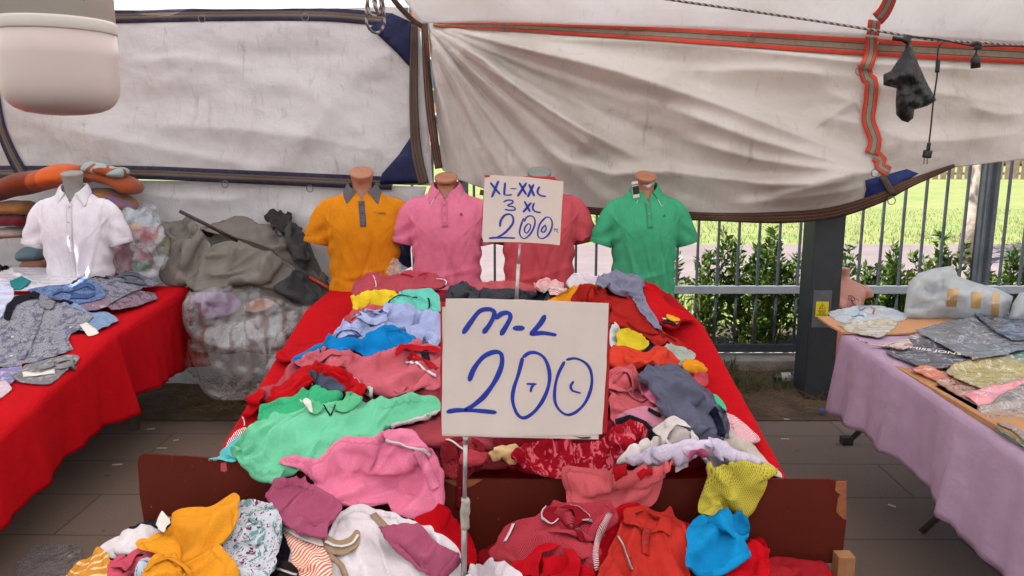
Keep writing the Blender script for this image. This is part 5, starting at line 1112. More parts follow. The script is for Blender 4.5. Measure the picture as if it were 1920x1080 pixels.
g = G([(1143, 704), (1160, 692), (1182, 694), (1204, 708), (1222, 724), (1242, 742), (1240, 764), (1215, 776), (1180, 782), (1160, 792), (1143, 792)], (204, 96, 102), 'soft coral shirt under the slate sweatshirt beside the sign', str_=1.2)
polo_collar(PC, g, 1172, 722, -30, (206, 100, 106), None, .7)
g = G([(1322, 748), (1340, 742), (1354, 758), (1360, 772), (1348, 782), (1334, 772)], (74, 196, 144), 'mint green sleeve peeking past the slate sweatshirt', str_=1.2)
g = G([(1348, 782), (1366, 778), (1384, 790), (1400, 804), (1416, 822), (1418, 838), (1396, 840), (1376, 824), (1358, 804)], (204, 40, 62), 'red and white striped shirt at the right table edge', 'stripe', (240, 226, 226), 50, pang=20, str_=1.3, ratio=.7)
g = G([(1196, 722), (1220, 722), (1240, 740), (1238, 764), (1222, 760), (1204, 744)], (216, 112, 140), 'bright pink fold beneath the slate sweatshirt', str_=1.35)
g = G([(1148, 802), (1156, 786), (1180, 772), (1208, 764), (1236, 768), (1262, 780), (1288, 796), (1296, 824), (1280, 838), (1245, 832), (1222, 830), (1200, 818), (1176, 806)], (202, 132, 150), 'dusty pink polo with black inner hem by the sign corner', str_=1.2, ang=-15)
ribbon(PC, 'hem', [(1153, 800), (1176, 800), (1206, 812), (1236, 834)], .034, M_btrim, g, lift=.007); ribbon(PC, 'chest_label', [(1215, 770), (1238, 782)], .014, M_btrim, g)
g = G([(1348, 812), (1356, 800), (1368, 806), (1384, 826), (1410, 842), (1424, 854), (1440, 872), (1468, 896), (1430, 896), (1395, 872), (1360, 848), (1338, 836)], (206, 192, 176), 'stone beige shirt below the striped one', str_=1.35, ang=-40)
g = G([(1192, 716), (1200, 702), (1216, 690), (1240, 686), (1270, 686), (1292, 702), (1312, 722), (1328, 742), (1340, 764), (1352, 784), (1360, 808), (1356, 828), (1340, 834), (1316, 828), (1300, 818), (1290, 796), (1262, 784), (1240, 776), (1228, 760), (1236, 740), (1212, 732)], (96, 96, 112), 'slate grey sweatshirt with navy cuff right of the near sign', str_=1.28, ang=-50)
ribbon(PC, 'cuff', [(1334, 774), (1348, 796), (1352, 814), (1346, 830)], .026, fabric('navy_rib', (26, 28, 50)), g)
# ---- near row behind the panels
g = G([(826, 838), (840, 826), (880, 828), (900, 850), (926, 868), (970, 894), (900, 897), (832, 897)], (120, 30, 38), 'deep red pique polo behind the sign pole', 'melange', (170, 60, 66), 200, str_=1.2)
polo_collar(PC, g, 872, 850, 15, (128, 30, 38), None, .65)
ribbon(PC, 'piping', [(836, 826), (852, 832), (870, 846)], .006, M_wtrim, g)
g = G([(862, 850), (880, 842), (906, 856), (926, 880), (932, 896), (900, 898), (862, 896)], (176, 62, 70), 'rose red shirt fold at the panel edge by the pole', str_=1.3)
g = G([(914, 868), (922, 852), (940, 842), (968, 836), (976, 852), (974, 872), (960, 886), (940, 880), (925, 876)], (226, 188, 134), 'sand coloured shirt rolled under the red patterned one', str_=1.6, ratio=.8)
g = G([(956, 892), (958, 872), (968, 850), (985, 832), (1020, 824), (1080, 826), (1125, 824), (1140, 808), (1152, 798), (1176, 794), (1200, 806), (1214, 824), (1210, 842), (1186, 862), (1150, 880), (1110, 890), (1050, 896), (1000, 897)], (158, 18, 34), 'crimson leaf print shirt bunched below the near sign', 'floral', (214, 96, 106), 34, str_=1.45, ang=-15, ratio=.6)
g = G([(1148, 884), (1162, 860), (1190, 838), (1225, 826), (1250, 812), (1276, 814), (1300, 826), (1306, 846), (1270, 858), (1230, 880), (1190, 892)], (228, 216, 208), 'off-white collared shirt turned inside out at right', str_=1.35)
polo_collar(PC, g, 1262, 836, 60, (224, 212, 204), None, .75, lining=(190, 176, 170))
g = G([(1160, 896), (1190, 872), (1220, 850), (1250, 838), (1290, 830), (1330, 832), (1362, 844), (1400, 862), (1432, 878), (1448, 896), (1380, 900), (1280, 900)], (216, 202, 218), 'pale lilac tee lying flat over the panel edge', str_=1.12, ang=10)

# ---- draped over the panels
PKw = (238, 128, 158)
g = G([(522, 866), (540, 858), (562, 861), (600, 862), (624, 838), (650, 820), (690, 818), (720, 814), (744, 808), (768, 810), (792, 826), (808, 850), (828, 882), (830, 900), (832, 950), (826, 968), (790, 972), (756, 972), (738, 962), (728, 935), (700, 944), (662, 946), (640, 938), (612, 918), (575, 895), (545, 880)], PKw, 'candy pink polo with white tipped collar hanging over the left panel', str_=1.17, ang=55, ratio=.3, pin=.3)
g2 = drape(PC, 'collar', [(718, 826), (728, 812), (752, 807), (772, 812), (790, 826), (806, 846), (808, 858), (790, 848), (768, 842), (744, 838)], fabric('pink_rib', (236, 134, 162)), parent=g, str_=1.08, steps=22)
ribbon(PC, 'collar_tip', [(724, 828), (745, 836), (770, 842), (790, 848), (808, 858)], .006, M_wtrim, g); ribbon(PC, 'placket', [(780, 846), (800, 880), (818, 920)], .030, fabric('pink_rib', (240, 136, 164)), g)
g = G([(1268, 890), (1300, 886), (1318, 894), (1318, 926), (1300, 922), (1284, 908)], (206, 96, 130), 'deep pink sleeve between the coral and yellow shirts on the panel', str_=1.2)
g = G([(1050, 890), (1056, 882), (1072, 878), (1110, 880), (1150, 884), (1180, 892), (1215, 890), (1238, 878), (1252, 882), (1264, 892), (1250, 915), (1236, 938), (1220, 958), (1170, 962), (1100, 962), (1066, 958), (1060, 930), (1052, 908)], (212, 98, 102), 'coral polo with snap button placket draped over the right panel', str_=1.16, ang=60)

ribbon(PC, 'placket', [(1148, 908), (1172, 904), (1196, 894), (1214, 886)], .036, fabric('coral_rib', (204, 92, 96)), g); ribbon(PC, 'lining', [(1150, 896), (1162, 890), (1174, 886)], .030, M_rtrim, g, lift=.006); ribbon(PC, 'lining', [(1196, 900), (1208, 890), (1222, 888)], .022, M_rtrim, g, lift=.006)
button(PC, 1154, 919, .007, M_but, g)
g = G([(1308, 892), (1330, 880), (1362, 874), (1400, 871), (1430, 876), (1446, 884), (1442, 902), (1430, 930), (1414, 958), (1398, 984), (1380, 986), (1358, 968), (1332, 970), (1310, 966), (1308, 930)], (218, 202, 76), 'yellow dotted shirt hanging over the right panel', 'dots', (150, 138, 60), 190, str_=1.13, ang=50, fold=.022)
# ---- nearest heap
for i, (c, pl) in enumerate([((40, 36, 50), [(140, 1060), (260, 985), (480, 975), (640, 990), (700, 1100), (400, 1150), (130, 1150)]), ((214, 200, 196), [(560, 1000), (760, 985), (860, 1040), (880, 1150), (560, 1150)]), ((150, 20, 30), [(880, 1060), (1000, 985), (1260, 975), (1420, 1040), (1440, 1150), (880, 1150)])]):
    drape(PC, 'shirt', pl, fabric('buried_knit', c), ['dark navy shirt at the bottom of the nearest heap, left', 'pale shirt at the bottom of the nearest heap, middle', 'red shirt at the bottom of the nearest heap, right'][i], group=HN, s=.02, str_=1.15, steps=26, sub=0)
N = lambda *a, **k: G(*a, grp=HN, name=k.pop('name', 'shirt'), cat='shirt', **k)
g = N([(205, 1004), (232, 994), (290, 990), (322, 992), (318, 1010), (260, 1012), (215, 1014)], (30, 30, 48), 'navy blue shirt edge behind the white polo')
g = N([(1425, 1062), (1450, 1048), (1500, 1056), (1545, 1064), (1560, 1150), (1420, 1150)], (176, 36, 44), 'dark red shirt flat beside the wooden block', str_=1.25)
g = N([(188, 1036), (200, 1014), (222, 1000), (262, 992), (300, 996), (318, 1006), (322, 1022), (290, 1040), (250, 1046), (215, 1050)], (234, 222, 220), 'white polo humped at the left of the nearest heap', str_=1.14)

g = N([(130, 1150), (136, 1075), (152, 1050), (150, 1030), (168, 1028), (184, 1022), (208, 1040), (220, 1064), (218, 1150)], (222, 148, 60), 'ochre tee with thin pale stripes at the lower left corner', 'wide', (240, 200, 140), 9, pang=70, str_=1.2)
g = N([(200, 1150), (208, 1086), (232, 1058), (262, 1040), (300, 1036), (330, 1060), (320, 1150)], (214, 88, 104), 'rose pink polo between the ochre and orange tees', str_=1.2)
polo_collar(PC, g, 262, 1066, 20, (206, 84, 100), None, .6)
g = N([(258, 1092), (262, 1062), (280, 1050), (300, 1060), (295, 1095)], (196, 204, 212), 'grey blue printed shirt scrap under the orange tee', 'floral', (90, 110, 130), 40)
g = N([(770, 990), (785, 972), (808, 962), (830, 956), (848, 972), (862, 992), (884, 1010), (892, 1040), (892, 1075), (862, 1070), (846, 1040), (815, 1010)], (196, 16, 26), 'scarlet shirt next to the sign pole', str_=1.3)
g = N([(618, 1150), (608, 1080), (596, 1040), (618, 1014), (640, 965), (660, 948), (684, 944), (708, 956), (735, 966), (765, 976), (800, 990), (835, 1004), (862, 1032), (868, 1075), (872, 1150)], (232, 220, 220), 'large white polo with taupe trim in the middle of the nearest heap', str_=1.2, ang=-40)

ribbon(PC, 'trim', [(700, 966), (716, 982), (724, 994)], .022, M_beige, g); drape(PC, 'cuff', [(604, 1022), (610, 1008), (638, 1016), (662, 1008), (668, 994), (678, 1000), (674, 1024), (648, 1042), (618, 1040)], M_beige, parent=g, str_=1.05, steps=12, amp=.02, s=.009, fold=.002); ribbon(PC, 'cuff_stripe', [(610, 1018), (638, 1027), (664, 1018), (672, 1004)], .008, M_wtrim, g, lift=.005); ribbon(PC, 'trim', [(618, 1046), (640, 1062), (652, 1095)], .016, M_beige, g)
g = N([(712, 1000), (742, 986), (786, 982), (806, 1006), (838, 1030), (864, 1042), (852, 1070), (824, 1088), (786, 1070), (776, 1050), (748, 1034)], (170, 84, 110), 'mauve sleeve lying across the white polo', str_=1.3, ang=-50, fold=.05, wl=20, s=.010, sharp=True)
ribbon(PC, 'cuff', [(862, 1046), (846, 1066), (828, 1084)], .020, fabric('mauve_rib', (158, 76, 102)), g)
g = N([(530, 995), (548, 998), (566, 1012), (590, 1024), (612, 1034), (625, 1062), (628, 1150), (540, 1150), (548, 1080), (552, 1040)], (236, 116, 74), 'orange tee with fine white stripes', 'stripe', (244, 222, 206), 34, pang=15, str_=1.3, ratio=.6)
g = N([(500, 1095), (512, 1066), (532, 1058), (560, 1068), (562, 1090), (530, 1100)], (40, 30, 28), 'black and brown ribbed collar with a zip near the floral shirt', str_=1.1)
ribbon(PC, 'zip', [(508, 1066), (530, 1072), (558, 1080)], .007, M_chrome, g)
g = N([(528, 975), (545, 990), (575, 1000), (600, 1010), (612, 1030), (590, 1022), (560, 1010), (530, 992)], (222, 200, 196), 'pale blush shirt edge under the mauve sleeve', str_=1.1)
g = N([(502, 936), (514, 922), (536, 910), (562, 902), (580, 906), (604, 914), (628, 930), (644, 946), (648, 958), (634, 980), (620, 1000), (614, 1016), (588, 1008), (560, 998), (538, 986), (520, 962), (510, 946)], (174, 86, 114), 'mauve polo sleeve arched against the left panel', str_=1.16, ang=60)
g = N([(410, 1010), (418, 985), (432, 962), (452, 948), (478, 942), (505, 946), (524, 960), (532, 985), (534, 1018), (524, 1030), (522, 1060), (506, 1090), (480, 1120), (450, 1120), (440, 1060), (415, 1035)], (214, 214, 218), 'white shirt with teal and wine botanical print', 'floral', (104, 150, 148), 17, (110, 50, 80), str_=1.17, ang=70, knit=.5)
g = N([(255, 1022), (276, 1010), (300, 1012), (318, 1004), (330, 990), (328, 968), (342, 954), (372, 952), (402, 954), (428, 938), (446, 930), (460, 940), (460, 966), (446, 984), (436, 998), (414, 1002), (420, 1022), (440, 1040), (452, 1060), (458, 1150), (262, 1150), (266, 1080), (282, 1062), (300, 1040), (280, 1036)], (238, 156, 42), 'golden orange tee thrown over the left of the nearest heap', str_=1.17, ang=35, ratio=.5)

ribbon(PC, 'hem', [(272, 1072), (300, 1052), (322, 1050), (350, 1066), (362, 1090)], .012, fabric('orange_rib', (228, 146, 40)), g)
g3 = drape(PC, 'swing_tag', [(301, 996), (316, 978), (330, 984), (328, 1000), (316, 1006)], M_tagc, parent=g, str_=1.0, steps=8, sharp=True, fold=0, amp=.004)
g = N([(1110, 1080), (1118, 1020), (1130, 985), (1150, 958), (1180, 948), (1204, 950), (1196, 990), (1170, 1030), (1150, 1070)], (196, 14, 30), 'scarlet shirt squeezed between the wine and brick ones', str_=1.3)
g = N([(914, 1054), (920, 1040), (940, 1020), (952, 1002), (978, 990), (1004, 986), (1030, 966), (1036, 950), (1060, 948), (1100, 950), (1140, 952), (1150, 968), (1142, 985), (1130, 1010), (1122, 1040), (1118, 1078), (1090, 1064), (1060, 1050), (1020, 1040), (985, 1058), (945, 1070)], (146, 18, 32), 'wine red pinstriped shirt with white stitched edge', 'stripe', (186, 74, 84), 120, pang=40, str_=1.4, ang=-30, ratio=.6)
polo_collar(PC, g, 1062, 978, -20, (140, 20, 32), (214, 196, 194), .7)
ribbon(PC, 'stitched_band', [(1144, 964), (1132, 988), (1120, 1016), (1116, 1044), (1120, 1070)], .015, fabric('stitch', (228, 206, 204), 'stripe', (150, 24, 38), 60, ang=0), g); ribbon(PC, 'stitched_band', [(946, 1018), (954, 1002), (962, 985)], .010, M_wtrim, g)
g = N([(955, 1150), (958, 1062), (966, 1050), (1000, 1048), (1040, 1040), (1070, 1044), (1096, 1060), (1120, 1085), (1120, 1150)], (188, 14, 26), 'scarlet shirt at the bottom edge below the wine one', str_=1.3)
polo_collar(PC, g, 1030, 1064, 30, (184, 16, 28), None, .8)
g = N([(862, 1150), (870, 1078), (888, 1066), (918, 1064), (940, 1058), (960, 1062), (980, 1082), (984, 1150)], (228, 216, 218), 'white shirt at the bottom edge right of the sign pole', str_=1.2)

g = N([(1105, 1150), (1122, 1070), (1142, 1035), (1155, 1010), (1166, 978), (1184, 958), (1202, 948), (1222, 962), (1240, 968), (1256, 950), (1262, 975), (1284, 994), (1290, 1014), (1284, 1060), (1278, 1150)], (194, 52, 42), 'brick red polo with chain trim in front of the right panel', str_=1.16, ang=75)
polo_collar(PC, g, 1212, 984, 10, (188, 50, 40), None, .75)
ribbon(PC, 'chain', [(1158, 1008), (1168, 1026), (1176, 1050), (1184, 1072)], .006, M_chrome, g)
g = N([(1350, 1150), (1356, 1075), (1362, 1056), (1388, 1036), (1404, 1018), (1418, 1010), (1430, 1026), (1434, 1062), (1440, 1150)], (198, 14, 26), 'scarlet shirt peaked at the right end of the nearest heap', str_=1.16)
g = N([(1278, 1052), (1284, 1034), (1286, 1010), (1284, 996), (1294, 978), (1310, 970), (1330, 970), (1350, 966), (1372, 978), (1392, 996), (1396, 1012), (1390, 1028), (1376, 1046), (1360, 1064), (1340, 1078), (1318, 1086), (1298, 1078), (1284, 1066)], (22, 140, 196), 'cyan blue tee crumpled in front of the yellow dotted shirt', str_=1.45, ratio=.6, wl=12, fold=.06, ang=60)
# ================================================================== mannequins
def loft(rings, n=40, capb=True, capt=True):
    """rings: (cx, cy, cz, hw, hd, power, tilt)"""
    V, F = [], []
    for cx, cy, cz, hw, hd, pw, ti in rings:
        for j in range(n):
            a = 2 * math.pi * j / n; c, s_ = math.cos(a), math.sin(a); x = math.copysign(abs(c) ** (2 / pw), c) * hw; y = math.copysign(abs(s_) ** (2 / pw), s_) * hd
            V.append((cx + x, cy + y, cz + ti * x))
    k = len(rings)
    for i in range(k - 1):
        for j in range(n): F.append((i * n + j, i * n + (j + 1) % n, (i + 1) * n + (j + 1) % n, (i + 1) * n + j))
    if capb: F.append(tuple(range(n))[::-1])
    if capt: F.append(tuple((k - 1) * n + j for j in range(n)))
    return V, F
def rings_interp(keys, m):
    K = np.array(keys, float); t = np.linspace(0, 1, len(K)); T = np.linspace(0, 1, m); P = smoothpoly(K, 1e9) if False else None
    from_ = []
    for q_ in T:
        x = q_ * (len(K) - 1); i = min(int(x), len(K) - 2); f = x - i; a, b, c, d = K[max(i - 1, 0)], K[i], K[i + 1], K[min(i + 2, len(K) - 1)]
        from_.append(0.5 * ((2 * b) + (c - a) * f + (2 * a - 5 * b + 4 * c - d) * f * f + (-a + 3 * b - 3 * c + d) * f ** 3))
    return from_
def remeshed(parts, vox, smooth=6):
    """union of closed lofts -> one smooth skin; returns verts, faces"""
    V, F = [], []
    for v_, f_ in parts: o_ = len(V); V += [tuple(p) for p in v_]; F += [tuple(i + o_ for i in f) for f in f_]
    me = bpy.data.meshes.new('tmp'); me.from_pydata(V, [], F); ob = bpy.data.objects.new('tmp', me); COL.objects.link(ob)
    r_ = ob.modifiers.new('r', 'REMESH'); r_.mode = 'VOXEL'; r_.voxel_size = vox; s_ = ob.modifiers.new('s', 'SMOOTH'); s_.iterations = smooth; s_.factor = .5
    bpy.context.view_layer.update(); ev = ob.evaluated_get(bpy.context.evaluated_depsgraph_get()); m2 = ev.to_mesh()
    co = np.empty(len(m2.vertices) * 3); m2.vertices.foreach_get('co', co); co = co.reshape(-1, 3); no = np.empty(len(m2.vertices) * 3); m2.vertices.foreach_get('normal', no); no = no.reshape(-1, 3)
    fs = [tuple(p.vertices) for p in m2.polygons]; ev.to_mesh_clear(); bpy.data.objects.remove(ob); bpy.data.meshes.remove(me); return co, no, fs
def skinmat(name, c, rough=.45):
    q = NT(name); v = q.coord('Object'); L = lin(c); f = q.ramp(q.noise(v, 9, 5, .7), [(.35, 0.0), (.7, 1.0)])
    q.l(q.mix(f, L, tuple(x * .8 for x in L[:3]) + (1,)), q.b.inputs['Base Color']); q.b.inputs['Roughness'].default_value = rough; q.l(q.bump(q.noise(v, 40, 4), .15, .002), q.b.inputs['Normal']); return q.m
def mannequin(loc, rz, sc, c, skin, label, wx=1.0, cut=.0, name='shirt_mannequin', pat=None, c2=None, collar=None, edge=None, placket='polo', nbut=2, full=False, slw=1.0, seed=0, arml=0.0, sleevecuff=None, freq=60, tilt=0, cuth=0, cat='mannequin', group='shirt mannequins lined up at the back'):
    t = tag(empty(name, loc, rz), label, cat, group); t.scale = (sc * wx, sc, sc); t.rotation_euler = (0, tilt, rz); r0 = seed * 7.7
    body = rings_interp([(0, .0, -.04, .208, .130, 2.3, 0), (0, 0, .06, .200, .122, 2.4, 0), (0, -.002, .18, .200, .120, 2.5, 0), (0, -.006, .29, .208, .122, 2.6, 0), (0, -.006, .38, .212, .118, 2.7, 0), (0, 0, .46, .214, .104, 2.7, 0),
                         (0, .006, .515, .196, .088, 2.4, 0), (0, .010, .552, .140, .078, 2.1, 0), (0, .012, .578, .100, .070, 2, 0), (0, .012, .594, .078, .064, 2, 0)], 34)
    parts = [loft(body)]
    for s_ in (-1, 1):
        ks = [((.110) * s_, .006, .506, .046), ((.182) * s_, .004, .488, .055), ((.224) * s_, .0, .440, .063), ((.248 + arml) * s_, -.004, .370, .068), ((.268 + arml * 1.5) * s_, -.008, .286, .070)]
        pts = smoothpoly([k[:3] for k in ks], .012); rr = np.interp(np.linspace(0, 1, len(pts)), np.linspace(0, 1, 5), [k[3] for k in ks])
        V, F = tube_data(pts, list(rr * slw), 24); parts.append(([Vector((p[0], p[1] * .76, p[2])) for p in V], F))
    co, no, fs = remeshed(parts, .0072, 7)
    x, y, z = co.T; ax = np.abs(x)
    d = np.zeros(len(co)); front = np.clip(-no[:, 1], 0, 1); tor = ss((.19 - ax) / .04); slv = 1 - tor
    # hanging folds on the body: soft pull lines from the armpits, vertical drape, hem flutter
    for k in range(8):
        rx = rng.uniform(-.13, .13); ph = rng.uniform(-.35, .35); d += tor * .011 * np.exp(-(((x - rx) - ph * (z - .15)) / rng.uniform(.010, .022)) ** 2) * ss((.44 - z) / .32) * rng.choice([-.8, 1])
    for s_ in (-1, 1):
        u_ = (x * s_ - .17); w_ = (z - .40)
        for k, (a_, am) in enumerate([(-.9, .0028), (-1.6, .0030), (-2.6, .0026)]): d += am * np.exp(-((w_ - u_ * -a_ * 1.0 + .02 * k) / .011) ** 2) * np.exp(-(np.abs(u_) / .09) ** 2) * (front + .3)
    d += .009 * fbm(x * 7 + r0 + 2 * z, z * 3 + r0, 3) * tor + .0045 * fbm(x * 14 + r0 + 5 * z, z * 16, 2)
    d += slv * (.0055 * np.sin((z * 60 + x * 34 * np.sign(x)) + 3 * fbm(x * 8, z * 8, 1)) * ss((.46 - z) / .1))
    d += .006 * np.exp(-((z - .10 - .25 * x) / .018) ** 2) * tor * front - .006 * np.exp(-((z - .045 + .2 * x) / .015) ** 2) * tor
    co = co + no * d[:, None]
    z0_ = co[:, 2]; vop = (co[:, 1] < 0.0) & (np.abs(co[:, 0]) < (z0_ - .522) * .62) & (z0_ > .522) | (z0_ > .588)
    fs0 = fs; fs = [f for f in fs if not all(vop[i] for i in f)]
    # button line and the sleeve seam pressed into the skin
    seam = np.abs(ax - (.186 + .05 * (z - .45))) ; co -= no * (.0035 * np.exp(-(seam / .004) ** 2) * (z > .33))[:, None]
    sm = fabric('mannequin_knit', c, pat, c2 or (255, 255, 255), freq, coord='Object', wrk=.22)
    sh = mesh('shirt', co, fs, sm, t)
    # dark sleeve openings with a folded cuff
    for s_ in (-1, 1):
        e = Vector(((.268 + arml * 1.5) * s_, -.008 * .76, .286)); dirv = Vector(((.019 + arml * .5) * s_, -.004, -.075)).normalized(); a_ = dirv.cross(Vector((0, 1, 0))).normalized(); b_ = dirv.cross(a_)
        V, F = [], []; n = 26
        for i, (rr, off) in enumerate([(.0690, -.024), (.0728, -.020), (.0725, .004), (.0700, .006), (.062, -.01), (.04, -.03)]):
            for j in range(n):
                th = 2 * math.pi * j / n; p = e + dirv * (off + .004) + (a_ * math.cos(th) + b_ * math.sin(th) * .78) * rr * slw * (1 + .03 * math.sin(3 * th + seed)); V.append(p)
        for i in range(5):
            for j in range(n): F.append((i * n + j, i * n + (j + 1) % n, (i + 1) * n + (j + 1) % n, (i + 1) * n + j))
        mesh('cuff', V, F, fabric('cuff_knit', sleevecuff or tuple(int(k * .94) for k in c), coord='Object', wrk=.1), sh)
    if full:   # full shirt front
        V, F = [], []; pl_len = .56; x0, x1 = -.016, .016
    # placket following the chest
    from mathutils.bvhtree import BVHTree
    bvh = BVHTree.FromPolygons([Vector(p) for p in co], fs0)
    def frontpt(px, pz, off):
        h_ = bvh.ray_cast(Vector((px, -.5, pz)), Vector((0, 1, 0)));
        return (px, (h_[0].y if h_[0] else -.1) - off, pz)
    zb = .03 if full else .385
    zs = np.linspace(.530, zb, 40 if full else 14); V = []
    for z_ in zs:
        for px in (-.017, -.0165, .0165, .017): V.append(frontpt(px + .004 * math.sin(z_ * 20), z_, .0012 if abs(px) > .0168 else .0045))
    F = [(i * 4 + j, i * 4 + j + 1, (i + 1) * 4 + j + 1, (i + 1) * 4 + j) for i in range(len(zs) - 1) for j in range(3)]
    F = [f[::-1] for f in F]
    cm = collar or c; pm = fabric('placket_knit', cm if (collar and not full) else tuple(int(k * .96) for k in c), 'melange' if collar else None, (60, 56, 60), 260, coord='Object', wrk=.1)
    plk = mesh('placket', V, F, pm, sh, solid=.001)
    for k in range(nbut):
        bz = .522 - k * (.085 if full else .048) - .012; p = frontpt(0.0, bz, .008); 
        tube('button', [p, (p[0], p[1] + .003, p[2])], .0062, (M_wpl0 if full else M_butp) if not collar else M_but, sh, n=14)
    # collar: stand plus a folded leaf with two points
    V, F, m_ = [], [], 56; gap = .42
    for i in range(m_ + 1):
        th = -math.pi / 2 + gap + (2 * math.pi - 2 * gap) * i / m_; fr = abs(math.cos((th + math.pi / 2) / 2)) ; ty = (1 + math.cos(th + math.pi / 2)) / 2  # 1 at the front
        rx, ry = .070, .064; ctr = (0, .008)
        zt = .632 - .060 * ty ** 3 ; zb_ = .588 - .058 * ty ** 2; tipw = math.exp(-((min(i, m_ - i)) / 5.0) ** 2)
        leaf = .046 + .030 * tipw; out = .034 + .020 * ty
        dx, dy = math.cos(th), math.sin(th); sx = math.copysign(1, dx) * (tipw * .030 + .012 * ty)
        prof = [(1.0, zb_, 0), (1.04, zt - .006, 0), (1.08, zt + .004, 0), (1.16, zt + .001, 0), (1.12 + out * 4, zt - leaf * .5, sx * .6), (1.12 + out * 6.5 + tipw * .06, zt - leaf, sx)]
        for k_, zz, sh_ in prof: V.append((ctr[0] + dx * rx * k_ + sh_, ctr[1] + dy * ry * k_, zz))
    P_ = 6
    for i in range(m_):
        for k in range(P_ - 1): F.append((i * P_ + k, (i + 1) * P_ + k, (i + 1) * P_ + k + 1, i * P_ + k + 1))
    cmat = fabric('collar_knit', collar or tuple(int(k * .97) for k in c), 'melange' if collar else None, (66, 62, 66), 240, coord='Object', wrk=.08)
    cl = mesh('collar', V, F, cmat, sh, solid=.0025, sub=1)
    if edge:
        E_ = [(i * P_ + P_ - 1) for i in range(m_ + 1)]; pts = [V[i] for i in E_]; pts = [V[P_ - 2]] + pts + [V[m_ * P_ + P_ - 2]]
        tube('collar_edge', pts, .0022, fabric('edge_rib', edge, coord='Object'), cl, n=6)
    # neck of the dummy
    hz = cuth; ns = rings_interp([(0, .006, .44, .13, .080, 2.2, 0), (0, .008, .51, .105, .072, 2.1, 0), (0, .010, .555, .076, .062, 2, 0), (0, .010, .59, .058, .054, 2, 0), (0, .006, .62, .054, .052, 2, 0), (0, .002, .655 + hz, .064, .060, 2, 0), (0, .0, .670 + hz, .068, .064, 2, 0), (0, .0, .677 + hz, .066, .062, 2, 0), (0, .0, .681 + hz, .055, .052, 2, 0)], 16)
    V, F = loft(ns, 30); V = [(p[0], p[1], p[2] + ((cut + .38) * p[1] if p[2] > .635 else 0)) for p in V]; nk = mesh('neck', V, F, skin, t)
    tube('knob', [(0, -.01, .675 + hz), (0, -.01, .6795 + hz)], .004, skin, nk, n=8)
    return t, sh, frontpt
SK1 = skinmat('tan_plastic', (176, 118, 88)); SK2 = skinmat('grey_plaster', (150, 146, 140), .8); SK3 = skinmat('pink_plastic', (206, 138, 118), .3); SK4 = skinmat('grey_plastic', (138, 140, 136), .5)
M_wpl0 = plain('pearl_button', (206, 196, 196), .3)
M_mark = plain('embroidery', (70, 60, 70), .8)
def at(u, Y, zbase=.785): return tuple(np.array(PY(u, 500, Y)) * [1, 1, 0] + [0, 0, zbase])
t, sh, fp = mannequin(at(684, 4.72), .14, .995, (222, 138, 30), SK1, 'headless torso in a mustard yellow polo with grey patterned collar', wx=1.04, collar=(120, 116, 120), nbut=2, seed=1, cuth=.02, cut=.1)
text('chest_lettering', 'Seventy', .022, (.098, fp(.098, .46, .002)[1], .452), M_mark, sh)
t, sh, fp = mannequin(at(839, 4.68), -.05, 1.0, (228, 124, 152), SK1, 'headless torso in a bubblegum pink polo with white edged collar', edge=(238, 210, 214), nbut=3, seed=2, cuth=-.01)
tube('chest_emblem', [(.098 + .010 * math.sin(a), fp(.1, .455, .0025)[1], .455 + .010 * math.cos(a)) for a in (0, 2.1, 4.2, 6.28)], .0022, M_mark, sh, n=5)
t, sh, fp = mannequin(at(1010, 4.66), .04, 1.03, (204, 88, 96), SK4, 'headless torso in a coral polo half hidden by the far price sign', edge=(170, 20, 34), sleevecuff=(120, 44, 52), nbut=3, seed=3, cuth=.0)
t, sh, fp = mannequin(at(1206, 4.62), .06, 1.0, (74, 172, 126), SK1, 'headless torso in an emerald green polo with a swing tag at its collar', wx=.91, edge=(214, 226, 216), nbut=2, seed=4, cuth=.0, arml=.006)
tube('chest_emblem', [(.098 + .009 * math.sin(a), fp(.1, .45, .0025)[1], .45 + .009 * math.cos(a)) for a in (0, 2.1, 4.2, 6.28)], .0022, M_mark, sh, n=5)
gt = box('swing_tag', (-.088, -.100, .600), (.040, .003, .092), M_tagc, sh, bevel=.001, rot=Matrix.Rotation(-.16, 3, 'Y')); box('tag_band', (-.086, -.1025, .597), (.040, .002, .046), M_blk, gt, bevel=0, rot=Matrix.Rotation(-.16, 3, 'Y'))
box('tag_stripe', (-.091, -.1025, .628), (.040, .002, .008), plain('tag_grey', (130, 120, 112), .6), gt, bevel=0, rot=Matrix.Rotation(-.16, 3, 'Y'))
tube('cellophane_wrap', [(-.03, -.042, .622), (.0, -.056, .612), (.03, -.05, .628), (.052, -.02, .64)], [.006, .012, .010, .006], clearplastic('cellophane', haze=.6), sh, n=8)
t, sh, fp = mannequin(at(152, 4.60, .785), .16, .99, (238, 230, 236), SK2, 'grey plaster neck torso in a white short sleeved button shirt behind the patterned shirts', wx=.89, full=True, nbut=6, seed=5, cuth=.02, cut=-.2, slw=1.05)
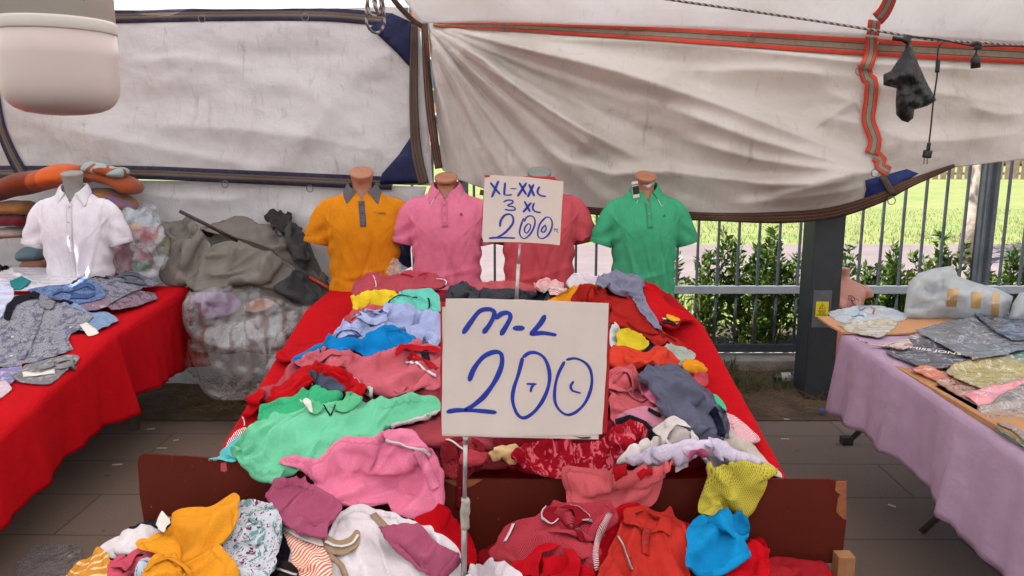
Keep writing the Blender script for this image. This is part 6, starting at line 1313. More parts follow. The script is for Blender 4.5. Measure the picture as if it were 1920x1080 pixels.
# bare torso behind the right stall
bt = tag(empty('bare_mannequin', (float(PY(1577, 600, 5.32)[0]), 5.32, 0)), 'bare pink torso mannequin with a small chest tattoo behind the lilac stall', 'mannequin')
body = rings_interp([(0, 0, .0, .10, .09, 2.2, 0), (0, 0, .12, .125, .10, 2.2, 0), (0, 0, .28, .165, .115, 2.2, 0), (0, 0, .40, .150, .105, 2.2, 0), (0, 0, .52, .130, .090, 2.2, 0), (0, -.005, .64, .155, .110, 2.3, 0), (0, 0, .74, .172, .100, 2.3, 0), (0, .005, .80, .165, .082, 2.2, 0), (0, .01, .838, .11, .065, 2, 0), (0, .01, .862, .055, .05, 2, 0), (0, .01, .90, .042, .042, 2, 0), (0, .008, .955, .044, .044, 2, 0)], 44)
pt = [loft(body, 40)]
for s_ in (-1, 1): V, F = tube_data(smoothpoly([(.11 * s_, .0, .775), (.165 * s_, 0, .770), (.192 * s_, 0, .745), (.200 * s_, 0, .715)], .01), .047, 20); pt.append((V, F))
for s_ in (-1, 1): V, F = tube_data(smoothpoly([(.055 * s_, -.065, .70), (.058 * s_, -.105, .672), (.06 * s_, -.108, .655)], .01), .045, 18); pt.append((V, F))
bt.scale = (.85, .85, .85); co, no, fs = remeshed(pt, .008, 9); mesh('torso', co, fs, SK3, bt)
for pl2 in ([(-.03, .77), (.0, .765), (.018, .748), (.008, .73), (-.012, .742), (.0, .755)], [(-.01, .735), (.0, .712), (.02, .70)], [(.018, .748), (.04, .742), (.05, .728)], [(-.02, .76), (-.03, .745), (-.02, .73)]):
    pts = [(x_ + .03, -.105 - .02 * 0, z_ - .02) for x_, z_ in smoothpoly(pl2, .006)]
    from mathutils.bvhtree import BVHTree
    bv = BVHTree.FromPolygons([Vector(p) for p in co], fs); pts = [(p[0], bv.ray_cast(Vector((p[0], -.5, p[2])), Vector((0, 1, 0)))[0].y - .0008, p[2]) for p in pts]; tube('tattoo', pts, .0028, plain('tattoo_ink', (64, 50, 52), .6), bt, n=5)
# clear bag scrap between the yellow and pink torsos
M_clear = clearplastic('clear_bag', haze=.16)
# ================================================================== left stall goods
def top_l(x, y): return np.where((x < XLe) & (x > -4.1) & (y > 1.5) & (y < 4.78), lz(x, y) + .016 + .12 * ss((y - 3.75) / .6) * ss((XLe - .05 - x) / .35) * ss((4.76 - y) / .05), -1)
PL = Pile((-2.6, 3.2, .68), 14, (-1.4, .75), (-1.8, 1.85), (-.6, .45), top_l)
GP = 'printed shirts laid on the left stall'
def H(pl, m, label, cat='shirt', name='folded_shirt', grp=GP, pile=None, **k):
    k.setdefault('str_', 1.07); k.setdefault('amp', .035); k.setdefault('steps', 26); k.setdefault('s', .012); k.setdefault('sharp', True); k.setdefault('solid', .004); k.setdefault('fold', .012)
    return drape(pile or PL, name, pl, m, label, cat, grp, **k)
pais = lambda c, c2, c3, f=30: fabric('printed_cotton', c, 'paisley', c2, f * 1.7, c3=c3, knit=.4, wrk=.6)
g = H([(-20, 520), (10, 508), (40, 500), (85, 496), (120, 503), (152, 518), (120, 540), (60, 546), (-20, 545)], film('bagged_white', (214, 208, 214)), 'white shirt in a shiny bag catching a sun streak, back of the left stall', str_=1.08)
g = H([(20, 528), (42, 520), (60, 530), (40, 545), (24, 545)], fabric('teal_cloth', (50, 130, 130)), 'small teal fabric corner between the bagged white shirts')
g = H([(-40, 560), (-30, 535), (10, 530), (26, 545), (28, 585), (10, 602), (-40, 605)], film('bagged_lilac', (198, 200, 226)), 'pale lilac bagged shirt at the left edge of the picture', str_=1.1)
g = H([(200, 575), (232, 552), (262, 548), (292, 552), (296, 562), (262, 576), (212, 584)], pais((100, 70, 90), (186, 164, 172), (60, 46, 60), 40), 'mauve printed shirt peeping from under the far grey one')
g = H([(160, 542), (172, 524), (215, 524), (240, 512), (272, 514), (304, 520), (308, 532), (285, 540), (262, 545), (238, 556), (208, 570), (190, 552)], pais((88, 90, 106), (180, 176, 184), (44, 48, 66), 38), 'grey printed shirt with dark collar, farthest along the red cloth', str_=1.08)
polo_collar(PL, g, 246, 524, 60, (104, 106, 120), None, .8, nb=3)
ribbon(PL, 'collar', [(164, 526), (180, 520), (206, 524)], .022, M_btrim, g)
g = H([(148, 578), (175, 564), (202, 558), (210, 570), (190, 582), (162, 586)], pais((170, 140, 148), (90, 84, 110), (200, 190, 196)), 'pinkish floral shirt sleeve beside the denim blue shirt')
g = H([(52, 545), (100, 536), (140, 534), (160, 520), (182, 534), (200, 548), (198, 560), (172, 568), (140, 572), (112, 562), (75, 556)], pais((62, 84, 132), (146, 166, 200), (44, 58, 100), 50), 'denim blue speckled shirt in the middle of the left stall', str_=1.07)
polo_collar(PL, g, 150, 548, 70, (70, 92, 138), None, .8, nb=2)
g = H([(108, 575), (125, 566), (150, 574), (165, 588), (205, 588), (223, 602), (205, 612), (182, 620), (160, 622), (135, 614)], pais((122, 146, 178), (150, 170, 196), (100, 124, 160), 60), 'light blue shirt sleeve under the big grey collar', str_=1.05)
ribbon(PL, 'collar', [(104, 574), (118, 564), (136, 572)], .020, M_btrim, g)
g = H([(-20, 700), (10, 690), (40, 682), (46, 700), (22, 720), (-20, 735)], pais((160, 150, 186), (96, 90, 130), (206, 200, 214), 36), 'violet sprigged shirt pack at the left picture edge')
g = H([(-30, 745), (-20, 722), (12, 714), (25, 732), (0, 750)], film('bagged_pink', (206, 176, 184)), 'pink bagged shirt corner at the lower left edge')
g = H([(26, 705), (60, 682), (100, 672), (134, 666), (151, 670), (142, 686), (120, 704), (96, 722), (60, 720), (32, 716)], pais((140, 136, 136), (104, 102, 106), (176, 172, 170), 60), 'light grey marled shirt pack with paper band, nearest on the left stall', str_=1.04)
polo_collar(PL, g, 116, 680, 60, (150, 146, 146), None, .6, nb=1)
ribbon(PL, 'paper_band', [(44, 706), (74, 703), (104, 700)], .030, M_tagc, g)
g = H([(-25, 700), (-22, 640), (-5, 605), (8, 592), (14, 572), (30, 558), (56, 552), (78, 556), (104, 568), (140, 580), (176, 596), (158, 612), (132, 628), (126, 640), (138, 656), (108, 668), (78, 676), (40, 686), (0, 690)], pais((98, 98, 108), (190, 186, 190), (52, 60, 100), 38), 'large grey paisley shirt with open black collar, front of the left stall', str_=1.09, amp=.035, ang=-35)
g2 = drape(PL, 'collar', [(8, 600), (14, 574), (30, 558), (56, 552), (78, 554), (76, 562), (52, 564), (34, 572), (24, 590), (20, 604)], M_btrim, parent=g, str_=1.06, steps=14, amp=.02)
g2 = drape(PL, 'collar', [(74, 574), (78, 556), (92, 560), (104, 572), (96, 584)], pais((112, 108, 116), (158, 152, 156), (58, 64, 98)), parent=g, str_=1.03, steps=12, amp=.015)
for (u_, v_) in ((24, 634), (22, 670), (133, 616)): button(PL, u_, v_, .006, M_tagc, g)
ribbon(PL, 'button_band', [(78, 580), (70, 610), (58, 640), (40, 676)], .030, pais((98, 98, 108), (190, 186, 190), (52, 60, 100), 38), g, lift=.004)
g3 = drape(PL, 'care_tag', [(150, 612), (164, 606), (187, 626), (166, 633)], M_tagc, parent=g, str_=1.0, steps=8, amp=.002, sharp=True)

# ---- behind the left stall: fleece rolls, bags of cloth, folded canvas
def fleece(name, c, c2=None, f=7):
    q = NT(name); v = q.coord('Object'); L = lin(c); col = q.mix(q.ramp(q.noise(v, 300, 2), [(.35, 0.0), (.65, .4)]), L, tuple(min(1, x * 1.6) for x in L[:3]) + (1,))
    if c2: col = q.mix(q.ramp(q.noise(v, f, 2, .4, .8), [(.50, 0.0), (.52, 1.0)]), col, lin(c2))
    q.l(col, q.b.inputs['Base Color']); q.b.inputs['Roughness'].default_value = 1; q.b.inputs['Sheen Weight'].default_value = .25; q.b.inputs['Specular IOR Level'].default_value = .1
    q.l(q.bump(q.math('ADD', q.noise(v, 260, 3), q.math('MULTIPLY', q.noise(v, 16, 4), 3)), .6, .006), q.b.inputs['Normal']); return q.m
def roll(pts, Y, rad, mat, label, name='fleece_blanket', group='rolled fleece blankets'):
    rad = rad * 1.06; P = [PY(u_, v_, Y + .32 + dy * .3) for u_, v_, dy in pts]; P = smoothpoly(P, .03); n = len(P); t = np.linspace(0, 1, n); rr = rad * (1 - .6 * np.clip((.06 - t) / .06, 0, 1) ** 2.5 - .6 * np.clip((t - .94) / .06, 0, 1) ** 2.5) * (1 + .06 * np.sin(t * 17))
    V, F = tube_data(P, list(rr), 26); V = [v_ + Vector((0, 0, .010 * float(fbm(v_.x * 9, v_.z * 9, 2)))) for v_ in V]; yc = P[:, 1].mean(); V = [Vector((v_.x, yc + (v_.y - yc) * 2.1, v_.z + .35 * (float(np.interp(v_.x, np.sort(P[:, 0]), P[np.argsort(P[:, 0]), 2])) - v_.z) * (1 if v_.z < float(np.interp(v_.x, np.sort(P[:, 0]), P[np.argsort(P[:, 0]), 2])) else .15))) for v_ in V]; c = np.mean([tuple(v_) for v_ in V], 0); o = mesh(name, [np.array(v_) - c for v_ in V], F, mat, sub=1); o.location = c; tag(o, label, 'blanket', group); return o
q = NT('fleece_two_tone'); v = q.coord('Object'); sx = q.n('SeparateXYZ'); q.l(v, sx.inputs[0]); f = q.math('ADD', sx.outputs[0], q.math('MULTIPLY', q.noise(v, 5, 2), .05))
rp = q.ramp(f, [(.0, lin((118, 46, 20))), (.01, lin((118, 46, 20)))]); cr_ = rp.node.color_ramp; cr_.interpolation = 'CONSTANT'; cr_.elements[0].position = 0; cr_.elements[0].color = lin((116, 46, 20)); cr_.elements[1].position = .10; cr_.elements[1].color = lin((168, 76, 34)); e_ = cr_.elements.new(.16); e_.color = lin((206, 92, 38)); q.l(rp, q.b.inputs['Base Color'])
q.b.inputs['Roughness'].default_value = 1; q.b.inputs['Sheen Weight'].default_value = .2; q.b.inputs['Specular IOR Level'].default_value = .1; q.l(q.bump(q.math('ADD', q.noise(v, 220, 3), q.math('MULTIPLY', q.noise(v, 16, 4), 3)), .6, .006), q.b.inputs['Normal']); M_two = q.m
roll([(-30, 366, 0), (30, 352, 0), (80, 342, .0), (120, 332, .05), (150, 336, .1)], 4.62, .080, M_two, 'brown and orange fleece blanket roll left of the white shirt')
roll([(150, 330, .1), (180, 328, .05), (210, 334, 0), (244, 352, 0), (256, 366, 0)], 4.72, .062, fleece('fleece_rust', (150, 70, 34)), 'rust brown fleece roll right of the white shirt collar')
roll([(160, 315, .05), (182, 318, .0), (215, 324, 0), (240, 326, 0)], 4.66, .042, fleece('fleece_pale', (146, 164, 160), (150, 66, 32), 9), 'pale blue and rust patterned fleece roll on top of the pile')
roll([(170, 366, .1), (205, 368, .0), (240, 384, 0), (248, 396, 0)], 4.74, .050, fleece('fleece_ochre', (160, 106, 54), (150, 110, 150), 5), 'ochre fleece roll with a lilac lining under the rust one')
for i, (a_, b_, Y, r_, c_, l_) in enumerate([((-10, 394), (62, 392), 4.62, .050, (156, 104, 54), 'tan fleece fold left of the white shirt sleeve'), ((-10, 418), (56, 416), 4.62, .045, (110, 28, 34), 'wine red fleece fold under the tan one'), ((-10, 442), (50, 438), 4.64, .04, (170, 150, 140), 'beige patterned fleece fold under the wine red one'), ((40, 480), (95, 478), 4.66, .055, (90, 112, 120), 'dusty blue blanket beside the white shirt'), ((44, 500), (100, 500), 4.62, .045, (130, 84, 66), 'brown blanket under the dusty blue one')]):
    roll([(a_[0], a_[1], 0), ((a_[0] + b_[0]) / 2, (a_[1] + b_[1]) / 2 - 2, 0), (b_[0], b_[1], 0)], Y, r_, fleece('fleece', c_), l_)
# soft heap frame facing the camera
def hump(x, y, cx, cy, wx, wy, h, p=.5): return h * np.clip(1 - ((x - cx) / wx) ** 2 - ((y - cy) / wy) ** 2, 0, 1) ** p
def top_b(x, y):
    z = np.maximum(hump(x, y, -1.72, 5.00, .66, .42, 1.12, .45) + .05 * fbm(x * 5, y * 5, 2), hump(x, y, -2.36, 4.95, .42, .36, 1.22, .4))
    z = np.maximum(z, hump(x, y, -1.50, 4.74, .40, .34, .60, .5)); z = np.maximum(z, hump(x, y, -3.25, 4.62, .5, .34, 1.12, .35))
    z = np.maximum(z, hump(x, y, -1.25, 4.95, .26, .30, .80, .5))
    z = np.where(((x < -1.90) & (y < 4.84)) | ((x > -1.12) & (y < 4.84)), 0, z)
    return np.where(y < 5.18, np.maximum(z, .02), -1)
PB = Pile((-2.0, 4.7, .6), 58, (-2.2, 1.25), (-1.0, 1.1), (-.9, .75), top_b, cell=.011)
GB = 'canvas and covers piled behind the left stall'
def B(pl, c, label, cat='canvas', name='folded_canvas', mat=None, **k):
    k.setdefault('s', .019); k.setdefault('amp', .14); k.setdefault('wl', 8.0); k.setdefault('thick', .008); k.setdefault('fold', .052)
    return drape(PB, name, pl, mat or fabric('canvas_cloth', c, knit=.8), label, cat, GB, **k)
B([(600, 560), (575, 520), (595, 480), (620, 520), (640, 575)], (96, 88, 82), 'dark canvas edge by the mustard torso', str_=1.1, fold=.015)
B([(300, 600), (340, 540), (560, 520), (620, 560), (600, 640), (420, 650), (320, 640)], (120, 112, 104), 'drab canvas at the base of the bundle', str_=1.2)
B([(330, 440), (345, 405), (350, 382), (378, 378), (384, 398), (372, 430), (345, 452)], (150, 140, 130), 'pale canvas peak at the top left of the bundle')
B([(380, 408), (400, 392), (425, 398), (460, 400), (480, 392), (500, 402), (540, 420), (560, 452), (565, 500), (540, 492), (500, 462), (450, 450), (400, 438)], (122, 114, 107), 'crumpled upper canvas of the bundle', str_=1.4)
B([(490, 398), (512, 396), (536, 410), (560, 428), (556, 444), (530, 438), (506, 420)], (62, 58, 56), 'black crumpled cloth at the top of the bundle', str_=1.1, fold=.02)
B([(530, 432), (560, 434), (584, 456), (590, 486), (574, 510), (556, 496), (544, 464)], (76, 74, 72), 'charcoal canvas flap on the right of the bundle', str_=1.12, fold=.02)
B([(298, 512), (312, 480), (328, 452), (345, 432), (368, 418), (390, 440), (402, 462), (380, 500), (360, 535), (330, 540), (308, 532)], (134, 126, 118), 'grey canvas panel folded upright on the left of the bundle', str_=1.3, ang=60)
B([(360, 540), (380, 500), (402, 462), (420, 452), (455, 452), (500, 468), (535, 488), (560, 505), (545, 520), (516, 542), (480, 530), (440, 524), (400, 545)], (130, 122, 114), 'large grey canvas cover folded over the middle of the bundle', str_=1.35, ang=30)
B([(512, 542), (540, 520), (562, 506), (585, 520), (606, 545), (616, 562), (596, 578), (560, 566), (530, 556)], (72, 72, 72), 'charcoal padded bag beside the centre table', str_=1.2)
# pole lying across, red bar
tp2 = tag(tube('metal_rod', [PY(337, 396, 4.62), PY(395, 425, 4.64), PY(446, 452, 4.70)], .011, plain('dark_rod', (58, 46, 40), .4, metal=.4, noise=.3, nscale=20)), 'dark rusty rod poking out of the canvas bundle', 'rod')
tag(tube('red_bar', [PY(580, 520, 4.85), PY(632, 548, 4.80)], .010, plain('orange_red_paint', (176, 52, 24), .5)), 'thin orange red bar behind the corner of the centre table', 'bar')
# coloured clothes in a clear sack between white shirt and bundle
for pl, c, lb in [([(236, 400), (262, 396), (290, 402), (300, 430), (280, 440), (240, 428)], (150, 156, 164), 'grey blue cloth at the top of the clear sack'), ([(240, 428), (262, 424), (284, 438), (268, 446), (246, 442)], (222, 150, 90), 'orange cloth in the clear sack'),
                  ([(214, 470), (240, 455), (262, 462), (260, 520), (212, 524)], (210, 100, 118), 'salmon cushion cloth in the clear sack beside the white sleeve'), ([(258, 452), (275, 440), (300, 432), (312, 445), (300, 470), (272, 476)], (176, 34, 52), 'crimson cloth in the clear sack'),
                  ([(255, 480), (275, 470), (295, 478), (298, 500), (270, 512)], (168, 60, 76), 'raspberry cloth low in the clear sack'), ([(266, 512), (284, 500), (300, 502), (296, 520), (272, 524)], (40, 130, 86), 'green cloth at the foot of the clear sack'),
                  ([(300, 470), (312, 448), (326, 455), (322, 478), (308, 490)], (120, 116, 84), 'olive cloth at the right of the clear sack')]:
    B(pl, c, lb, 'cloth', 'sacked_cloth', str_=1.35, s=.016, wl=9)
B([(232, 398), (262, 386), (300, 392), (322, 420), (326, 470), (306, 520), (240, 526), (212, 500), (228, 440)], None, 'clear plastic sack holding coloured cloth beside the white shirt', 'sack', 'plastic_sack', mat=M_clear, str_=1.2)
for pl, c, lb in [([(-40, 432), (0, 428), (28, 440), (38, 462), (22, 480), (-10, 486), (-40, 480)], (96, 78, 68), 'brown cloth at the left picture edge under the fleeces'), ([(-40, 484), (0, 480), (30, 474), (44, 492), (40, 512), (0, 520), (-40, 520)], (66, 70, 82), 'slate jeans cloth at the left picture edge')]:
    B(pl, c, lb, 'cloth', 'crumpled_cloth', str_=1.4)
# lilac bundle and sheets of thin plastic
B([(364, 566), (380, 552), (420, 550), (450, 555), (458, 572), (440, 590), (400, 600), (372, 592)], (158, 122, 160), 'lilac cloth bundle inside the cloudy plastic', 'cloth', 'crumpled_cloth', str_=1.3)
B([(458, 582), (470, 566), (496, 560), (520, 568), (506, 580), (480, 590)], (196, 150, 130), 'peach cloth wisp inside the cloudy plastic', 'cloth', 'crumpled_cloth', str_=1.3)
M_cloud = clearplastic('cloudy_plastic', (200, 194, 188), haze=.13, rough=.10, bscale=11)
B([(352, 560), (380, 540), (430, 528), (480, 536), (520, 556), (560, 572), (596, 580), (560, 620), (480, 640), (400, 640), (360, 610)], None, 'cloudy plastic wrap over the lilac bundle', 'plastic wrap', 'plastic_wrap', mat=M_cloud, str_=1.25, fold=.03)
M_cloud2 = clearplastic('thin_sheet', (200, 192, 184), haze=.16, rough=.10, bscale=8)
B([(350, 690), (368, 620), (430, 596), (520, 586), (590, 580), (570, 620), (540, 660), (505, 705), (470, 738), (440, 728), (425, 742), (400, 735), (376, 712)], None, 'thin clear plastic sheet trailing onto the ground by the centre table', 'plastic sheet', 'plastic_sheet', mat=M_cloud2, str_=1.3, wl=5, ang=75, fold=.035)
# ================================================================== right stall goods
def top_r(x, y): return np.where((x > XRe) & (x < 3.6) & (y < 3.50) & (y > 1.2), rz_(x, y) + .014, np.where((x > 1.3) & (x < 3.5) & (y >= 3.50) & (y < 4.1), .80, -1))
bd_ = panel  # noqa
q = NT('fibreboard'); v = q.coord('Object'); q.l(q.mix(q.ramp(q.noise(v, 60, 4, .7), [(.35, 0.0), (.7, .6)]), lin((196, 142, 100)), lin((166, 112, 74))), q.b.inputs['Base Color']); q.b.inputs['Roughness'].default_value = .8; M_fibre = q.m
def flatboard(name, pts, z, mat, label, tk=.008):
    P = np.array([PZ(u_, v_, z) for u_, v_ in pts]); n = len(P); c = P.mean(0); V = list(P - c) + list(P - c - [0, 0, tk]); o = mesh(name, V, [tuple(range(n)), tuple(range(n, 2 * n))[::-1]] + [(i, n + i, n + (i + 1) % n, (i + 1) % n) for i in range(n)], mat, smooth=False); o.location = c; tag(o, label, 'board'); return o
flatboard('fibreboard', [(1533, 594), (1600, 590), (1760, 594), (1930, 600), (1930, 622), (1760, 622), (1640, 626), (1578, 622), (1556, 610)], .805, M_fibre, 'tan fibreboard sheet overhanging the far corner of the lilac stall')
flatboard('fibreboard', [(1752, 724), (1775, 720), (1860, 775), (1840, 771), (1830, 768)], .775, M_fibre, 'thin tan board edge under the printed packs')
PR = Pile((2.2, 2.9, .8), 14, (-.95, 1.3), (-1.5, 1.3), (-.4, .45), top_r)
GR = 'bagged shirts laid on the lilac stall'
def K(pl, m, label, **k):
    k.setdefault('str_', 1.03); k.setdefault('amp', .02); k.setdefault('steps', 24); k.setdefault('s', .013); k.setdefault('thick', .010); k.setdefault('sharp', True); k.setdefault('fold', .008)
    return drape(PR, 'bagged_shirt', pl, m, label, 'shirt pack', GR, solid=.006, **k)
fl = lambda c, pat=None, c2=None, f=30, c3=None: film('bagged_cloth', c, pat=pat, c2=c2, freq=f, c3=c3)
g = K([(1700, 636), (1740, 620), (1790, 612), (1830, 600), (1800, 640), (1740, 650)], fl((206, 190, 186), 'floral', (150, 110, 120), 20), 'pale patterned pack half covered by the large grey one')
g = K([(1660, 664), (1700, 646), (1740, 634), (1790, 656), (1832, 678), (1800, 692), (1752, 696), (1740, 697), (1700, 682), (1666, 668)], fl((56, 60, 70), 'melange', (90, 84, 90), 12), 'charcoal bagged shirt with pale lettering on the lilac stall')
def flettering(parent, s, u_, v_, size, rz):
    p = PR.world(PR.hit([u_], [v_])[0]) - np.array(parent.location); text('lettering', s, size, (p[0], p[1], p[2] + .006), M_tagc, parent, rot=(R(4), 0, rz))
flettering(g, 'MISS JONS', 1752, 662, .042, -.62)
g = K([(1600, 646), (1640, 652), (1700, 640), (1712, 652), (1690, 660), (1660, 654)], fl((200, 180, 168), 'floral', (150, 60, 56), 16), 'cream pack with a red print peeping out on the far lilac edge')
g = K([(1552, 590), (1575, 584), (1605, 578), (1640, 573), (1668, 582), (1700, 595), (1690, 604), (1650, 608), (1600, 612), (1572, 606)], fl((196, 196, 190)), 'puffy white plastic pack on the tan board beside the post', amp=.05, str_=1.12, sharp=False)
ribbon(PR, 'printed_swirl', [(1612, 584), (1626, 576), (1640, 580), (1636, 590)], .006, plain('red_print', (170, 60, 70), .5), g); ribbon(PR, 'printed_swirl', [(1612, 582), (1608, 576), (1622, 574)], .006, plain('blue_print', (70, 150, 190), .5), g)
ribbon(PR, 'printed_word', [(1596, 595), (1618, 594)], .012, plain('blue_print', (70, 150, 190), .5), g)
g = K([(1568, 613), (1600, 612), (1650, 600), (1664, 600), (1682, 610), (1672, 622), (1650, 636), (1610, 630), (1586, 624)], fl((198, 184, 156), 'floral', (150, 130, 96), 24), 'cream and gold printed shirt folded on the board corner', amp=.03)
g = K([(1775, 690), (1800, 684), (1850, 668), (1870, 660), (1880, 672), (1820, 692), (1790, 696)], fl((176, 30, 40)), 'thin red shirt pack edge between the grey packs')
g = K([(1706, 696), (1730, 694), (1765, 700), (1800, 714), (1790, 722), (1750, 716)], fl((206, 110, 70)), 'orange shirt pack edge below the charcoal one')
g = K([(1752, 720), (1790, 716), (1830, 728), (1856, 742), (1840, 752), (1828, 764), (1790, 744)], fl((170, 120, 96), 'floral', (120, 40, 44), 14), 'tan pack with a wine print at the aisle edge of the lilac stall')
g = K([(1830, 680), (1870, 668), (1940, 662), (1940, 700), (1880, 700)], fl((86, 130, 110), 'floral', (200, 200, 190), 18), 'green and white patterned pack under the yellow one')
g = K([(1772, 702), (1800, 684), (1840, 676), (1880, 674), (1940, 684), (1940, 722), (1880, 730), (1850, 736), (1810, 722), (1788, 714)], fl((196, 176, 96), 'paisley', (96, 84, 46), 26), 'yellow shirt pack with dark leaf print')
g = K([(1716, 624), (1770, 608), (1826, 590), (1850, 588), (1880, 612), (1930, 640), (1930, 656), (1880, 668), (1822, 678), (1780, 658), (1750, 642)], fl((98, 100, 104), 'melange', (120, 120, 126), 12), 'large shiny grey bagged shirt on top of the lilac stall', str_=1.06, amp=.03)
g = K([(1824, 590), (1870, 588), (1940, 600), (1940, 640), (1896, 642), (1870, 628)], fl((52, 58, 74), 'melange', (84, 96, 124), 10), 'navy bagged shirt overlapping the large grey one', str_=1.06, amp=.03)
g = K([(1860, 808), (1885, 808), (1940, 835), (1940, 850), (1900, 838)], fl((50, 120, 92)), 'green pack edge beneath the brown print')
g = K([(1804, 746), (1830, 738), (1870, 728), (1940, 708), (1940, 745), (1890, 764), (1850, 772), (1828, 766)], fl((224, 128, 134)), 'salmon pink bagged shirt under the brown print', str_=1.05)
g = K([(1828, 770), (1838, 762), (1852, 768), (1866, 752), (1890, 738), (1940, 722), (1940, 850), (1896, 812), (1862, 798), (1846, 790)], fl((112, 92, 82), 'paisley', (160, 140, 124), 22, (60, 50, 48)), 'brown paisley bagged shirt at the right picture edge', str_=1.12, amp=.06, sharp=False)
# white poly bag with tape
q = NT('poly_bag'); v = q.coord('Object'); q.b.inputs['Base Color'].default_value = lin((226, 228, 228)); q.b.inputs['Roughness'].default_value = .2; q.l(q.bump(q.noise(v, 11, 6, .6, .8), .8, .02), q.b.inputs['Normal'])
t_ = q.n('BsdfTranslucent'); t_.inputs[0].default_value = lin((200, 204, 206)); mx = q.n('MixShader', i_0=.45); q.l(q.b.outputs[0], mx.inputs[1]); q.l(t_.outputs[0], mx.inputs[2]); tr_2 = q.n('BsdfTransparent'); m3 = q.n('MixShader', i_0=.12); q.l(mx.outputs[0], m3.inputs[1]); q.l(tr_2.outputs[0], m3.inputs[2]); q.l(m3.outputs[0], q.out.inputs[0]); M_poly = q.m
g = pillow('poly_bag', [(1692, 604), (1698, 565), (1703, 530), (1722, 512), (1752, 503), (1786, 498), (1796, 518), (1830, 530), (1870, 541), (1900, 556), (1893, 578), (1886, 606), (1800, 604)], 3.86, .15, M_poly, 'milky plastic bag with three strips of brown tape behind the lilac stall', 'bag', crease=.5, cf=34)
M_btape = plain('brown_tape', (190, 150, 92), .35)
from mathutils.bvhtree import BVHTree
bv = BVHTree.FromPolygons([v_.co + g.location for v_ in g.data.vertices], [tuple(p.vertices) for p in g.data.polygons])
def onbag(u_, v_): r = Vector(rays(u_, v_)).normalized(); h_ = bv.ray_cast(Vector((0, 0, EYE)), r); return np.array(h_[0] - r * .004) if h_[0] else PY(u_, v_, 3.74)
for (u0, v0), (u1, v1), w_ in (((1788, 541), (1783, 575), 19), ((1832, 548), (1829, 578), 18), ((1868, 546), (1865, 596), 15)):
    V = []; n = 9
    for i in range(n):
        t = i / (n - 1)
        for j in range(4): V.append(onbag(u0 + (u1 - u0) * t + (j / 3 - .5) * w_, v0 + (v1 - v0) * t + rng.normal(0, .3)) - np.array(g.location))
    mesh('tape_strip', V, [(i * 4 + j, (i + 1) * 4 + j, (i + 1) * 4 + j + 1, i * 4 + j + 1) for i in range(n - 1) for j in range(3)], M_btape, g)
pillow('poly_bag', [(1888, 606), (1898, 570), (1912, 548), (1960, 552), (1990, 606)], 3.80, .12, M_poly, 'second milky plastic bag at the right picture edge', 'bag', crease=.3, cf=40)
# ================================================================== hanging things
lp = np.array(PY(106, 100, 1.08)); k_ = np.linalg.norm(lp - [0, 0, EYE]) * 0 + 1.0
z0 = float(PY(110, 60, 1.08)[2]); zb = float(PY(110, 219, 1.12)[2]); cx_, cy_ = lp[0] + .002, 1.08; rad = .0725
q = NT('bulb_diffuser'); q.b.inputs['Base Color'].default_value = lin((206, 186, 180)); q.b.inputs['Roughness'].default_value = .35; q.b.inputs['Subsurface Weight'].default_value = .25; q.b.inputs['Subsurface Radius'].default_value = (.03, .025, .025); q.b.inputs['Coat Weight'].default_value = .12; q.b.inputs['Coat Roughness'].default_value = .2; M_diff = q.m
M_wpl = plain('white_plastic', (214, 204, 192), .4, noise=.04, nscale=12)
lb = tag(empty('led_bulb', (cx_, cy_, z0)), 'big unlit white LED bulb hanging close at the upper left corner', 'light bulb')
h_ = zb - z0
prof = [(rad * .985, .0), (rad * .985, h_ * .3), (rad * .978, h_ * .55), (rad * .965, h_ * .68), (rad * .935, h_ * .77), (rad * .87, h_ * .85), (rad * .77, h_ * .91), (rad * .60, h_ * .958), (rad * .32, h_ * .99), (.001, h_)]
lathe('diffuser', prof[::-1], M_diff, lb, 72)
lathe('collar_ring', [(rad * .99, -.003), (rad * 1.006, -.001), (rad * 1.006, .010), (rad * 1.0, .012), (rad * .97, .014)], M_wpl, lb, 56)
lathe('housing', [(rad * .985, .012), (rad * .985, .11), (rad * .95, .15), (rad * .5, .18), (rad * .25, .20), (rad * .25, .23)], M_wpl, lb, 56)
def curved_text(s, ang0, zz, size):
    for k, ch in enumerate(s):
        a = ang0 + k * size * .72 / rad
        if ch.strip(): text('lettering', ch, size, (rad * .987 * math.cos(a), rad * .987 * math.sin(a), zz), plain('grey_print', (150, 142, 132), .6), lb, rot=(R(90), 0, a + R(90)), ext=.0001)
curved_text('CE RoHS', R(-62), .032, .0085); curved_text('30W E27', R(-62), .044, .0085)
# rope loops hanging at the top centre
q = NT('braided_rope'); v = q.coord('Object'); wv_ = q.n('TexWave', wave_type='BANDS', bands_direction='DIAGONAL', i_Scale=22.0, i_Distortion=1.0); q.l(v, wv_.inputs[0]); q.l(q.mix(q.ramp(wv_.outputs[1], [(.35, 0.0), (.6, 1.0)]), lin((176, 160, 148)), lin((84, 76, 82))), q.b.inputs['Base Color']); q.b.inputs['Roughness'].default_value = .9; M_rope = q.m
def roperun(name, pts, Y, r_, label=None, parent=None, mat=None, cat='rope'):
    P = smoothpoly([PY(u_, v_, Y + (dy[0] if dy else 0)) for u_, v_, *dy in pts], .012); V, F = tube_data(P, r_, 8); c = np.array(parent.location) if parent else P.mean(0); o = mesh(name, [np.array(p) - c for p in V], F, mat or M_rope, parent)
    if not parent: o.location = c; tag(o, label, cat)
    return o
re_ = tag(empty('rope_coil', tuple(PY(704, 5, 2.6))), 'braided rope coiled in loops under the roof edge', 'rope')
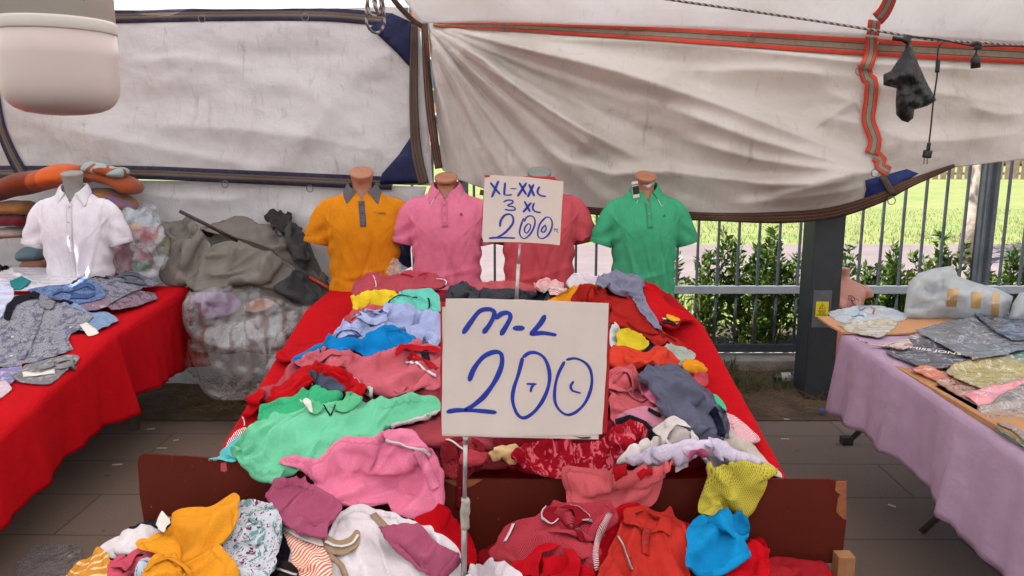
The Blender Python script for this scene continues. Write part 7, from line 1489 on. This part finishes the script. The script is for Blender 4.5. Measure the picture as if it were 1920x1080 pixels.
roperun('loop', [(690, -30), (687, 20), (688, 45), (698, 60), (712, 60), (721, 42), (719, 10), (716, -30)], 2.6, .0042, parent=re_); roperun('loop', [(694, -30), (690, 8), (696, 28), (706, 30), (714, 14), (712, -30)], 2.59, .0042, parent=re_)
roperun('loop', [(698, -30), (700, 2), (707, 22), (704, 0), (700, -30)], 2.58, .0042, parent=re_); roperun('loop', [(704, -30), (714, 4), (716, 30), (710, -30)], 2.61, .004, parent=re_)
RY = 4.15
roperun('guy_rope', [(1180, -12), (1280, 3), (1420, 23), (1560, 44), (1700, 67), (1760, 76), (1840, 80), (1960, 90)], RY, .0065, 'long twisted rope sagging under the roof to the right')
M_cable = plain('black_rubber', (20, 18, 18), .5); M_bag = NT('black_bin_liner'); v = M_bag.coord('Object'); M_bag.b.inputs['Base Color'].default_value = lin((9, 9, 9)); M_bag.b.inputs['Roughness'].default_value = .36; M_bag.l(M_bag.bump(M_bag.noise(v, 11, 5, .6, 1.2), .9, .02), M_bag.b.inputs['Normal']); M_bag = M_bag.m
# black bag tied to the rope
bb = pillow('bin_liner', [(1700, 76), (1706, 76), (1714, 98), (1722, 120), (1738, 155), (1756, 188), (1738, 199), (1714, 206), (1712, 222), (1702, 230), (1690, 226), (1680, 215), (1679, 190), (1681, 166), (1670, 163), (1656, 160), (1656, 140), (1670, 133), (1684, 112), (1696, 94)], RY - .03, .055, M_bag, 'black plastic bag knotted to the rope on the right', 'bag', step=5, crease=.55, cf=16, inset=.8)
pillow('tied_knot', [(1672, 76), (1674, 67), (1692, 70), (1700, 64), (1710, 68), (1708, 78), (1700, 84), (1690, 78)], RY - .045, .02, M_bag, parent=bb, step=4, crease=.5, cf=9)
# cable with plug, cable run with a lamp holder
cb = tag(empty('power_cable', tuple(PY(1745, 190, RY - .12))), 'black cable with a plug dangling from the rope right of the black bag', 'cable')
roperun('wire', [(1768, 79), (1760, 88), (1758, 105), (1757, 140), (1750, 190), (1745, 240), (1741, 275)], RY - .12, .0042, parent=cb, mat=M_cable)
roperun('connector', [(1759, 112), (1757, 136)], RY - .12, .011, parent=cb, mat=M_cable); roperun('plug', [(1742, 268), (1740, 282)], RY - .12, .010, parent=cb, mat=M_cable); roperun('plug', [(1740, 282), (1737, 296)], RY - .12, .022, parent=cb, mat=M_cable)
for du in (-3, 3): roperun('prong', [(1736 + du, 296), (1735 + du, 308)], RY - .12, .0028, parent=cb, mat=M_steel)
cs = tag(empty('lamp_holder', tuple(PY(1829, 105, RY - .1))), 'empty black lamp holder tied to the cable at the upper right', 'lamp holder')
roperun('wire', [(1700, 68), (1760, 74), (1826, 86), (1880, 86), (1960, 88)], RY - .1, .0042, parent=cs, mat=M_cable); roperun('knot', [(1820, 86), (1830, 80), (1840, 88), (1828, 92), (1836, 84)], RY - .1, .009, parent=cs, mat=M_cable)
roperun('wire', [(1832, 88), (1829, 104)], RY - .1, .004, parent=cs, mat=M_cable); roperun('socket', [(1829, 102), (1829, 108), (1829, 127)], RY - .1, [.008] + [.021] * 60, parent=cs, mat=M_cable) if False else None
c = np.array(cs.location); V, F = tube_data([PY(1829, 102, RY - .1) - c, PY(1829, 107, RY - .1) - c, PY(1829, 111, RY - .1) - c, PY(1829, 128, RY - .1) - c], [.008, .016, .023, .022], 16); mesh('socket', V, F, M_cable, cs)
# ================================================================== litter on the ground
M_litw = plain('litter_paper', (190, 180, 168), .8); M_blue_c = plain('blue_cap', (30, 90, 190), .35)
def litter(u_, v_, L, W_, a, name, mat, label, cat, z=.006):
    p = PZ(u_, v_, z); bm = bmesh.new(); add_box(bm, (0, 0, 0), (L, W_, .004)); o = bmobj(name, bm, mat, bevel=.0015); o.location = p; o.rotation_euler = (0, 0, a); tag(o, label, cat, 'litter on the paving'); return o
for u_, v_, L, W_, a, lb_ in [(283, 804, .045, .016, .2, 'white paper scrap nearest the left red cloth'), (303, 840, .06, .008, 0, 'cigarette end left of the brown panel top'), (220, 871, .05, .016, .1, 'folded pale wrapper on the slabs left of the panel'), (1472, 823, .045, .010, -.1, 'cigarette end on the slabs right of the striped shirt'),
                              (1672, 948, .035, .014, -.8, 'white sweet wrapper between panel and lilac cloth'), (1475, 786, .035, .010, -.1, 'cigarette end at the edge of the dirt strip'), (330, 825, .03, .012, .5, 'tiny pale scrap between the left stall and the centre one')]:
    litter(u_, v_, L, W_, a, 'paper_scrap', M_litw, lb_, 'litter')
o = lathe('bottle_cap', [(.001, .0), (.017, 0), (.018, .002), (.018, .013), (.016, .014), (.014, .006), (.001, .005)], M_blue_c, None, 20); o.location = PZ(1541, 771, .03); o.name = 'lid'; tag(o, 'blue plastic bottle cap at the foot of the dark post', 'bottle cap')
M_gb = NT('green_glass'); M_gb.b.inputs['Base Color'].default_value = lin((30, 70, 44)); M_gb.b.inputs['Roughness'].default_value = .12; M_gb.b.inputs['Transmission Weight'].default_value = .3; M_gb = M_gb.m
p = PZ(1450, 708, .07); o = lathe('bottle', [(.001, 0), (.03, 0), (.032, .01), (.032, .15), (.014, .21), (.012, .26), (.014, .27), (.001, .27)], M_gb, None, 20); o.location = p; o.rotation_euler = (0, R(86), R(-8)); tag(o, 'green bottle lying in the weeds left of the post', 'bottle')
lathe('paper_label', [(.0325, .05), (.0328, .052), (.0328, .11), (.0325, .112)], M_litw, o, 20)
M_gpl = clearplastic('ground_plastic', (160, 158, 160), haze=.07, rough=.12, bscale=22)
PGd = Pile((0, 3.5, .0), 10, (-2.4, 2.2), (-1.6, 1.9), (-.2, .2), lambda x, y: np.where(y > 2.28, .0 + .05 * (y > 4.56), -.12), cell=.02)
for pl, lb_ in [([(1478, 704), (1495, 694), (1502, 706), (1490, 716)], 'white plastic scrap at the foot of the post'), ([(30, 1070), (80, 1020), (150, 1030), (148, 1075), (90, 1110)], 'clear plastic bag on the ground at the lower left corner')]:
    drape(PGd, 'plastic_scrap', pl, M_gpl, lb_, 'plastic litter', 'plastic litter on the ground', s=.016, str_=1.25, amp=.05, wl=9, lift=.01, fold=.02)
# cellophane scrap between mustard and pink torsos
PF = Pile((-.9, 4.4, .9), 70, (-.4, .5), (-.3, .3), (-.3, .3), lambda x, y: np.where(y > 4.42, 1.3, .8), cell=.01)
drape(PF, 'clear_wrap', [(722, 508), (740, 478), (752, 492), (790, 514), (760, 520), (735, 520)], M_clear, 'clear wrap standing up between the mustard and pink torsos', 'plastic wrap', s=.012, str_=1.15, amp=.05)
